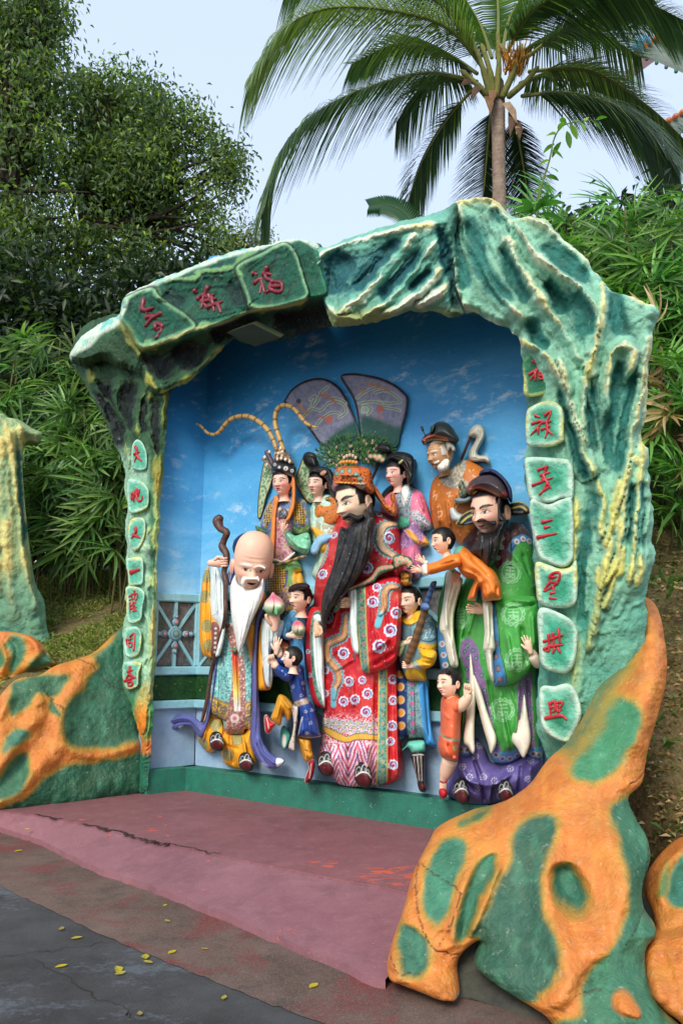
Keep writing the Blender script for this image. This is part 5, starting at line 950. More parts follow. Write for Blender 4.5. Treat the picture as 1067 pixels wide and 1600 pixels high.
bl_ = thing('lion_bowl', 'small green lion figure sitting in a grey bowl held by the rust-coated statue', 'bowl', WALL.pt(q('508,585')[0], .45))
part('bowl', '460,570 480,560 520,560 555,550 558,568 535,585 495,592 470,588', bl_, .44, .06, (120, 140, 146)); part('lion', '480,495 490,470 500,460 515,480 525,500 545,490 548,470 555,500 540,530 520,560 495,560 482,535 490,515', bl_, .46, .06, (96, 104, 78), [pSpeck((150, 146, 110), .8, .6), pSpeck((50, 60, 46), .8, .6, seed=9)], noise=(.02, 40))
wk = thing('fly_whisk', 'pale horsehair whisk on a dark rod behind the old attendant', 'whisk', WALL.pt(q('520,320')[0], .1))
wall_tube('rod', '500,345 520,300 540,250 552,225', .10, 8, wk, (60, 26, 30)); part('horsehair', '535,215 545,185 570,160 605,155 628,180 630,220 610,265 590,305 600,325 640,328 658,345 658,375 625,360 560,362 540,340 545,300 565,265 578,235 560,228 542,228', wk, .05, .12, (196, 192, 176), folds=[fo('590,180 600,230 570,300 570,340', 5, -.02), fo('610,190 605,250 580,310', 4, -.015), fo('560,340 640,350', 4, -.015)])

# ---------------------------------------------------------------- the red-robed court official in the middle
Z('G'); fu = statue('largest statue: black-bearded official in a red robe with dragons and swirls', 560, 1225)
SW = [(60, 1120, 15), (45, 1000, 13), (135, 745, 26), (205, 905, 26), (120, 985, 18), (230, 1030, 22), (288, 1025, 18), (120, 1090, 16), (205, 1120, 22), (256, 1110, 22), (312, 1085, 24), (305, 1165, 24), (108, 545, 22), (160, 365, 16), (310, 525, 26), (345, 400, 10),
      (428, 1025, 21), (428, 1120, 21), (424, 1235, 23), (416, 1305, 19), (428, 1410, 22), (408, 385, 28)]
def chev(c):
    (x0, y0), = q([(225, 1300)]); px, py = c.px[:, 0], c.px[:, 1]; (xa, ya), (xb, _) = q([(90, 1290), (360, 1290)]); bot = sstep(0, 2, py - (q([(0, 1305)])[0][1] + 5 * np.sin((px - xa) / 12)))
    m = bot * (px < xb + 2); v = np.abs(((px - x0) / 28.0 + 10.5) % 1 - .5) * 2; s = (py * .105 + v * 4.2 + 1.0 * vnoise(px / 14, py / 14, 5)) % 3.0
    for k, cc in enumerate(((222, 110, 140), (240, 226, 226), (120, 80, 160), (232, 150, 160), (244, 236, 234), (196, 80, 120))): _mixc(c, m * (np.floor(s * 2) == k), cc)
    g = q([(0, 1165), (0, 1215)]); m2 = (px < xb) * (px > xa); fl = vnoise(px / 1.2, py / 1.2, 8)
    _mixc(c, m2 * sstep(g[0][1] - 6, g[1][1], py) * sstep(.62, .5, fl + .3 * sstep(g[1][1] + 6, g[0][1] - 6, py)) * (bot < .5), (236, 206, 210))
def waves(c):
    px, py = c.px[:, 0], c.px[:, 1]
    for row, (yy, off) in enumerate(((1218, 0), (1236, 17), (1256, 0))):
        for i in range(-1, 9):
            (X, Y), = q([(100 + i * 34 + off, yy + (i - 3) ** 2 * .6)]); (Xe, _), = q([(352, 0)])
            if X > Xe or X < q([(98, 0)])[0][0]: continue
            d = np.hypot(px - X, py - Y); up = sstep(1, -.5, py - Y)
            for rr, cc in ((17, (24, 60, 110)), (15.5, (236, 236, 230)), (12.5, (60, 130, 170)), (9, (226, 186, 70)), (6, (70, 150, 110)), (3.5, (236, 230, 220))): _mixc(c, sstep(.5, -.5, d - qs(rr)) * up, cc)
robe_paint = [pSpeck((206, 60, 58), 3, .6), chev, waves,
    pP('100,1240 150,1250 200,1268 225,1275 260,1262 310,1262 362,1275 362,1300 320,1290 260,1290 228,1302 180,1296 140,1280 100,1262', (222, 172, 62), h=.004), pL('100,1240 150,1250 200,1268 225,1275 260,1262 310,1262 362,1275', 4, (40, 40, 90)), pL('100,1262 140,1280 180,1296 228,1302 260,1290 320,1290 362,1300', 4, (40, 40, 90)),
    pP('362,985 398,980 400,1250 402,1495 360,1520 350,1515 358,1300', (104, 168, 150), n=1, h=.006), pSpeck((60, 110, 96), .8, .58, '362,985 398,980 400,1250 402,1495 360,1520 350,1515 358,1300'), pL('364,985 360,1250 354,1515', 5, (214, 190, 90)), pL('398,982 400,1250 400,1495', 5, (214, 190, 90))] + [pC(380, 1010 + 42 * i, 8, (206, 150, 90), 4) for i in range(12)] + [pSwirl(*a) for a in SW]
def drag(body, w_, finpts=None, col=(206, 150, 104)):
    L = smooth(q(body), 6, False); ww = qs(w_) / 2
    def f(c):
        k = np.nonzero(((c.px > L.min(0) - 3 * ww - 4) & (c.px < L.max(0) + 3 * ww + 4)).all(1))[0]
        if len(k) == 0: return
        d, _, ar = seg_dist(c.px[k], L); s_ = ar * len(L); taper = 1 - .45 * np.abs(ar * 2 - 1) ** 3; m = np.zeros(len(c.px))
        fin = ww * taper * (1.35 + .75 * np.abs(((s_ * .55) % 1) - .5) * 2)
        m[k] = sstep(.5, -.5, d - fin); _mixc(c, m, (120, 186, 196)); m[k] = sstep(.5, -.5, d - fin * .82) * (((s_ * .55) % 1) < .5); _mixc(c, m * .7, (50, 110, 128)); m[k] = sstep(.5, -.5, d - ww * taper * 1.12); _mixc(c, m, (46, 60, 60)); m[k] = sstep(.5, -.5, d - ww * taper); _mixc(c, m, col, .022)
        sc = np.sin(s_ * 7.0 + 2.2 * (d / ww) ** 2) * np.cos(d / ww * 6); m[k] = sstep(.5, -.5, d - ww * taper * .95) * sstep(.1, .5, sc); _mixc(c, m * .75, (150, 84, 60), .003); m[k] = sstep(.5, -.5, d - ww * taper * .22); _mixc(c, m * .6, (230, 196, 140))
    return [f]
robe_paint += drag('215,740 212,790 205,830 165,850 130,870 128,920 150,950 178,985 182,1030 168,1060 160,1110', 30) + [pL('160,1075 158,1140', 26, (110, 176, 190), h=.01), pL('440,312 390,325 366,360 362,410 385,448 440,470', 0, (0, 0, 0))]
robe_paint += drag('446,312 395,325 370,360 368,410 392,445 450,468', 34, col=(222, 186, 150)) + [pP('325,240 345,235 400,258 440,285 430,300 370,290 330,270', (120, 60, 66))] + [pSwirl(410, 385, 27), pSwirl(368, 268, 14, (150, 120, 130), (100, 40, 50), (140, 50, 60))] + drag('120,400 105,450 92,500', 26, col=(222, 186, 150)) + [pSwirl(108, 545, 22), CHIP]
FU = part('robe', '330,238 365,240 410,262 450,288 468,320 472,420 480,470 478,560 470,700 460,950 462,1100 470,1300 482,1440 472,1485 430,1515 370,1530 340,1524 262,1534 182,1522 150,1484 92,1464 78,1400 98,1300 104,1130 100,960 85,900 60,800 60,690 65,600 75,540 100,470 125,390 165,300 195,260 260,240', fu, .10, .40, (196, 30, 42), robe_paint,
     [fo('240,1000 250,1150', 16, .03), fo('120,1000 112,1250', 12, .03), fo('150,1310 165,1500', 16, .04), fo('300,1310 310,1420', 18, .05), fo('225,1320 230,1500', 14, -.05), fo('350,1000 345,1500', 10, -.03), fo('440,1000 450,1480', 12, .04), fo('410,1100 420,1500', 8, -.025), fo('200,640 150,800', 10, .02), fo('280,640 230,760', 10, -.02), fo('180,880 120,960', 10, .02), fo('250,930 160,985', 9, .02), fo('260,1300 275,1500', 8, .025), fo('190,1310 200,1500', 8, .025), fo('130,1320 130,1470', 8, -.025), fo('330,1320 340,1500', 8, -.025), fo('430,470 380,560 250,560', 14, .03), fo('160,560 120,640', 14, .03)], R=.42, step=.0075)
part('sleeve', '50,690 38,710 24,770 22,880 32,1000 46,1100 70,1152 100,1165 114,1160 112,1060 108,900 112,800 105,720 80,690', fu, .36, .14, (196, 30, 42), [pP('62,720 92,712 104,760 110,880 112,1150 100,1150 75,1110 55,1020 46,900 46,790', (104, 150, 130)), pSpeck((60, 100, 84), .8, .55, '62,720 92,712 104,760 110,880 112,1150 100,1150 75,1110 55,1020 46,900 46,790'), pP('70,740 95,735 105,800 112,900 114,1150 98,1118 72,1020 60,900 58,800', (222, 234, 230), h=.004), pSwirl(34, 900, 10), pSwirl(42, 1010, 11)], [fo('75,780 85,1000 105,1130', 7, -.02), fo('95,800 100,1000', 6, .02)])
hand('hand', 82, 815, .58, 82, -80, 'fist', fu, (222, 184, 150), mirror=1); part('cuff', '58,735 80,722 100,735 104,762 70,768', fu, .5, .08, (222, 234, 230))
SWS = [(358, 600, 20), (340, 668, 26), (447, 718, 26), (420, 798, 30), (370, 872, 31)]
part('sleeve', '262,592 300,575 350,560 420,545 468,556 478,640 474,740 470,840 452,930 420,968 372,990 322,1002 290,992 276,930 268,800 264,700', fu, .50, .18, (198, 30, 42), [pP('260,590 302,588 306,700 312,850 322,1002 285,992 272,900 266,760', (104, 158, 142), n=1), pSpeck((60, 104, 90), .8, .58, '260,590 302,588 306,700 312,850 322,1002 285,992 272,900 266,760'), pL('302,588 306,700 312,850 322,1000', 5, (206, 190, 100)), pL('264,592 268,760 288,990', 5, (206, 190, 100))] + [pC(284 + i * 2.6, 620 + i * 40, 9, (200, 130, 90), 5) for i in range(9)] + drag('455,598 410,602 392,640 392,690 372,725', 30) + [pL('375,730 362,775', 30, (110, 190, 200), h=.01), pP('430,620 465,612 470,650 440,665', (190, 60, 40))] + [pSwirl(*a) for a in SWS] + [CHIP], [fo('330,900 420,830', 14, .03), fo('340,960 440,900', 12, -.03), fo('330,600 340,780', 12, .02), fo('460,640 440,900', 14, .03), fo('390,620 420,900', 8, -.02), fo('350,800 400,960', 8, .025), fo('320,620 330,960', 6, -.015)], R=.2, step=.0075)
part('cuff', '224,602 264,596 270,680 270,800 276,905 250,900 236,850 228,770 230,690 222,650', fu, .52, .10, (222, 234, 230), folds=[fo('245,620 248,760 262,890', 7, -.02), fo('232,700 240,840', 5, .015)])
hand('hand', 197, 672, .62, 92, 178, 'fist', fu, (222, 182, 146), mirror=-1)
part('belt', '200,608 232,588 262,580 320,550 345,520 362,498 400,488 435,490 442,512 400,528 368,545 345,572 300,590 258,600 210,622', fu, .62, .06, (66, 104, 82), [pDots(along('205,612 260,588 330,555 365,510 435,500', 12), 9, (206, 130, 96), (120, 160, 130), 13), pB(-1, 1.2, (30, 56, 44))])
part('belt_clasp', '238,905 262,905 264,950 240,955', fu, .46, .05, (110, 60, 60), [pB(-1, 1.4, (200, 170, 120))])
sc_ = thing('ruyi_sceptre', 'green jewelled ruyi sceptre held across the red robe', 'sceptre', WALL.pt(q('350,560')[0], .75))
part('sceptre_head', '432,470 440,448 465,440 490,448 515,455 532,485 522,508 500,512 495,495 470,500 450,512 436,500', sc_, .64, .06, (58, 104, 78), [pDots([(450, 465), (472, 460), (495, 468), (515, 482), (455, 488), (480, 482), (500, 490)], 9, (222, 140, 106), (150, 180, 150), 13), pB(-1, 1.2, (26, 50, 40))])
part('sceptre_foot', '148,712 150,690 165,668 178,655 188,668 182,695 165,715', sc_, .66, .05, (58, 104, 78), [pDots([(165, 685), (172, 670)], 6, (222, 140, 106))])
shoe(118, 1428, 78, 112, .44, fu, 6); shoe(294, 1480, 84, 120, .44, fu, 8)
Z('A'); head(550, 802, 258, .58, fu, yaw=-50, pitch=-13, roll=2, skin=(240, 204, 172), blush=.3, hairline=.28, male=True, brow_w=.034, brow_up=.25, lips=(196, 64, 58), eye=1.05, nose=1.15, wide=1.02)
BE = T4(('A', '474,935 500,945 520,928 548,905 570,885 596,868 625,845 650,862 662,900 658,950 648,1010'), ('G', '335,430 290,525 240,592 190,652 150,692 126,742 120,800 106,812 94,742 100,645 122,570 150,500 166,420 178,345'))
Z('G'); part('beard', BE, fu, .70, .17, (26, 26, 28), [pSpeck((60, 60, 62), 1.2, .80)], [fo(s_, 3.5, a_ * .5) for s_, a_ in (('230,300 200,420 150,560 110,720', -.03), ('260,300 240,420 190,560 120,700', .025), ('285,300 275,420 225,570 140,690', -.03), ('310,300 300,420 250,560 150,690', .025), ('205,290 180,400 140,560', .025), ('325,320 310,430', -.02))], R=.12, thick=.3)
Z('A'); part('moustache', '500,868 525,858 560,872 590,868 600,880 575,905 545,900 520,885 498,892 486,900 480,888', fu, .84, .05, (24, 24, 26)); part('side_whisker', '600,840 615,835 640,800 652,830 655,880 620,880', fu, .66, .12, (30, 28, 28))
HT = [pB(-1, 1.2, (150, 90, 40)), pSpeck((90, 40, 20), .8, .58), pP('430,690 480,700 560,705 600,700 600,745 540,738 480,728 430,735', (150, 80, 100)), pL('432,700 480,706 560,712 598,712', 6, (206, 160, 150)), pL('430,730 480,725 540,735 600,745', 7, (90, 110, 130)), pL('440,655 500,640 570,650', 5, (110, 140, 120)), pL('436,690 500,690 580,695', 4, (214, 170, 70)), pP('462,605 560,600 570,640 540,640 470,650', (210, 110, 60)), pDots([(450, 640), (480, 628), (520, 625), (555, 645), (575, 670)], 10, (120, 170, 150), (60, 90, 80), 14), pC(583, 705, 20, (196, 190, 170), 13), pC(583, 705, 9, (196, 190, 170), 4)]
part('hat', '432,640 440,618 468,602 520,596 562,598 600,602 636,622 650,680 658,740 640,756 596,748 540,740 480,730 430,738 426,692', fu, .52, .30, (206, 104, 44), HT, [fo('570,602 575,690', 4, .025), fo('430,690 600,700', 5, .03), fo('465,650 570,650', 4, .03)], R=.2)
for i in range(6): wall_tube('pearl', [(472 + i * 17, 582 - 6 * math.sin(i / 5 * 3.1)), (472 + i * 17, 577 - 6 * math.sin(i / 5 * 3.1))], .70, 10, fu, (222, 146, 60))
for i in range(5): wall_tube('gem', [(490 + i * 16, 556 - 14 * math.sin(i / 4 * 3.1)), (490 + i * 16, 548 - 14 * math.sin(i / 4 * 3.1))], .66, 8, fu, (206, 176, 150))
part('hat_ribbon', '630,690 660,705 690,745 715,790 740,820 752,800 742,770 752,745 772,760 776,800 782,850 768,876 735,862 705,835 680,790 655,755', fu, .40, .08, (196, 104, 50), [pSpeck((110, 54, 26), .8, .55), pB(-1, 1.0, (226, 170, 100))], folds=[fo('650,715 700,790 750,850', 6, .02)])

# ---------------------------------------------------------------- the old sage with staff and peach
Z('C'); sh = statue('bald sage statue with very tall forehead, long white beard and yellow robe', 375, 1195)
MED = lambda pts: [f for x, y in pts for f in (pC(x, y, 30, (176, 158, 84), ay=1.15), pC(x, y, 30, (120, 130, 96), 26, ay=1.15), pC(x, y, 18, (120, 130, 96), 14, ay=1.1), pC(x, y, 8, (120, 130, 96), 4))]
part('under_robe', '330,1235 345,1215 420,1240 450,1310 545,1325 592,1275 604,1370 622,1490 600,1505 560,1535 500,1530 440,1500 412,1420 360,1442 310,1405 284,1345 300,1280', sh, .06, .24, (238, 164, 36), MED([(390, 1285), (510, 1365), (462, 1450), (315, 1390)]) + [CHIP], [fo('430,1300 400,1420', 12, .03), fo('470,1340 490,1510', 14, -.04), fo('540,1340 560,1450', 12, .04), fo('350,1260 320,1380', 10, .03), fo('450,1400 520,1420', 10, -.02)])
gr = []
for i in range(34):
    t = i / 33; y_ = 870 + t * 325; cc = [(204, 44, 40), (226, 90, 36), (240, 170, 50), (246, 226, 120), (240, 236, 220)]; k = min(3.999, t * 4.4); k = min(k, 3.999); a_, b_ = np.array(cc[int(k)]), np.array(cc[int(k) + 1]); gr.append(pL([(486 + t * 13, y_), (508 + t * 19, y_)], 11, tuple(a_ + (b_ - a_) * (k % 1)), .5, h=.0))
part('robe_skirt', '380,880 400,760 450,640 520,650 590,700 602,800 608,1000 606,1290 560,1305 545,1330 500,1335 445,1330 425,1255 362,1242 336,1190 345,1050 360,940', sh, .16, .26, (128, 190, 186),
     [pSpeck((84, 150, 150), 1.2, .52), pSpeck((190, 222, 214), .9, .72), pP('340,1100 420,1140 480,1160 480,1250 420,1258 330,1225', (128, 120, 104)), pP('545,1170 606,1150 606,1290 550,1295', (128, 120, 104)), pSpeck((214, 170, 70), .8, .55, '340,1100 420,1140 480,1160 480,1250 420,1258 330,1225'), pSpeck((214, 170, 70), .8, .55, '545,1170 606,1150 606,1290 550,1295'), pL('340,1125 420,1155 480,1180', 6, (222, 178, 60)), pL('350,1205 420,1245 478,1258', 8, (30, 60, 70)), pL('350,1216 420,1258', 5, (222, 178, 60)), pL('550,1170 606,1150', 6, (222, 178, 60)), pL('545,1240 606,1222', 7, (30, 60, 70)),
      pP('445,720 490,735 520,900 545,880 560,1100 552,1310 500,1330 440,1325 470,1140 485,1000 475,860', (150, 96, 92)), pSpeck((206, 170, 150), .8, .6, '445,720 490,735 520,900 545,880 560,1100 552,1310 500,1330 440,1325 470,1140 485,1000 475,860'), pDots([(465, 745), (473, 790), (536, 920), (541, 970), (545, 1020), (548, 1070), (550, 1120)], 7, (206, 190, 170), (110, 60, 60), 11), pC(497, 1240, 26, (226, 206, 196)), pC(497, 1240, 11, (206, 110, 110)),
      pL('445,650 490,665 490,690', 22, (30, 40, 46)), pL('447,645 492,662', 6, (220, 226, 220)), pL('445,705 492,722', 6, (220, 226, 220)), pL('440,680 492,695', 10, (110, 160, 166))] + gr + [pL('508,865 515,1000 530,1195', 3, (150, 90, 60))], [fo('380,950 360,1180', 12, .03), fo('420,900 410,1200', 12, -.03), fo('590,850 585,1200', 10, .03), fo('497,880 512,1190', 9, .025), fo('440,900 460,1080', 8, .02)])
part('sash_knot', '482,850 495,842 508,852 506,872 486,876', sh, .46, .04, (60, 120, 80), [pC(488, 858, 5, (200, 50, 50))])
part('scarf', '690,560 655,596 625,655 606,780 596,950 595,1200 585,1370 606,1440 640,1495 690,1528 745,1525 782,1492 768,1468 730,1462 690,1428 650,1350 640,1200 628,1000 628,850 642,690 690,610', sh, .40, .10, (92, 98, 160), [pL('600,950 600,1200 592,1370 640,1480', 3, (50, 54, 110)), pP('735,1470 775,1480 765,1505 735,1515', (220, 226, 236)), pP('650,1490 690,1528 660,1520', (220, 226, 236))], [fo('650,650 618,850 618,1100 612,1350', 8, .02), fo('630,1360 660,1440 730,1500', 7, .025), fo('620,1380 650,1460 690,1510', 5, -.025), fo('640,700 630,900', 4, -.015)])
part('scarf', '404,905 400,1000 378,1130 350,1270 322,1345 295,1352 272,1320 250,1292 215,1288 170,1312 130,1336 92,1330 72,1302 100,1265 150,1232 210,1220 262,1232 300,1262 330,1250 350,1130 372,960 380,905', sh, .30, .10, (92, 98, 160), [pP('75,1295 110,1310 120,1335 85,1330', (224, 230, 238)), pP('130,1318 160,1310 165,1325 140,1338', (224, 230, 238)), pP('180,1290 205,1285 205,1300 185,1305', (224, 230, 238))], [fo('90,1290 160,1250 240,1248 300,1310', 6, .025), fo('110,1300 180,1268 250,1270', 5, -.025), fo('390,930 370,1120 330,1300', 6, .02)])
part('robe_edge', '662,525 675,560 660,610 635,640 622,680 612,780 606,890 598,945 582,890 562,780 575,730 600,660 640,580', sh, .36, .10, (238, 164, 36), MED([(606, 680)]), [fo('640,600 590,720 590,880', 7, .02)])
part('sleeve', '350,384 328,410 312,470 302,580 298,700 298,800 316,878 350,900 385,898 412,876 432,780 440,700 410,640 370,560 362,470', sh, .40, .16, (238, 164, 36), MED([(338, 440), (328, 555), (340, 720), (352, 830)]) + [pP('368,700 410,718 404,820 392,890 362,882 366,800', (126, 70, 66)), pDots(along('390,720 384,880', 6), 8, (196, 190, 170), (90, 46, 46), 13), CHIP], [fo('322,460 312,700 330,880', 8, .025), fo('345,420 335,700 355,890', 8, -.025), fo('360,560 352,850', 7, .02)])
part('inner_sleeve', '384,345 362,380 360,520 362,662 402,712 414,770 390,880 398,894 418,872 442,765 446,655 442,560 432,460 412,405 400,372', sh, .50, .09, (220, 232, 230), [pL('364,665 400,650 445,655', 3, (150, 170, 176)), pL('364,665 402,700', 3, (150, 170, 176))], [fo('385,400 392,540 400,650', 7, .02), fo('420,470 425,640', 6, -.02), fo('420,720 405,860', 6, .02)])
part('sleeve', '655,695 652,800 660,900 700,940 712,1030 700,1078 660,1086 630,1074 628,960 630,830 638,740', sh, .38, .10, (238, 164, 36), [pP('655,950 690,945 700,1060 675,1078 660,1020', (130, 76, 70)), pDots([(672, 975), (680, 1010), (684, 1045)], 8, (196, 190, 170), (90, 46, 46), 12)])
part('inner_sleeve', '655,680 700,690 775,690 778,730 755,790 725,830 702,870 708,930 716,1000 706,1060 685,1066 668,1030 655,920 648,800', sh, .46, .10, (222, 234, 232), [pL('655,915 700,870 725,830', 3, (150, 170, 176))], [fo('690,700 690,860 690,1050', 8, .025), fo('730,700 710,850', 7, -.025), fo('755,700 730,810', 6, .02)])
hand('hand', 722, 655, .64, 135, 92, 'cup', sh, (234, 190, 166), mirror=1)
pk = thing('peach', 'large pink and green peach on the palm of the bald sage', 'peach', WALL.pt(q('720,640')[0], .65), 'peaches held by the statues')
part('fruit', '714,528 735,545 768,570 782,605 775,640 745,660 715,664 685,655 664,625 668,585 695,555', pk, .66, .20, (226, 222, 196), [pP('664,620 700,625 740,612 785,605 780,680 660,680', (120, 186, 120), 7), pP('714,520 740,545 775,580 740,585 700,580 675,580 695,550', (214, 84, 128), 8)], [fo('714,535 722,590 718,650', 4, -.04)]); part('leaf', '735,660 720,640 730,622 742,640', pk, .84, .01, (90, 160, 110)); part('leaf', '655,625 668,600 672,630', pk, .72, .02, (90, 160, 110))
part('hair', '488,295 486,262 500,226 540,196 600,184 650,190 640,205 580,205 530,240 512,290 505,318', sh, .44, .1, (34, 46, 92), [pB(-1, 1.0, (20, 26, 60))], [fo('500,280 530,215 620,192', 4, -.015)])
part('ribbon', '452,470 462,410 490,368 505,372 500,420 490,450 470,490', sh, .54, .06, (44, 62, 126), [pL('470,470 480,410 500,380', 3, (190, 200, 220)), pL('460,470 470,410 490,375', 3, (190, 200, 220))])
head(598, 380, 276, .58, sh, yaw=6, pitch=-20, roll=-5, skin=(236, 190, 164), blush=.5, bald=True, male=True, mouth=1.1, old=.7, brow=(240, 232, 222), brow_w=.03, lips=(186, 56, 56), dome=1.0, wide=1.05, eye=.7)
part('beard', '505,430 520,480 548,500 592,512 630,498 655,450 664,470 662,545 630,622 592,700 560,790 528,872 515,860 500,780 482,690 474,600 472,505 492,440', sh, .70, .14, (234, 234, 228), folds=[fo(s_, 3, a_ * .45) for s_, a_ in (('500,480 490,600 515,800', -.02), ('530,510 520,650 522,840', .02), ('560,520 550,680 530,820', -.025), ('590,520 575,660 540,800', .02), ('620,510 600,620 560,740', -.025), ('645,490 630,590', .02), ('545,505 535,700', -.015))], R=.10)
part('moustache', '540,445 560,440 590,448 615,442 632,440 640,470 620,460 590,458 562,462 545,490 532,480', sh, .88, .03, (234, 234, 228)); part('brow', '506,388 520,372 545,372 566,384 562,392 540,382 520,386 512,398', sh, .84, .04, (232, 222, 208)); part('brow', '604,388 630,376 660,380 676,392 668,400 650,390 630,388 608,396', sh, .86, .04, (232, 222, 208))
shoe(396, 1376, 84, 108, .38, sh, 6); shoe(562, 1492, 84, 104, .40, sh, 6); hand('hand', 432, 358, .60, 118, 5, 'fist', sh, (234, 190, 166), mirror=1)
st_ = thing('walking_staff', 'gnarled dark wooden staff with a bulging knob held by the bald sage', 'staff', WALL.pt(q('310,1270')[0], .3))
wall_tube('shaft', '412,108 402,128 418,165 452,190 436,235 428,270 450,310 452,360 438,410 448,470 444,560 446,640 438,700 412,800 385,900 368,960 352,1060 334,1170 312,1262', [.58] * 12 + [.52, .45, .40, .36, .36, .36, .36], [24, 30, 22, 20, 18, 22, 20, 17, 16, 14, 12, 12, 11, 11, 10, 11, 10, 10, 8], st_, (82, 54, 42), m=mat('dark_wood', rough=.45, bump=.5, bscale=25, var=.35, vscale=12), n=14)

# ---------------------------------------------------------------- the green-robed official
Z('E'); lu = statue('statue of a black-bearded official in a green robe with round medallions at right', 770, 1240)
part('purple_skirt', '410,1240 470,1265 500,1180 560,1240 600,1320 720,1300 780,1270 872,1290 876,1340 850,1420 780,1520 640,1545 540,1556 440,1548 385,1520 350,1500 346,1455 380,1360', lu, .08, .30, (100, 88, 150), [f for x, y in ((530, 1230), (510, 1290), (440, 1345), (520, 1460), (552, 1400), (695, 1355), (790, 1410), (805, 1310), (610, 1420), (640, 1500), (480, 1400), (400, 1480)) for f in [pC(x + 15 * math.cos(a), y + 15 * math.sin(a), 3.6, (214, 214, 226), soft=.4) for a in np.linspace(0, 6.28, 9)[:-1]] + [pC(x, y, 4, (214, 214, 226), soft=.4)]], [fo('440,1350 480,1420 600,1440 700,1380', 14, .05), fo('500,1300 540,1420 560,1540', 12, -.05), fo('600,1400 580,1540', 12, .04), fo('760,1330 740,1500', 14, -.04), fo('420,1400 520,1480', 10, -.04), fo('800,1340 800,1480', 12, .04)])
SHB = [(430, 528, 52), (655, 1010, 58), (695, 290, 55)]
band = [pP(s_, (92, 160, 206), n=1) for s_ in ('600,1210 650,1240 740,1225 770,1260 740,1310 670,1325 610,1300 585,1250', '782,1265 810,1215 875,1220 876,1300 830,1300', '410,1200 470,1190 495,1270 440,1285 410,1275')] + [pDots([(620, 1260), (655, 1280), (695, 1282), (735, 1268), (820, 1255), (850, 1260), (432, 1232), (465, 1235)], 11, (130, 110, 120), (220, 220, 214), 17)]
part('robe', '430,110 500,20 560,-10 700,-10 770,5 815,60 832,120 840,260 852,400 856,540 858,760 872,900 878,1100 878,1295 820,1300 782,1270 720,1310 650,1325 600,1300 560,1180 520,1010 500,1240 470,1290 408,1282 415,1200 418,1000 418,850 400,790 385,720 385,560 400,430 440,330 480,200', lu, .12, .40, (70, 158, 70),
     [pSpeck((74, 164, 74), 3, .55), pP('455,90 500,0 545,-40 700,-40 700,60 690,180 660,250 620,270 600,180 560,120 500,150 470,150', (96, 44, 56)), pSpeck((150, 90, 96), .7, .7, '455,90 500,0 545,-40 700,-40 700,60 690,180 660,250 620,270 600,180 560,120 500,150 470,150'), pDots([(530, 115), (532, 70), (545, 25), (655, 110), (650, 160), (632, 215), (620, 165), (655, 60)], 7, (120, 190, 160), (214, 200, 190), 13), pP('430,110 470,60 500,20 540,0 520,70 500,130 470,170', (70, 44, 46)), pP('690,-10 770,0 815,55 830,130 780,110 720,130 700,180 690,290 680,180 690,90', (64, 46, 50)), pSpeck((120, 90, 90), .8, .78, '690,-10 770,0 815,55 830,130 780,110 720,130 700,180'),
      pL('700,170 720,125 775,95 832,120', 34, (62, 124, 176)), pL('700,186 722,146 778,118 832,142', 5, (30, 40, 80)), pDots([(765, 105), (800, 110), (730, 125)], 9, (150, 120, 130), (214, 214, 210), 15), pL('695,60 700,180 697,290', 10, (30, 26, 34)),
      pP('430,690 440,650 470,632 505,650 530,700 535,760 560,840 590,1000 620,1150 650,1235 600,1240 560,1100 515,900 498,880 490,1000 480,1150 462,1240 440,1240 455,1050 468,900 450,780 432,740', (132, 104, 150)), pDots([(470, 675), (455, 705), (500, 700), (515, 740), (475, 740), (465, 800), (470, 860), (465, 940), (460, 1020), (455, 1100), (545, 830), (560, 910), (575, 980), (595, 1060), (610, 1130), (630, 1190)], 6, (100, 176, 150), (60, 60, 90), 11),
      pP('735,870 810,820 812,960 820,1100 832,1215 800,1215 770,1100 730,1220 715,1180 735,1050', (132, 104, 150)), pDots([(755, 880), (790, 850), (750, 950), (796, 930), (745, 1030), (806, 1010), (740, 1110), (815, 1100), (820, 1170)], 6, (100, 176, 150), (60, 60, 90), 11), pP('840,700 858,760 872,900 878,1200 850,1210 838,1000 830,830', (44, 120, 140))] + band + [pShou(*a, (150, 206, 156)) for a in SHB] + [CHIP],
     [fo('440,560 420,760', 14, .03), fo('520,450 470,620', 14, .03), fo('640,900 660,1100 690,1230', 16, .04), fo('580,850 620,1080', 12, -.03), fo('790,850 805,1200', 10, -.03), fo('740,900 720,1150', 10, .03), fo('440,1000 438,1230', 8, .02), fo('720,200 840,380', 20, .02), fo('430,360 400,560', 10, .02), fo('470,560 440,640', 8, -.02), fo('640,920 700,1180', 8, -.02), fo('700,900 760,1100', 8, .02), fo('560,900 600,1120', 7, .02), fo('760,180 800,300', 10, -.02)], R=.4, step=.0075)
def flap(s_): part('lining_flap', s_, lu, .46, .05, (232, 226, 206), folds=[])
flap('478,715 500,850 506,960 502,1060 500,1180 504,1250 490,1272 466,1235 440,1200 454,1080 464,960 472,860'); flap('494,830 534,910 570,1030 602,1120 622,1180 618,1230 592,1272 574,1210 550,1130 522,1020 504,940'); flap('776,940 796,1050 812,1160 808,1225 775,1295 740,1245 706,1190 732,1110 760,1040')
part('sleeve', '400,252 345,262 330,330 305,420 296,520 298,680 315,800 345,822 380,815 412,790 405,700 390,600 392,480 410,400', lu, .34, .12, (46, 122, 58), [pP('300,560 345,640 350,760 360,815 318,805 300,700', (62, 124, 176)), pDots([(322, 660), (330, 720), (340, 775)], 10, (150, 120, 130), (210, 210, 206), 16), pL('345,640 365,815', 4, (30, 40, 80))], [fo('330,330 312,600', 8, .025)])
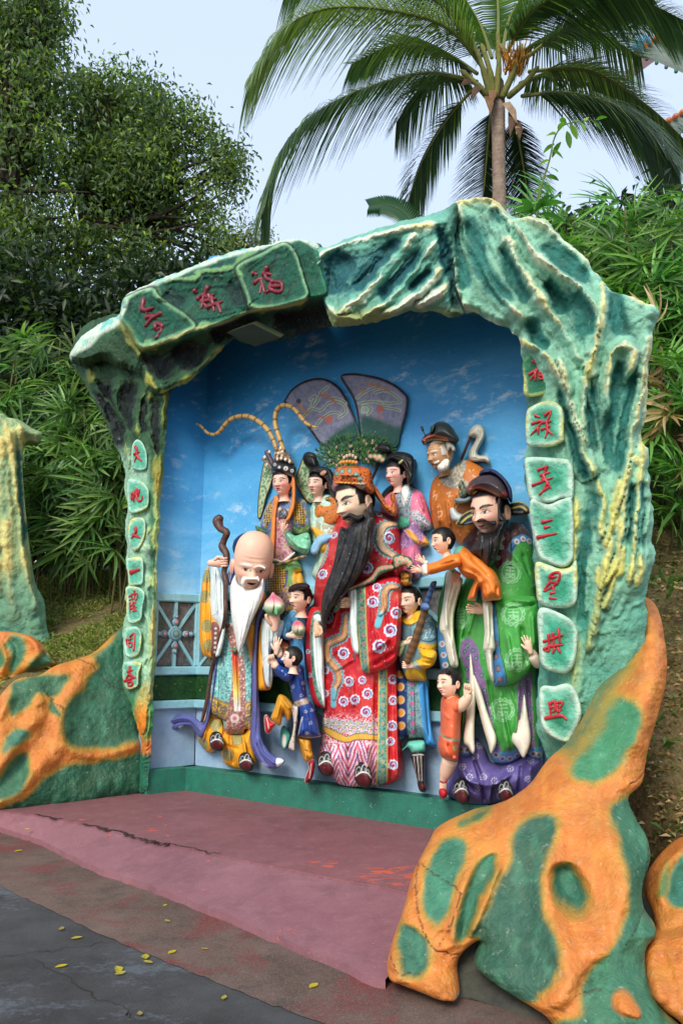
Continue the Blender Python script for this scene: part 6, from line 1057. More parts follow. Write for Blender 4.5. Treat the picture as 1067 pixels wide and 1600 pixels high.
part('inner_sleeve', '352,258 400,285 436,305 410,400 388,500 386,600 398,690 412,782 370,786 346,710 330,625 308,585 310,520 330,400', lu, .44, .10, (232, 228, 206), [pL('312,585 350,595 388,640', 3, (170, 160, 130))], [fo('380,300 345,450 350,580', 9, .025), fo('410,330 370,480 372,640', 8, -.025), fo('370,640 390,770', 7, .02)])
part('sleeve', '600,432 640,412 700,398 790,395 840,405 858,480 862,600 850,700 815,790 765,855 700,890 645,896 605,884 600,760 612,690 600,600', lu, .52, .20, (72, 162, 70), [pP('596,440 612,430 630,560 640,690 665,800 682,880 645,896 605,884 600,760 612,690 590,600', (66, 132, 186)), pL('618,440 634,560 645,690 672,800 684,880', 4, (24, 36, 76)), pDots([(620, 730), (634, 795), (645, 855), (618, 660)], 13, (150, 120, 120), (60, 70, 110), 17), pShou(716, 500, 60, (150, 206, 156)), pShou(736, 748, 60, (150, 206, 156)), CHIP], [fo('700,420 820,430', 14, .03), fo('680,600 720,820', 16, .03), fo('760,560 790,780', 16, -.03), fo('820,500 830,680', 12, .03), fo('640,440 700,470 850,440', 8, -.02)], R=.22, step=.0075)
part('inner_sleeve', '548,425 600,432 606,520 612,620 618,690 604,720 612,868 590,850 572,790 560,712 548,690 556,600 552,520', lu, .60, .10, (232, 228, 206), [pL('552,690 580,690 618,690', 3, (170, 160, 130))], [fo('570,440 578,560 575,680', 7, .02), fo('590,720 598,850', 5, .015), fo('590,450 598,620', 5, -.02)])
hand('hand', 402, 275, .60, 88, 60, 'fist', lu, (232, 190, 160), mirror=-1); hand('hand', 500, 470, .70, 100, 170, 'cup', lu, (228, 190, 160), mirror=-1)
shoe(430, 1480, 88, 140, .42, lu, 14); shoe(675, 1480, 86, 130, .42, lu, 12)
Z('B'); head(660, 642, 262, .60, lu, yaw=-36, pitch=-10, roll=0, skin=(236, 186, 160), blush=.4, hairline=.30, male=True, brow_w=.03, brow_up=.2, lips=(196, 56, 60), wide=1.02, nose=1.1, mouth=.25)
part('beard', '600,752 590,790 545,860 600,900 620,930 652,952 692,900 722,800 742,735 752,690 740,680 712,695 692,735 668,752 640,758', lu, .70, .16, (24, 24, 26), folds=[fo('620,770 620,900', 5, -.02), fo('650,765 645,930', 5, .02), fo('680,755 670,900', 5, -.02), fo('710,720 700,850', 5, .02)], R=.1)
part('moustache', '585,690 600,678 625,676 650,690 690,690 690,715 665,712 640,695 610,692 595,702', lu, .88, .04, (24, 24, 26)); part('sideburn', '705,560 722,570 720,640 745,680 740,700 705,690 700,630', lu, .66, .1, (24, 24, 26))
part('hat', '535,500 548,472 580,448 625,430 680,436 725,470 752,520 760,560 735,572 700,560 640,535 585,525 545,545 530,520', lu, .56, .30, (66, 56, 62), [pP('532,505 580,490 640,508 705,545 740,520 760,560 735,575 690,560 640,536 585,526 545,546', (132, 60, 58)), pL('545,515 600,505 660,525 710,550', 5, (214, 150, 120)), pC(735, 545, 20, (150, 80, 70), 12), pC(566, 527, 14, (110, 124, 70)), pC(566, 527, 6, (150, 160, 100))], R=.2)
part('hat_back', '600,440 606,412 640,398 690,408 740,450 778,510 782,585 760,570 745,510 710,460 660,432', lu, .48, .2, (36, 44, 84), [pSpeck((90, 100, 140), .8, .86)], folds=[fo('640,410 720,460 765,560', 5, -.02)])
for s_, dd in (('468,708 480,688 505,655 560,628 600,640 602,680 580,705 530,718 490,718', .62), ('762,602 800,584 835,585 868,606 882,640 860,658 800,664 765,655', .30)): part('hat_wing', s_, lu, dd, .04, (30, 30, 34), [pB(-1, 1.3, (186, 170, 90)), pL('500,700 540,665 580,655', 10, (176, 166, 80)), pL('520,705 570,690', 8, (120, 130, 140)), pL('780,620 830,610 860,630', 9, (176, 166, 80)), pL('790,640 840,640', 9, (110, 120, 136))])

# ---------------------------------------------------------------- children
Z('E'); kb = statue('boy statue in an orange tunic stretching both arms to the sceptre', 735, 930)
part('tunic', '385,150 425,115 475,145 550,200 610,255 640,310 652,360 650,412 600,422 545,422 528,350 512,418 470,420 462,410 482,350 500,305 450,292 420,260 395,210', kb, .66, .26, (226, 122, 40), [pP('360,155 400,110 440,118 420,160 390,175', (100, 170, 140)), pP('528,345 545,420 505,422', (80, 140, 190)), pL('470,412 510,414', 5, (210, 200, 180)), pL('545,418 648,408', 5, (210, 200, 180)), pSpeck((246, 190, 130), .9, .88)], [fo('430,250 520,300 560,400', 10, .025), fo('480,180 580,280', 12, -.02), fo('560,330 580,410', 8, .02), fo('620,340 620,410', 8, -.02)])
part('sleeve', '240,222 300,200 370,165 420,170 430,215 400,238 330,258 245,276', kb, .88, .10, (228, 124, 40), folds=[fo('300,215 390,190', 5, .015), fo('340,245 420,220', 6, -.015)])
part('cuff', '208,228 240,220 246,278 214,276', kb, .90, .06, (232, 224, 206)); part('cuff', '216,204 240,198 244,216 225,222', kb, .84, .05, (232, 224, 206)); hand('hand', 200, 192, .88, 62, 140, 'open', kb, SKP, mirror=-1); hand('hand', 180, 250, .95, 66, 168, 'open', kb, SKP, mirror=-1)
head(328, 88, 146, .86, kb, yaw=-66, pitch=-10, roll=-4, skin=(242, 196, 166), blush=.5, hairline=.24, back=.0, wide=1.1, nose=.8)
# sword bearer
sb = statue('youth statue in yellow and teal armour with gold topknot hugging a sheathed sword', 660, 1220)
part('skirt', '70,790 130,850 240,850 250,940 258,1080 275,1170 290,1228 262,1232 232,1222 215,1188 140,1192 130,1172 70,1172', sb, .14, .20, (120, 160, 164), [pSpeck((80, 120, 126), .8, .52), pP('66,780 130,830 130,1178 66,1178', (30, 56, 110), n=1), pB(-1, .8, (60, 90, 110)), pDots([(92, 835), (92, 905), (94, 975), (96, 1045), (98, 1115)], 17, (226, 156, 50), (226, 206, 170), 22), pDots([(155, 890), (155, 940), (157, 995), (158, 1048), (160, 1100), (162, 1150)], 11, (214, 90, 150)), pP('190,860 240,860 252,1000 290,1228 262,1232 225,1200 205,1050', (60, 150, 214)), pL('140,1185 215,1185', 12, (110, 70, 40))], [fo('225,880 250,1180', 7, -.02), fo('160,900 165,1170', 10, .02), fo('240,900 272,1200', 6, .02)])
part('breeches', '95,1252 120,1225 140,1200 222,1196 228,1258 190,1275 155,1272 130,1240 105,1258', sb, .16, .12, (110, 206, 180), [pB(-1, 1, (40, 110, 110))]); part('boot', '152,1270 222,1268 228,1350 226,1420 238,1450 232,1478 208,1484 190,1462 176,1390', sb, .20, .14, (30, 28, 30), [pL('165,1290 175,1380 185,1430', 4, (214, 206, 190)), pL('185,1290 195,1420', 4, (214, 206, 190)), pL('205,1290 210,1420', 4, (214, 206, 190)), pL('158,1280 222,1278', 5, (214, 206, 190)), pC(213, 1455, 18, (90, 26, 30))])
part('body', '85,515 130,490 180,462 240,490 275,520 298,600 298,690 270,770 235,800 238,868 180,868 130,862 100,800 78,720 76,600', sb, .24, .26, (110, 152, 160), [pP('85,520 130,490 200,480 215,530 150,545 90,545', (226, 180, 50)), pL('95,535 145,555 200,525', 12, (226, 180, 50), h=.02), pC(150, 545, 16, (236, 196, 70), h=.02), pP('205,540 240,510 282,550 290,620 240,640 200,640', (84, 134, 156)), pSpeck((170, 196, 190), .8, .5, '205,540 240,510 282,550 290,620 240,640 200,640'), pL('205,640 250,650 292,630', 7, (40, 50, 70)), pP('190,655 260,665 300,650 296,690 240,700 190,690', (220, 170, 44)), pL('195,680 250,690 296,675', 3, (90, 60, 20)), pP('130,800 235,800 240,868 130,862', (226, 190, 40)), pL('130,858 238,862', 4, (120, 90, 20)), pB(-1, .8, (70, 90, 90))], [fo('160,560 150,780', 12, .02)])
part('sleeve', '190,695 240,690 285,700 292,735 268,785 215,805 165,805 150,770 170,750 200,740', sb, .42, .13, (230, 180, 36), [pP('150,770 168,752 215,800 205,808 160,806', (190, 210, 190)), pL('160,762 205,805', 4, (60, 110, 110)), pL('170,754 212,800', 4, (60, 110, 110))], [fo('200,720 270,740', 7, .02), fo('200,760 260,770', 6, -.02)])
part('sleeve', '76,660 110,640 128,650 118,690 90,730 76,720', sb, .42, .08, (190, 206, 150), [pL('82,690 120,665', 4, (80, 130, 120)), pL('80,710 112,690', 4, (230, 180, 40))]); hand('hand', 160, 640, .58, 74, 20, 'fist', sb, SK, mirror=1); hand('hand', 118, 778, .58, 84, 175, 'fist', sb, SK, mirror=-1)
part('cape', '175,340 205,380 215,440 235,480 205,480 190,440', sb, .30, .06, (120, 190, 190)); head(142, 418, 154, .46, sb, yaw=-36, pitch=-8, roll=-3, skin=(246, 206, 180), blush=.35, hairline=.25, wide=1.05, lips=(200, 70, 70), brow_up=.2)
part('topknot_crown', '82,322 90,290 84,270 100,255 120,252 140,262 156,280 150,310 158,330 130,345 100,340', sb, .46, .12, (186, 130, 50), [pSpeck((110, 64, 24), .8, .55), pB(-1, .9, (110, 70, 30))], noise=(.015, 40))
sw = thing('sheathed_sword', 'blue-hilted sword in a brown studded scabbard held by the youth in yellow', 'sword', WALL.pt(q('130,750')[0], .6))
wall_tube('scabbard', '128,758 170,640 226,480', .60, 20, sw, (122, 88, 56), sm=True, band=(2, 1, (84, 60, 40))); wall_tube('hilt', '222,470 240,420 268,340', .62, 15, sw, (70, 104, 160), band=(3, 1, (36, 50, 90))); part('guard', '200,455 215,430 245,435 258,462 240,478 215,475', sw, .64, .05, (90, 120, 170), [pB(-1, 1, (30, 44, 80))]); part('pommel', '255,345 262,318 290,312 288,340 275,352', sw, .62, .05, (50, 64, 96))
# toddler
td = statue('toddler statue in coral romper and red shoe tugging at the green robe', 700, 1245)
part('romper', '320,960 350,945 395,935 420,960 432,1010 425,1100 422,1190 415,1240 408,1310 360,1312 320,1290 300,1240 302,1190 312,1120 312,1020', td, .46, .26, (232, 110, 70), [pL('312,1160 350,1185 420,1195', 9, (100, 176, 150)), pL('325,1290 360,1308 405,1312', 10, (80, 170, 150)), pP('380,1225 405,1222 402,1250 378,1245', (214, 176, 110)), pL('380,955 420,935', 10, (110, 176, 140))], [fo('330,1180 370,1190', 6, -.02), fo('350,1210 390,1290', 10, -.03), fo('320,1040 360,1080', 8, .012)])
part('sleeve', '350,990 380,970 412,960 425,1000 410,1045 370,1050', td, .62, .10, (232, 110, 70), [pL('358,985 372,1048', 14, (90, 180, 150))]); wall_tube('arm', '395,1010 430,1000 462,960 466,930', [.70, .74, .76, .76], [36, 34, 26, 20], td, SK, m=SKIN); hand('hand', 462, 900, .78, 84, 80, 'fist', td, SK, mirror=-1)
wall_tube('leg', '365,1310 345,1370 330,1420 328,1470', [.56, .52, .5, .5], [42, 36, 22, 20], td, SK, m=SKIN); part('shoe', '305,1470 330,1462 348,1480 348,1510 325,1522 305,1500', td, .5, .08, (190, 36, 46)); wall_tube('ankle_band', '312,1425 330,1432 348,1424', .60, 5, td, (150, 40, 50))
head(362, 880, 152, .72, td, yaw=-52, pitch=6, roll=4, skin=(244, 200, 172), blush=.5, hairline=.26, wide=1.12, nose=.8, lips=(206, 60, 70)); part('hair_tuft', '338,815 350,795 368,808 360,822', td, .72, .05, (22, 22, 24))
# boy with a peach
Z('D'); pb = statue('boy statue in light blue tunic holding a small pink peach beside the red robe', 470, 1100)
part('tunic', '330,290 380,280 420,270 436,300 420,400 410,520 415,640 440,800 470,960 440,970 380,930 340,760 300,560 290,500 248,470 250,400 275,350 300,310', pb, .22, .22, (84, 160, 206), [pSpeck((160, 200, 226), .9, .82), pL('320,300 360,320 410,300', 8, (226, 190, 90)), pP('240,470 300,490 300,520 235,520', (206, 110, 80)), pB(-1, .8, (40, 90, 150))], [fo('310,340 290,460', 10, .03), fo('380,500 400,760', 12, .03), fo('350,560 380,800', 10, -.03)])
part('tunic_hem', '235,500 290,510 310,560 290,600 240,590', pb, .24, .1, (206, 104, 80), [pL('245,535 300,545', 8, (230, 180, 70)), pL('250,565 300,575', 8, (110, 60, 60))]); part('sleeve', '262,350 300,340 320,400 300,450 320,480 290,492 256,480 246,440', pb, .40, .12, (84, 160, 206), [pSpeck((170, 206, 230), .8, .82), pL('290,450 320,480', 8, (210, 216, 214))], [fo('280,370 270,460', 7, .02)])
hand('hand', 345, 462, .56, 96, 0, 'cup', pb, SK, mirror=1); p2 = thing('peach', 'small pink-tipped peach held by the boy in light blue', 'peach', WALL.pt(q('350,430')[0], .6), 'peaches held by the statues')
part('fruit', '340,366 365,372 388,392 398,425 385,455 350,462 320,450 310,420 318,388', p2, .58, .14, (226, 216, 190), [pP('310,430 350,440 400,420 395,470 320,470', (130, 186, 120), 6), pP('340,360 370,370 395,395 350,405 315,400 320,380', (214, 80, 110), 6)], [fo('345,370 352,410 350,455', 4, -.025)])
head(368, 222, 172, .50, pb, yaw=-45, pitch=-8, roll=-8, skin=(242, 196, 166), blush=.5, hairline=.24, wide=1.06); part('fringe', '288,180 300,150 340,130 400,126 430,150 400,170 350,175 320,190', pb, .56, .12, (24, 22, 24), folds=[fo('310,165 380,145', 4, .012)])
# kneeling boy in dark blue
bb = statue('boy statue in dark blue flowered jacket climbing up with one red shoe raised', 470, 1200)
FL = [f for x, y in ((360, 690), (350, 670), (320, 795), (385, 770), (375, 850), (430, 1020), (410, 1085), (250, 680), (300, 720), (440, 940), (400, 950)) for f in [pC(x + 8 * math.cos(a), y + 8 * math.sin(a), 3.4, (206, 212, 226), soft=.4) for a in np.linspace(0, 6.28, 6)[:-1]]]
part('jacket', '280,665 320,650 372,650 388,700 400,790 412,860 440,900 465,960 490,1080 498,1110 440,1125 360,1115 340,1100 352,1000 335,930 318,880 300,800 285,740', bb, .40, .24, (28, 66, 142), FL + [pP('310,900 360,880 415,860 420,895 360,915 320,930', (190, 176, 160), h=.01), pSpeck((150, 120, 110), .7, .55, '310,900 360,880 415,860 420,895 360,915 320,930'), pL('345,1105 400,1118 496,1106', 6, (210, 206, 196)), pL('352,1100 372,1010 380,985', 6, (196, 196, 196)), CHIP], [fo('400,930 440,1100', 9, .025), fo('350,760 380,860', 10, .02), fo('380,960 390,1100', 7, -.02)])
part('sash_end', '308,925 350,920 348,1000 335,1080 330,1180 326,1205 290,1180 318,1080 322,1000', bb, .60, .04, (196, 186, 170), [pSpeck((150, 110, 100), .8, .6)], folds=[fo('330,940 325,1180', 4, -.01)]); part('sash_end', '240,1080 262,1040 300,1090 300,1130 270,1195 245,1170', bb, .30, .06, (70, 170, 150), [pP('255,1100 275,1110 270,1180 250,1160', (226, 222, 206))])
part('sleeve', '185,655 215,630 250,660 300,690 325,720 300,760 250,748 210,710', bb, .62, .12, (28, 66, 142), [pL('190,660 222,632', 8, (200, 204, 214)), pC(250, 690, 4, (206, 212, 226)), pC(270, 715, 4, (206, 212, 226))], [fo('230,680 300,730', 7, .02)]); part('sleeve', '215,600 245,580 262,600 265,640 240,650', bb, .56, .08, (28, 66, 142))
hand('hand', 180, 605, .74, 92, 105, 'fist', bb, SK, mirror=1); hand('hand', 218, 520, .68, 92, 85, 'open', bb, SK, mirror=1); wall_tube('arm', '195,630 210,660', .70, 22, bb, SK, m=SKIN); wall_tube('arm', '226,555 235,590', .62, 22, bb, SK, m=SKIN)
part('trouser_leg', '225,850 258,845 300,880 322,920 310,975 290,1010 270,980 255,960 240,1040 200,1020 178,990 200,930', bb, .50, .16, (222, 156, 40), folds=[fo('250,870 300,940', 9, .03), fo('240,890 215,1000', 8, .02), fo('255,950 290,990', 6, -.02)]); part('trouser_leg', '345,1110 380,1118 430,1130 440,1190 452,1240 440,1262 400,1275 385,1250 360,1180', bb, .36, .16, (222, 156, 40), [pSpeck((250, 206, 120), .9, .8)], [fo('380,1130 410,1250', 8, .02), fo('395,1200 440,1220', 5, -.015)])
part('shoe', '135,985 150,970 165,990 180,1010 208,1030 195,1055 165,1095 142,1080 136,1040', bb, .52, .12, (190, 34, 46), [pB(-1, .9, (230, 220, 206)), pL('150,990 165,1060', 4, (236, 226, 214))]); part('shoe', '412,1275 448,1255 462,1290 455,1340 440,1390 415,1415 392,1400 405,1350 420,1310', bb, .40, .12, (150, 30, 44), [pB(-1, .9, (230, 220, 206)), pL('435,1290 425,1380', 3, (236, 226, 214)), pC(420, 1395, 14, (60, 26, 30))])
head(318, 605, 138, .70, bb, yaw=-88, pitch=12, roll=6, skin=(242, 200, 176), blush=.4, hairline=.24, back=.05, wide=1.08)

# a hand of a hidden child on the green sleeve
Z('E'); hc = statue('small hand and cuff of a hidden child clutching the green sleeve by the column', 835, 1060)
hand('hand', 796, 655, .80, 84, 105, 'open', hc, SK, mirror=1); wall_tube('arm', '805,690 832,730 850,770', [.76, .70, .6], [22, 24, 26], hc, SK, m=SKIN); wall_tube('cuff', '826,735 850,770', [.72, .64], 28, hc, (230, 206, 190))

# ---- small pieces ride on the piece they belong to
UNDER = {'moustache': 'head', 'brow': 'head', 'side_whisker': 'head', 'sideburn': 'head', 'side_hair': 'head', 'beard': 'head', 'hair': 'head', 'topknot': 'head', 'topknot_crown': 'head', 'hair_tuft': 'head', 'long_hair': 'head', 'cap': 'head', 'hat': 'head', 'crown': 'head', 'headband': 'head',
         'inner_sleeve': 'sleeve', 'cuff': 'sleeve', 'belt_clasp': 'robe', 'lining_flap': 'robe', 'tunic_hem': 'tunic', 'apron_edge': 'skirt', 'cloud_collar': 'body', 'ankle_band': 'leg', 'tassel_flower': 'body'}
for rt in [o for o in ROOT if o.type == 'EMPTY' and o.get('category') == 'statue']:
    kids = list(rt.children); kind = lambda o: o.name.split('.')[0]
    for o in kids:
        u = UNDER.get(kind(o)); h = [x for x in kids if kind(x) == u] if u else []
        if h and h[0].parent is rt and h[0] is not o: o.parent = min(h, key=lambda x: abs(kids.index(x) - kids.index(o)))
# ================================================================== plants
def leaf_mat(name, rough=.45, trans=.35, var=.0, orand=0, spec=.4):
    m = bpy.data.materials.new(name); m.use_nodes = True; nt = m.node_tree; N, L = nt.nodes, nt.links; b = N['Principled BSDF']; b.inputs['Roughness'].default_value = rough; b.inputs['Specular IOR Level'].default_value = spec
    a = N.new('ShaderNodeAttribute'); a.attribute_name = 'Col'; cur = a.outputs['Color']
    if orand:
        oi = N.new('ShaderNodeObjectInfo'); hs = N.new('ShaderNodeHueSaturation'); r = N.new('ShaderNodeMapRange'); r.inputs[3].default_value = 1 - orand; r.inputs[4].default_value = 1 + orand; L.new(oi.outputs['Random'], r.inputs[0]); L.new(r.outputs[0], hs.inputs['Value'])
        r2 = N.new('ShaderNodeMapRange'); r2.inputs[3].default_value = .485; r2.inputs[4].default_value = .515; L.new(oi.outputs['Random'], r2.inputs[0]); L.new(r2.outputs[0], hs.inputs['Hue']); L.new(cur, hs.inputs['Color']); cur = hs.outputs[0]
    L.new(cur, b.inputs['Base Color']); tr = N.new('ShaderNodeBsdfTranslucent'); g = N.new('ShaderNodeMix'); g.data_type = 'RGBA'; g.blend_type = 'MULTIPLY'; g.inputs[0].default_value = 1; L.new(cur, g.inputs[6]); g.inputs[7].default_value = (1.7, 1.9, .7, 1); L.new(g.outputs[2], tr.inputs[0])
    mx = N.new('ShaderNodeMixShader'); mx.inputs[0].default_value = trans; L.new(b.outputs[0], mx.inputs[1]); L.new(tr.outputs[0], mx.inputs[2]); L.new(mx.outputs[0], N['Material Output'].inputs[0]); return m
LEAF = leaf_mat('tree_leaf'); PALML = leaf_mat('palm_leaf', rough=.4, trans=.3, orand=.28); COCO = leaf_mat('coconut_leaflet', rough=.42, trans=.3)
BARK = mat('bark', rough=.9, spec=.1, bump=.8, bscale=18, var=.3, vscale=9)
def nv(n): v = RNG.normal(size=(n, 3)); return v / np.linalg.norm(v, axis=1)[:, None]
def leaf_cloud(C, D, ln, wd, cols, droop=.25):
    """folded pointed leaves: C base points, D directions"""
    n = len(C); ln = np.broadcast_to(ln, (n,)); wd = np.broadcast_to(wd, (n,)); S = np.cross(D, nv(n)); S /= np.linalg.norm(S, axis=1)[:, None] + 1e-9; Nn = np.cross(S, D)
    mid = C + D * (ln * .5)[:, None]; tip = C + D * ln[:, None] + np.array([0, 0, -1]) * (ln * droop)[:, None]
    V = np.stack([C, mid + S * (wd / 2)[:, None] + Nn * (wd * .2)[:, None], tip, mid - S * (wd / 2)[:, None] + Nn * (wd * .2)[:, None]], 1).reshape(-1, 3)
    i = np.arange(n)[:, None] * 4; F_ = np.concatenate([i + [0, 1, 2], i + [0, 2, 3]]); return V, F_, np.repeat(cols, 4, 0)
def crown_points(lobes, n):
    """lobes: (centre, radii); clustered near the shell with gaps"""
    w = np.array([np.prod(r) ** (2 / 3) for _, r in lobes]); k = RNG.choice(len(lobes), n, p=w / w.sum()); d = nv(n); r = RNG.uniform(0, 1, n) ** .38
    c = np.array([l[0] for l in lobes])[k]; ra = np.array([l[1] for l in lobes])[k]; P = c + d * ra * r[:, None]; return P, d
GREENS = [lin(c) for c in ((80, 102, 62), (96, 120, 66), (68, 92, 56), (114, 140, 76), (90, 114, 74), (108, 130, 88))]
def tree(label, lobes_px, trunk, n_clusters, per, ln, group, hues=GREENS, light=.12, limbs=(), cl_r=.22):
    root = thing('broadleaf_tree', label, 'tree', at(*trunk[0][:2], trunk[0][2]), group)
    tp = [at(*p[:3]) for p in trunk]; rr = [p[3] for p in trunk]
    B = smooth(np.column_stack([tp, rr]), 6, False); link('trunk', *tube_vf(B[:, :3], B[:, 3], 12), BARK, root, None).data.color_attributes
    o = root.children[-1] if root.children else None
    lobes = [(at(x, y, d), np.array([r, r * .9, r * ry]) * d / FOC * 1.02) for x, y, r, ry, d in lobes_px]
    V, Fs = [], []
    for lb in limbs:
        pts = np.array([at(*p[:3]) for p in lb]); Bm = smooth(np.column_stack([pts, [p[3] for p in lb]]), 6, False); v, f = tube_vf(Bm[:, :3], Bm[:, 3], 8); f = [tuple(i + len(V) for i in a) for a in f]; V += v; Fs += f
    tip0 = tp[-1]
    for c, r in lobes:                                           # limbs reach into every lobe, twigs fork inside it
        for k in range(7):
            e = c + nv(1)[0] * r * RNG.uniform(.4, .9); m_ = tip0 * .45 + e * .55 + nv(1)[0] * .3; Bm = smooth(np.column_stack([[tip0 + nv(1)[0] * .1, m_, e], [rr[-1] * .6, .05, .015]]), 5, False); v, f = tube_vf(Bm[:, :3], Bm[:, 3], 6); f = [tuple(i + len(V) for i in a) for a in f]; V += v; Fs += f
    link('limb', V, Fs, BARK, root, np.tile(lin((58, 50, 42)), (len(V), 1)), kind='stuff')
    P, d = crown_points(lobes, n_clusters); hole = fbm(P[:, 0] * .9 + 50, P[:, 2] * .9 + P[:, 1] * .4 + 20, 91, 3); P = P[hole > .42]; n = len(P)
    C = np.repeat(P, per, 0) + RNG.normal(size=(n * per, 3)) * cl_r; D = nv(n * per) + np.array([0, -.1, -.25]); D /= np.linalg.norm(D, axis=1)[:, None]
    cl = RNG.integers(0, len(hues), n); cc = np.array(hues)[np.repeat(cl, per)] * RNG.uniform(.7, 1.3, (n * per, 1)) * np.repeat(RNG.uniform(.5, 1.2, n), per)[:, None]; yl = np.repeat(RNG.uniform(size=n) < light, per); cc[yl] = lin((150, 172, 66)) * RNG.uniform(.7, 1.1, (yl.sum(), 1))  # brightness spread between clusters imitates lit tips among darker leaves
    v, f, c = leaf_cloud(C, D, RNG.uniform(.7, 1.25, n * per) * ln, RNG.uniform(.34, .46, n * per) * ln, cc); link('crown', v, f, LEAF, root, c, flat=True, kind='stuff')
    tr = [x for x in root.children if x.name.startswith('trunk')][0]; me = tr.data; a = me.color_attributes.new('Col', 'FLOAT_COLOR', 'POINT'); a.data.foreach_set('color', np.tile(np.append(lin((62, 54, 46)), 1), len(me.vertices)).astype(np.float32)); return root
GT = 'broad-leaved trees behind the left of the arch'
tree('tall dark broad-leaved tree rising out of the frame at the upper left corner', [(20, 60, 90, 1.0, 15), (70, 150, 70, 1, 15), (-30, 190, 110, 1, 15.5), (40, 270, 100, 1, 15), (60, 20, 60, .9, 15), (-60, 60, 120, 1.2, 16), (110, 330, 80, .9, 15), (20, 390, 100, .9, 15)],
     [(-20, 700, 15, .22), (-10, 520, 15, .19), (10, 400, 15, .14), (20, 300, 15, .10)], 4000, 11, .155, GT, cl_r=.22)
tree('rounded broad-leaved tree with a leaning dark trunk behind the lettered beam', [(200, 170, 75, .9, 16), (270, 220, 80, .95, 16), (330, 290, 55, 1, 16), (230, 290, 95, .9, 16), (160, 260, 70, 1, 16), (310, 370, 70, .75, 16), (220, 390, 90, .7, 16), (145, 150, 40, .8, 16), (355, 250, 30, .9, 16), (150, 400, 70, .8, 16)],
     [(40, 560, 16, .16), (95, 470, 16, .13), (118, 410, 16, .11), (130, 360, 16, .09)], 4300, 11, .145, GT, limbs=[[(70, 500, 16, .07), (120, 470, 16, .06), (165, 462, 16, .045), (200, 470, 16, .03)], [(118, 410, 16, .06), (170, 400, 16, .05), (240, 340, 16, .03)]], cl_r=.19)
tree('fine feathery pale tree just showing above the beam beside the rounded tree', [(385, 375, 34, .7, 24), (350, 395, 40, .6, 24), (412, 385, 18, .5, 24)], [(360, 560, 24, .14), (365, 450, 24, .10), (370, 410, 24, .06)], 260, 12, .13, GT, [lin((96, 110, 84)), lin((120, 130, 100))], cl_r=.25)
# dark shrubbery filling the bank behind
def mass(name, lobes_px, n, per, ln, hues, **props):
    lobes = [(at(x, y, d), np.array([r, r * .8, r * ry]) * d / FOC) for x, y, r, ry, d in lobes_px]; P, d = crown_points(lobes, n); C = np.repeat(P, per, 0) + RNG.normal(size=(n * per, 3)) * .2; D = nv(n * per) + np.array([0, -.2, -.2]); D /= np.linalg.norm(D, axis=1)[:, None]
    cc = np.array(hues)[RNG.integers(0, len(hues), n * per)] * RNG.uniform(.6, 1.3, (n * per, 1)); v, f, c = leaf_cloud(C, D, RNG.uniform(.7, 1.3, n * per) * ln, RNG.uniform(.3, .4, n * per) * ln, cc); return link(name, v, f, LEAF, None, c, flat=True, kind='stuff', **props)
DK = [lin(c) for c in ((36, 54, 30), (46, 68, 36), (30, 46, 28), (58, 78, 40))]
mass('undergrowth', [(20, 470, 110, .8, 13.5), (120, 520, 100, .8, 13.5), (230, 480, 110, .7, 14), (300, 440, 80, .6, 14.5), (60, 640, 120, 1, 12.6), (160, 660, 100, 1, 12.4), (80, 780, 130, .9, 12), (200, 800, 80, .9, 12), (-60, 600, 100, 1.2, 13), (250, 600, 100, 1, 12.8)], 3000, 9, .22, DK, label='dark shrubbery on the bank behind the left palms', category='undergrowth')
mass('undergrowth', [(950, 420, 90, 1, 10.5), (1040, 400, 100, 1, 10.5), (1060, 560, 110, 1.1, 9.8), (1080, 720, 110, 1, 9.4), (1050, 850, 90, .8, 9), (900, 400, 60, .9, 10.8), (1120, 900, 100, 1, 9)], 2200, 9, .2, DK, label='dark shrubbery behind the right column of the arch', category='undergrowth')

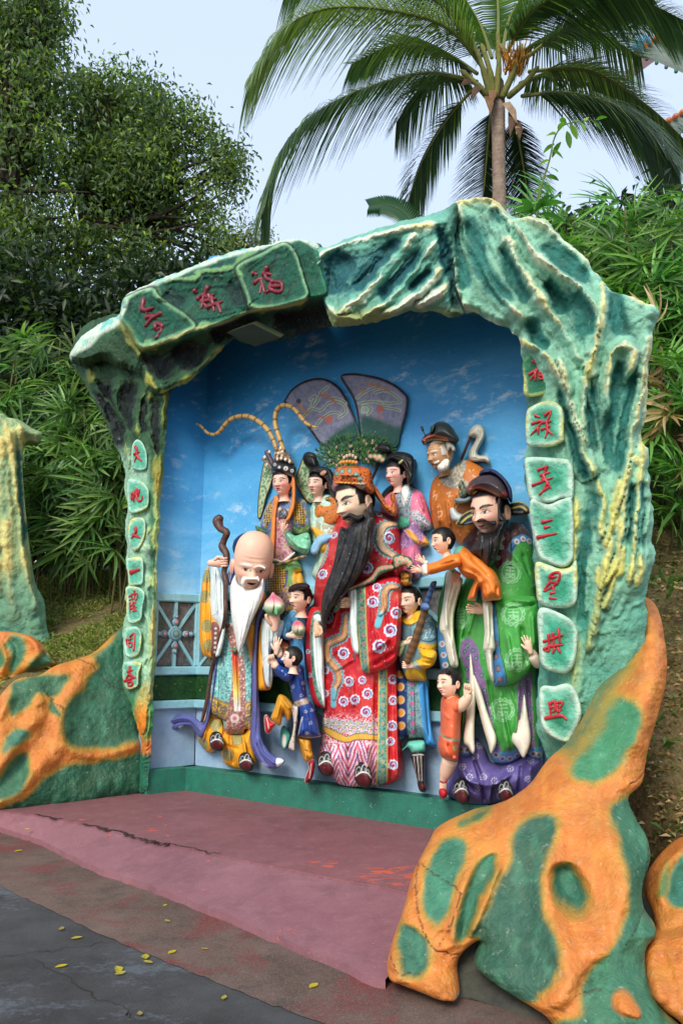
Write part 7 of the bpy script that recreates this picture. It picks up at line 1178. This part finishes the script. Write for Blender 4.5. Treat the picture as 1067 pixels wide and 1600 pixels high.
# ---------------------------------------------------------------- coconut palm
PY = 11.5
cp = thing('coconut_palm', 'coconut palm with long drooping fronds behind the crown of the arch', 'palm tree', at(782, 560, PY))
tk = [(784, 560, .125), (782, 420, .118), (780, 330, .112), (779, 260, .108), (778, 200, .112), (776, 160, .13), (775, 130, .12)]
B = smooth(np.array([list(at(x, y, PY)) + [r] for x, y, r in tk]), 30, False); ri_ = B[:, 3] * (1 + .05 * (np.sin(np.arange(len(B)) * 1.9) > .4)); v, f = tube_vf(B[:, :3], ri_, 16); link('trunk', v, f, BARK, cp, np.tile(lin((140, 122, 108)), (len(v), 1)))
def frond(path, dep, width=1.0, hang=.75, n=54, col=(66, 92, 44), tipc=(120, 140, 66), brown=False):
    k = len(path); P = np.array([at(x, y, PY + dd) for (x, y), dd in zip(path, dep)]); S_ = smooth(P, 24, False); d = np.concatenate([[0], np.cumsum(np.linalg.norm(np.diff(S_, axis=0), axis=1))]); t = np.linspace(0, d[-1], n); R = np.column_stack([np.interp(t, d, S_[:, i]) for i in range(3)]); T = np.gradient(R, axis=0); T /= np.linalg.norm(T, axis=1)[:, None]
    v, f = tube_vf(R, np.linspace(.034, .006, n), 6); V, Fs = list(v), list(f); C = [lin((126, 128, 66))] * len(v); rnd = random.Random(int(path[-1][0] * 7 + path[0][1]))
    for i in range(5, n):
        s = i / (n - 1); L = 1.12 * width * (.35 + .65 * math.sin(min(1, s * 1.25 + .12) * math.pi * .62)) * (1.0 if s < .75 else 1 - (s - .75) * 1.9) * rnd.uniform(.85, 1.1)
        up = np.array([0, 0, 1.0]); side = np.cross(T[i], up); side /= np.linalg.norm(side) + 1e-9
        for sg in (-1, 1):
            for rep in range(3):
                b0 = R[i] + (R[min(i + 1, n - 1)] - R[i]) * rep / 3; h = hang * rnd.uniform(.75, 1.2); d0_ = nrm(side * sg * (1.05 - .5 * h) + T[i] * .55 + up * (.12 - .3 * h)); q0 = b0; w0 = .0115; cc = lin(np.array(col) * (.98, .96, 1.06)) * rnd.uniform(.7, 1.4) if rnd.random() > .06 else lin(tipc)
                if brown: cc = lin((120, 96, 62)) * rnd.uniform(.7, 1.2)
                bi = len(V); wn_ = nrm(np.cross(d0_, up + .01)) 
                for j in range(4):
                    u_ = j / 3; q_ = q0 + d0_ * L * u_ + np.array([0, 0, -1]) * L * h * .62 * u_ ** 2; ww = w0 * (1 - u_ ** 2 * .9); V += [q_ - wn_ * ww, q_ + wn_ * ww]; C += [cc * (1 + .25 * u_)] * 2
                for j in range(3): Fs.append((bi + 2 * j, bi + 2 * j + 1, bi + 2 * j + 3, bi + 2 * j + 2))
    return link('frond', V, Fs, COCO, cp, np.array(C), flat=True)
FR = [([(766, 122), (700, 45), (605, 16), (509, 14), (440, 48), (392, 120)], [0, -.4, -.8, -1.1, -1.3, -1.4], 1.05, .85, (96, 118, 58)), ([(745, 128), (676, 114), (605, 127), (509, 167), (444, 228), (410, 335)], [0, -.2, -.4, -.6, -.8, -.8], 1.05, .9, (58, 84, 48)), ([(735, 143), (695, 190), (657, 255), (634, 330)], [0, .3, .5, .6], .75, .6, (56, 82, 48)),
      ([(768, 160), (762, 220), (756, 290), (750, 340)], [.2, .5, .8, .9], .62, .35, (34, 56, 42)), ([(800, 170), (812, 230), (822, 290), (826, 330)], [.2, .6, .9, 1], .5, .4, (36, 56, 42)), ([(815, 150), (895, 146), (985, 178), (1058, 262)], [0, -.4, -.7, -.8], 1.0, .95, (52, 76, 46)), ([(825, 88), (895, 38), (985, 2), (1075, 36)], [0, -.5, -.9, -1.2], .8, .7, (60, 86, 52)),
      ([(826, 112), (920, 110), (1010, 165), (1075, 225)], [.2, .2, .2, .1], .85, .7, (72, 92, 56)), ([(768, 90), (745, 30), (700, -30), (640, -50)], [0, .3, .5, .6], 1.0, .9, (70, 100, 50)), ([(785, 80), (800, 20), (850, -40), (920, -60)], [0, .4, .6, .6], 1.05, .9, (64, 94, 50)), ([(776, 90), (778, 20), (772, -60), (760, -120)], [0, .5, 1, 1.2], 1.0, .7, (70, 100, 50)),
      ([(752, 100), (690, 10), (600, -40), (500, -50), (450, -20)], [0, -.3, -.5, -.6, -.6], 1.0, .9, (84, 110, 56)), ([(800, 95), (850, 60), (930, 50), (1000, 90)], [.2, .6, .9, 1], .85, .8, (58, 84, 48)), ([(745, 115), (690, 80), (620, 70), (550, 100)], [.2, .7, 1, 1.1], .8, .75, (60, 86, 50)), ([(790, 85), (830, 20), (900, -20), (1000, -30)], [-.2, -.8, -1.2, -1.5], .9, .9, (62, 90, 50))]
FR += [([(812, 130), (870, 110), (930, 118), (985, 150)], [.3, .8, 1.1, 1.3], .8, .95, (66, 90, 54)), ([(735, 128), (700, 120), (655, 140), (620, 190)], [.3, .9, 1.3, 1.5], .75, .9, (60, 84, 50))]
for p_, d_, w_, h_, c_ in FR: frond(p_, d_, w_, h_, col=c_)
for x0, y0, x1, y1 in ((766, 150, 735, 60), (775, 150, 777, 50), (785, 150, 815, 70), (760, 150, 720, 110), (795, 150, 840, 105), (770, 145, 752, 70)):  # thick leaf bases
    wv, wf = tube_vf(smooth([at(x0, y0, PY - .15), at((x0 + x1) / 2 + 3, (y0 + y1) / 2, PY - .25), at(x1, y1, PY - .2)], 5, False), [.055] * 5 + [.042] * 5 + [.025], 8); link('leaf_base', wv, wf, BARK, cp, np.tile(lin((112, 112, 62)), (len(wv), 1)))
V, Fs, C = [], [], []
for k in range(70):                                              # flower sprays
    b0 = at(800 + random.uniform(-14, 14), 112 + random.uniform(-8, 8), PY - .2); e = b0 + np.array([random.uniform(-.18, .22), random.uniform(-.3, .1), random.uniform(.05, .42)]); v, f = tube_vf([b0, (b0 + e) / 2 + .02, e], [.012, .012, .008], 5); f = [tuple(i + len(V) for i in a) for a in f]; V += v; Fs += f; C += [lin(random.choice([(196, 140, 60), (214, 160, 80), (170, 116, 56)]))] * len(v)
link('flower_spray', V, Fs, BARK, cp, np.array(C), kind='stuff')
for x0, y0, dx, dy in ((750, 132, -16, 26), (762, 150, 4, 30), (738, 128, -20, 6), (790, 160, 18, 34), (806, 190, 6, 30), (800, 175, -4, 40), (770, 140, -4, 26), (812, 198, -6, 12)):   # dry sheaths
    p0, p1 = at(x0, y0, PY - .2), at(x0 + dx, y0 + dy, PY - .3); s_ = nrm(np.cross(p1 - p0, (0, 1, 0))) * .07; m_ = (p0 + p1) / 2 + np.array([0, -.06, 0]); link('dry_sheath', [p0 - s_, p0 + s_, m_ + s_ * .9, p1, m_ - s_ * .9, m_ + np.array([0, -.03, 0])], [(0, 1, 5), (1, 2, 5), (2, 3, 5), (3, 4, 5), (4, 0, 5)], BARK, cp, np.tile(lin(random.choice([(120, 92, 68), (90, 70, 56), (146, 124, 100)])), (6, 1)))

# ---------------------------------------------------------------- lady palms
def fan_mesh(i, cols, L=.40, n=9, spread=200, dry=False, wid=.021):
    rnd = random.Random(i * 13 + 5); V, Fs, C = [], [], []
    for k in range(n):
        a = math.radians(-spread / 2 + spread * k / (n - 1) + rnd.uniform(-6, 6)); l = L * rnd.uniform(.8, 1.12) * (1 - .2 * abs(k - (n - 1) / 2) / n); w = wid * rnd.uniform(.8, 1.2); dx, dy = math.sin(a), math.cos(a); dr = rnd.uniform(.25, .6) * (1.6 if dry else 1); b = len(V); cc = lin(rnd.choice(cols)) * rnd.uniform(.8, 1.25)
        for j in range(5):
            u = j / 4; ww = w * (math.sin((u * .86 + .12) * math.pi) ** .7 if j < 4 else .12); x, y, z = dx * l * u, dy * l * u, -l * dr * u * u + .02 * math.sin(k * 2.1)
            px_, py_ = -dy * ww, dx * ww; V += [(x + px_, y + py_, z + ww * .5), (x, y, z), (x - px_, y - py_, z + ww * .5)]; C += [cc * (.9 + .2 * u)] * 3
        for j in range(4):
            q_ = b + 3 * j; Fs += [(q_, q_ + 1, q_ + 4, q_ + 3), (q_ + 1, q_ + 2, q_ + 5, q_ + 4)]
    b = len(V); pet = [(0, -.38, -.10), (0, -.2, -.02), (0, 0, 0)]; v, f = tube_vf(pet, [.006, .005, .004], 5); V += [tuple(x) for x in v]; Fs += [tuple(t + b for t in a) for a in f]; C += [lin((86, 112, 50))] * len(v)
    me = bpy.data.meshes.new('leaf'); me.from_pydata([tuple(map(float, x)) for x in V], [], Fs); a = me.color_attributes.new('Col', 'FLOAT_COLOR', 'POINT'); a.data.foreach_set('color', np.column_stack([np.array(C), np.ones(len(V))]).astype(np.float32).ravel()); me.materials.append(PALML); return me
GL = [(78, 112, 56), (94, 130, 62), (66, 100, 52), (122, 154, 80)]; GR = [(74, 118, 52), (90, 138, 58), (62, 102, 48), (112, 156, 70)]
FM_L = [fan_mesh(i, GL, .46, 10, 210) for i in range(5)]; FM_R = [fan_mesh(20 + i, GR, .44, 10, 180, wid=.017) for i in range(5)]; FM_D = [fan_mesh(40 + i, [(150, 120, 80), (176, 150, 110), (130, 104, 70)], .4, 8, 150, True) for i in range(3)]
def lady_palm(x, y, dep, hpx, wpx, nl, fans, label, group, dry=0, size=1.0):
    base = at(x, y, dep); g = hill_z(np.array([base[0]]), np.array([base[1]]))[0]; base[2] = g
    root = thing('lady_palm', label, 'palm shrub', base, group); k = dep / FOC; V, Fs = [], []; rnd = random.Random(int(x * 3 + y)); topz = at(x, y - hpx, dep)[2]; H = max(.5, topz - base[2]); W = wpx * k / 2
    ns = max(3, nl // 7); tips = []
    for s in range(ns):
        ox, oy = rnd.uniform(-.6, .6) * W, rnd.uniform(-.3, .3) * W; tip = base + np.array([ox * 1.6, oy * 1.6, H * rnd.uniform(.6, 1.0)]); b0 = base + np.array([ox, oy, -.1]); v, f = tube_vf(smooth([b0, (b0 + tip) / 2 + np.array([rnd.uniform(-.1, .1), 0, 0]), tip], 4, False), .014, 6); Fs += [tuple(t + len(V) for t in a) for a in f]; V += v; tips.append((b0, tip))
    link('cane', V, Fs, BARK, root, np.tile(lin((96, 92, 60)), (len(V), 1)), kind='stuff')
    for i in range(nl):
        b0, tip = tips[i % ns]; u = rnd.uniform(.3, 1.0) ** .8; p = b0 + (tip - b0) * u; a = rnd.uniform(0, 2 * math.pi); a = a if rnd.random() < .35 else rnd.uniform(math.pi * .95, math.pi * 2.05); el = rnd.uniform(.05, .75) + (u - .5) * .5
        dirv = Vector((math.cos(a) * math.cos(el), math.sin(a) * math.cos(el), math.sin(el))); r = .36 * rnd.uniform(.8, 1.3) * size; pos = Vector(p) + dirv * r
        me = rnd.choice(FM_D) if (dry and rnd.random() < dry) else rnd.choice(fans); o = bpy.data.objects.new('leaf', me); COL.objects.link(o); o.parent = root; yv = (dirv + Vector((0, 0, -.25))).normalized(); rf = Vector((rnd.uniform(-.35, .25), -.85, .55)); zv = rf - yv * yv.dot(rf); zv.normalize(); xv = yv.cross(zv)
        M = Matrix((xv, yv, zv)).transposed().to_4x4(); s_ = rnd.uniform(.85, 1.25) * size; o.matrix_local = Matrix.Translation(pos - Vector(base)) @ M @ Matrix.Rotation(rnd.uniform(-.5, .5), 4, 'Y') @ Matrix.Scale(s_, 4)
gl, gr2 = 'lady palms on the bank left of the arch', 'lady palms on the slope right of the arch'
for i, a in enumerate([(10, 905, 11.0, 270, 130, 44, 'lady palm behind the ribbed rock pillar at the far left'), (100, 900, 10.8, 300, 150, 54, 'tall lady palm midway along the left bank'), (165, 890, 11.0, 300, 130, 50, 'lady palm rising just behind the left column'), (95, 885, 10.6, 170, 110, 40, 'low lady palm at the grass edge right of the rock pillar'), (150, 880, 10.6, 170, 120, 42, 'low lady palm beside the lettered left column'), (190, 895, 10.3, 230, 90, 38, 'narrow lady palm touching the left column'),
                       (-30, 900, 11.4, 330, 140, 40, 'lady palm cut by the left edge of the picture'), (60, 890, 11.6, 350, 160, 52, 'tallest lady palm under the dark left tree'), (140, 880, 11.8, 350, 150, 52, 'tall lady palm below the bent trunk'), (215, 880, 11.6, 270, 90, 30, 'lady palm half hidden behind the left column')]): lady_palm(*a[:6], FM_L, a[6], gl)
for i, a in enumerate([(905, 620, 9.2, 300, 90, 51, 'lady palm over the shoulder of the arch, nearest the coconut trunk', .0), (960, 640, 9.0, 330, 110, 60, 'tall bright lady palm above the right column', .0), (1020, 660, 8.8, 360, 120, 66, 'tallest bright lady palm at the right edge', .0), (1065, 700, 8.6, 380, 110, 54, 'lady palm cut by the right edge, upper one', .0), (1050, 800, 8.0, 280, 110, 48, 'lady palm with drying leaves beside the right column', .3), (1080, 860, 7.6, 260, 100, 39, 'lady palm cut by the right edge, lower one', .15),
                       (1040, 910, 7.6, 150, 80, 20, 'small lady palm low at the foot of the right column', .05), (985, 560, 9.6, 240, 120, 51, 'bushy lady palm behind the upper right shoulder', .0), (1050, 560, 9.4, 250, 120, 51, 'bushy lady palm at the right edge under the roof', .0), (880, 560, 9.8, 200, 70, 30, 'narrow lady palm just right of the climbing sapling', .0)]): lady_palm(*a[:6], FM_R, a[6], gr2, dry=a[7])

# ---------------------------------------------------------------- sapling, cycad leaf
def big_leaf(p, dirv, L, W, colr, parent, name='leaf', up=(0, 0, 1)):
    d = nrm(dirv); s = nrm(np.cross(d, up)); n = np.cross(s, d); V, Fs = [], []; m = 5
    for j in range(m):
        u = j / (m - 1); w = W * math.sin((u * .92 + .04) * math.pi) ** .8; c = np.asarray(p) + d * L * u - np.array([0, 0, 1]) * L * .25 * u * u; V += [c - s * w + n * w * .35, c, c + s * w + n * w * .35]
    for j in range(m - 1): q_ = 3 * j; Fs += [(q_, q_ + 1, q_ + 4, q_ + 3), (q_ + 1, q_ + 2, q_ + 5, q_ + 4)]
    return link(name, V, Fs, LEAF, parent, np.tile(lin(colr), (len(V), 1)))
sp = thing('sapling', 'spindly sapling with pale green leaves sprouting behind the arch crown', 'sapling', at(835, 420, 8.2))
stp = [(830, 420), (838, 340), (846, 290), (858, 250), (866, 215), (880, 196), (905, 190), (930, 188)]; link('stem', *tube_vf(smooth([at(x, y, 8.2) for x, y in stp], 5, False), np.linspace(.016, .004, 36), 6), BARK, sp, None)
me = sp.children[0].data; a_ = me.color_attributes.new('Col', 'FLOAT_COLOR', 'POINT'); a_.data.foreach_set('color', np.tile(np.append(lin((96, 110, 60)), 1), len(me.vertices)).astype(np.float32))
for x, y, dx, dy, L in ((866, 225, -14, 8, 22), (868, 210, -18, -2, 24), (872, 205, 6, -14, 22), (882, 196, -6, -16, 22), (890, 194, 8, 14, 24), (900, 192, -4, -14, 20), (905, 190, 8, 12, 24), (915, 190, 2, -14, 20), (925, 190, 10, 8, 24), (930, 188, 12, -6, 20), (862, 235, 12, 6, 22), (858, 250, -14, 4, 18), (860, 262, 14, 4, 20), (852, 275, 16, 2, 24), (850, 290, 16, 4, 26), (846, 300, -14, -4, 22), (845, 312, 18, 0, 26), (876, 222, -10, 14, 24), (885, 205, 4, 18, 24)):
    p = at(x, y, 8.2); d_ = at(x + dx, y + dy, 8.2 + random.uniform(-.12, .12)) - p; big_leaf(p, d_, L * 8.2 / FOC, L * .24 * 8.2 / FOC, random.choice([(110, 150, 62), (86, 130, 56), (132, 168, 74)]), sp)
for x, y, dx, dy, L in ((835, 330, -34, -6, 52), (838, 325, 40, -16, 48), (836, 332, 20, -30, 44), (832, 335, -14, -26, 40), (834, 340, -44, 8, 46), (840, 335, 44, 4, 48)):
    p = at(x, y, 8.1); big_leaf(p, at(x + dx, y + dy, 8.0) - p, L * 8.1 / FOC, L * .2 * 8.1 / FOC, random.choice([(64, 116, 60), (56, 104, 50), (76, 128, 64)]), sp)
cy = thing('cycad', 'feathery cycad leaf poking up behind the swirled beam', 'plant', at(655, 400, 9))
R_ = smooth([at(x, y, 9) for x, y in ((665, 400), (650, 360), (630, 332), (604, 320), (578, 322))], 10, False); V, Fs = tube_vf(R_, np.linspace(.014, .004, len(R_)), 5); V = list(V); C = [lin((70, 100, 50))] * len(V); T = np.gradient(R_, axis=0)
for i in range(10, len(R_)):
    t = nrm(T[i])
    for sg in (-1, 1):
        d_ = nrm(np.cross(t, (0, 1, 0)) * sg + t * .45); L = .23 * (1 - .4 * (i / len(R_)) ** 2); wv = nrm(np.cross(d_, (0, 1, 0))) * .014; b = len(V); V += [R_[i] - wv, R_[i] + wv, R_[i] + d_ * L * .6 + wv + np.array([0, -.02, 0]), R_[i] + d_ * L - np.array([0, 0, .03]), R_[i] + d_ * L * .6 - wv + np.array([0, -.02, 0])]; Fs.append((b, b + 1, b + 2, b + 3, b + 4)); C += [lin((44, 84, 50))] * 5
link('frond', V, Fs, COCO, cy, np.array(C), flat=True)
# second tiny cycad tip by the trunk
# ---------------------------------------------------------------- grass, leaf litter, fallen leaves
def blades(name, n, reg, cols, h0, h1, w, lay=.3, **props):
    X = RNG.uniform(reg[0], reg[1], n); Y = RNG.uniform(reg[2], reg[3], n); m = fbm(X * 1.7, Y * 1.7, 33) > reg[4]; X, Y = X[m], Y[m]; n = len(X); B_ = np.column_stack([X, Y, hill_z(X, Y) - .01]); D = np.column_stack([RNG.normal(size=n) * lay, RNG.normal(size=n) * lay - .1, np.ones(n)]); D /= np.linalg.norm(D, axis=1)[:, None]
    v, f, c = leaf_cloud(B_, D, RNG.uniform(h0, h1, n), w, np.array([lin(x) for x in cols])[RNG.integers(0, len(cols), n)] * RNG.uniform(.7, 1.3, (n, 1)), .3); return link(name, v, f, LEAF, None, c, flat=True, kind='stuff', **props)
blades('grass', 26000, (-5.5, -1.9, 8.3, 11.5, .38), [(128, 148, 66), (106, 130, 56), (150, 156, 86), (160, 148, 100)], .05, .14, .02, .6, label='patchy short grass on the bank behind the left mound', category='grass')
blades('leaf_litter', 16000, (1.9, 4.6, 4.2, 8.5, .2), [(196, 164, 120), (160, 128, 90), (214, 188, 148), (124, 100, 70), (126, 132, 74)], .03, .09, .022, 2.5, label='dry brown leaf litter on the slope right of the large mound', category='leaf litter')
blades('weeds', 900, (2.0, 3.4, 4.6, 7.5, .55), [(74, 112, 44), (92, 128, 56)], .06, .16, .03, .8, label='small green weeds among the dry leaves on the right slope', category='weeds')
FLP = q('67,983 98,905 158,880 237,996 510,1097 597,1133 590,1177 220,1262 520,1362 530,1382 615,1345 732,1333 425,1405 430,1422 220,1395 500,1565', 'L') + [(185, 1518), (537, 1507), (490, 1541), (262, 1440), (120, 1466), (350, 1560)]
lm = []
for k in range(4):
    V, Fs, m = [], [], 6; rnd = random.Random(k)
    for j in range(m): u = j / (m - 1); w = .30 * math.sin((u * .94 + .03) * math.pi); zc = .22 * (u - .5) ** 2 * (1.5 if k % 2 else .4); V += [(u - .5, -w, .05 + zc + .12 * w), (u - .5, 0, .02 + zc), (u - .5, w, .05 + zc + (.35 if k == 1 else .15) * w)]
    for j in range(m - 1): q_ = 3 * j; Fs += [(q_, q_ + 1, q_ + 4, q_ + 3), (q_ + 1, q_ + 2, q_ + 5, q_ + 4)]
    me = bpy.data.meshes.new('fallen_leaf'); me.from_pydata(V, [], Fs); a = me.color_attributes.new('Col', 'FLOAT_COLOR', 'POINT'); a.data.foreach_set('color', np.tile(np.append(lin([(196, 180, 60), (180, 164, 76), (206, 188, 54), (164, 146, 90)][k]), 1), len(V)).astype(np.float32)); me.materials.append(LEAF); lm.append(me)
for i, (x, y) in enumerate(FLP):
    o = bpy.data.objects.new('fallen_leaf', lm[i % 4]); COL.objects.link(o); zz = .006; p = on_z(x, y, zz); o.location = p; s_ = random.uniform(.04, .07); o.scale = (s_, s_, s_); o.rotation_euler = (0, 0, random.uniform(0, 6.28)); o['label'] = 'small yellow leaf lying on the ' + ('pink apron of the platform' if i in (1, 2) else 'dark asphalt at lower left' if p[1] < np.interp(p[0], e1[:, 0], e1[:, 1]) else 'reddish concrete strip before the platform'); o['category'] = 'leaf'; o['group'] = 'yellow leaves fallen on the ground'
    if i in (1, 2): o.location = on_z(x, y, .10)

# ---------------------------------------------------------------- tiled roofs at the upper right
TILE = mat('orange_roof_tile', rough=.5, col=tuple(lin((206, 112, 56))), var=.3, vscale=12); SOF = mat('weathered_soffit', rough=.8, col=tuple(lin((96, 108, 96))), var=.3, vscale=4, dirt=.4)
def roof(label, A, Bt, Bb, y, n, seed):
    """A = eave corner, Bt = ridge-side point on the tile line, Bb = far lower point of the soffit"""
    r = thing('pavilion_roof', label, 'roof', at(*A, y)); a, bt, bb = at(*A, y), at(*Bt, y + 1.5), at(*Bb, y - .5); up = np.array([0, 0, .12])
    ap = a + np.array([.4, 2.5, .9]); V = [a, bb, bt, a + up, bb + up, bt + up, ap + up * 3, bt + np.array([0, 2, 1.2])]
    link('soffit', V, [(0, 1, 2), (3, 5, 4), (0, 3, 4, 1), (1, 4, 5, 2), (0, 2, 5, 3)], SOF, r, flat=True); V2 = [a + up * 1.1, bt + up * 1.1, bt + np.array([.3, 2, 1.0]), ap + up * 2]; link('roof_slope', V2 + [v + up * .6 for v in V2], [(0, 1, 2, 3), (4, 5, 6, 7), (0, 4, 5, 1), (1, 5, 6, 2), (2, 6, 7, 3), (3, 7, 4, 0)], TILE, r, flat=True)
    for k in range(n):
        t = (k + .3) / n; p = a + (bt - a) * t + up * 1.3; v, f = tube_vf([p + np.array([-.03, -.14, -.02]), p + np.array([0, .0, .02]), p + np.array([.03, .4, .12])], [.07, .075, .07], 10); link('eave_tile', v, f, TILE, r)
    for k in range(5):
        t0 = a + (bb - a) * ((k + .6) / 5.5); t1 = a + (bt - a) * ((k + .6) / 5.5); v, f = tube_vf([t0 - up * .4, t1 - up * .4], .05, 6); link('rafter', v, f, mat('rafter_paint_%d' % (k + seed), rough=.6, col=tuple(lin((50, 110, 90) if k % 2 else (80, 84, 80)))), r)
    return r
r1 = roof('orange tiled pavilion eave with grey soffit behind the palm at upper right', (1001, 86), (1085, 36), (1085, 122), 17, 9, 0)
roof('orange tiled roof edge low behind the palm at the right edge', (1040, 204), (1110, 160), (1110, 216), 16, 7, 10)
link('finial', *tube_vf(smooth([at(1003, 84, 17), at(996, 74, 16.9), at(997, 66, 16.9), at(1008, 62, 16.9), at(1016, 68, 16.9)], 5, False), [.05, .06, .08, .1, .12, .13, .14, .15, .15, .15, .15, .14, .13, .12, .11, .1, .09, .07, .05, .04, .03], 8), mat('blue_finial', rough=.4, col=tuple(lin((110, 180, 214)))), r1)
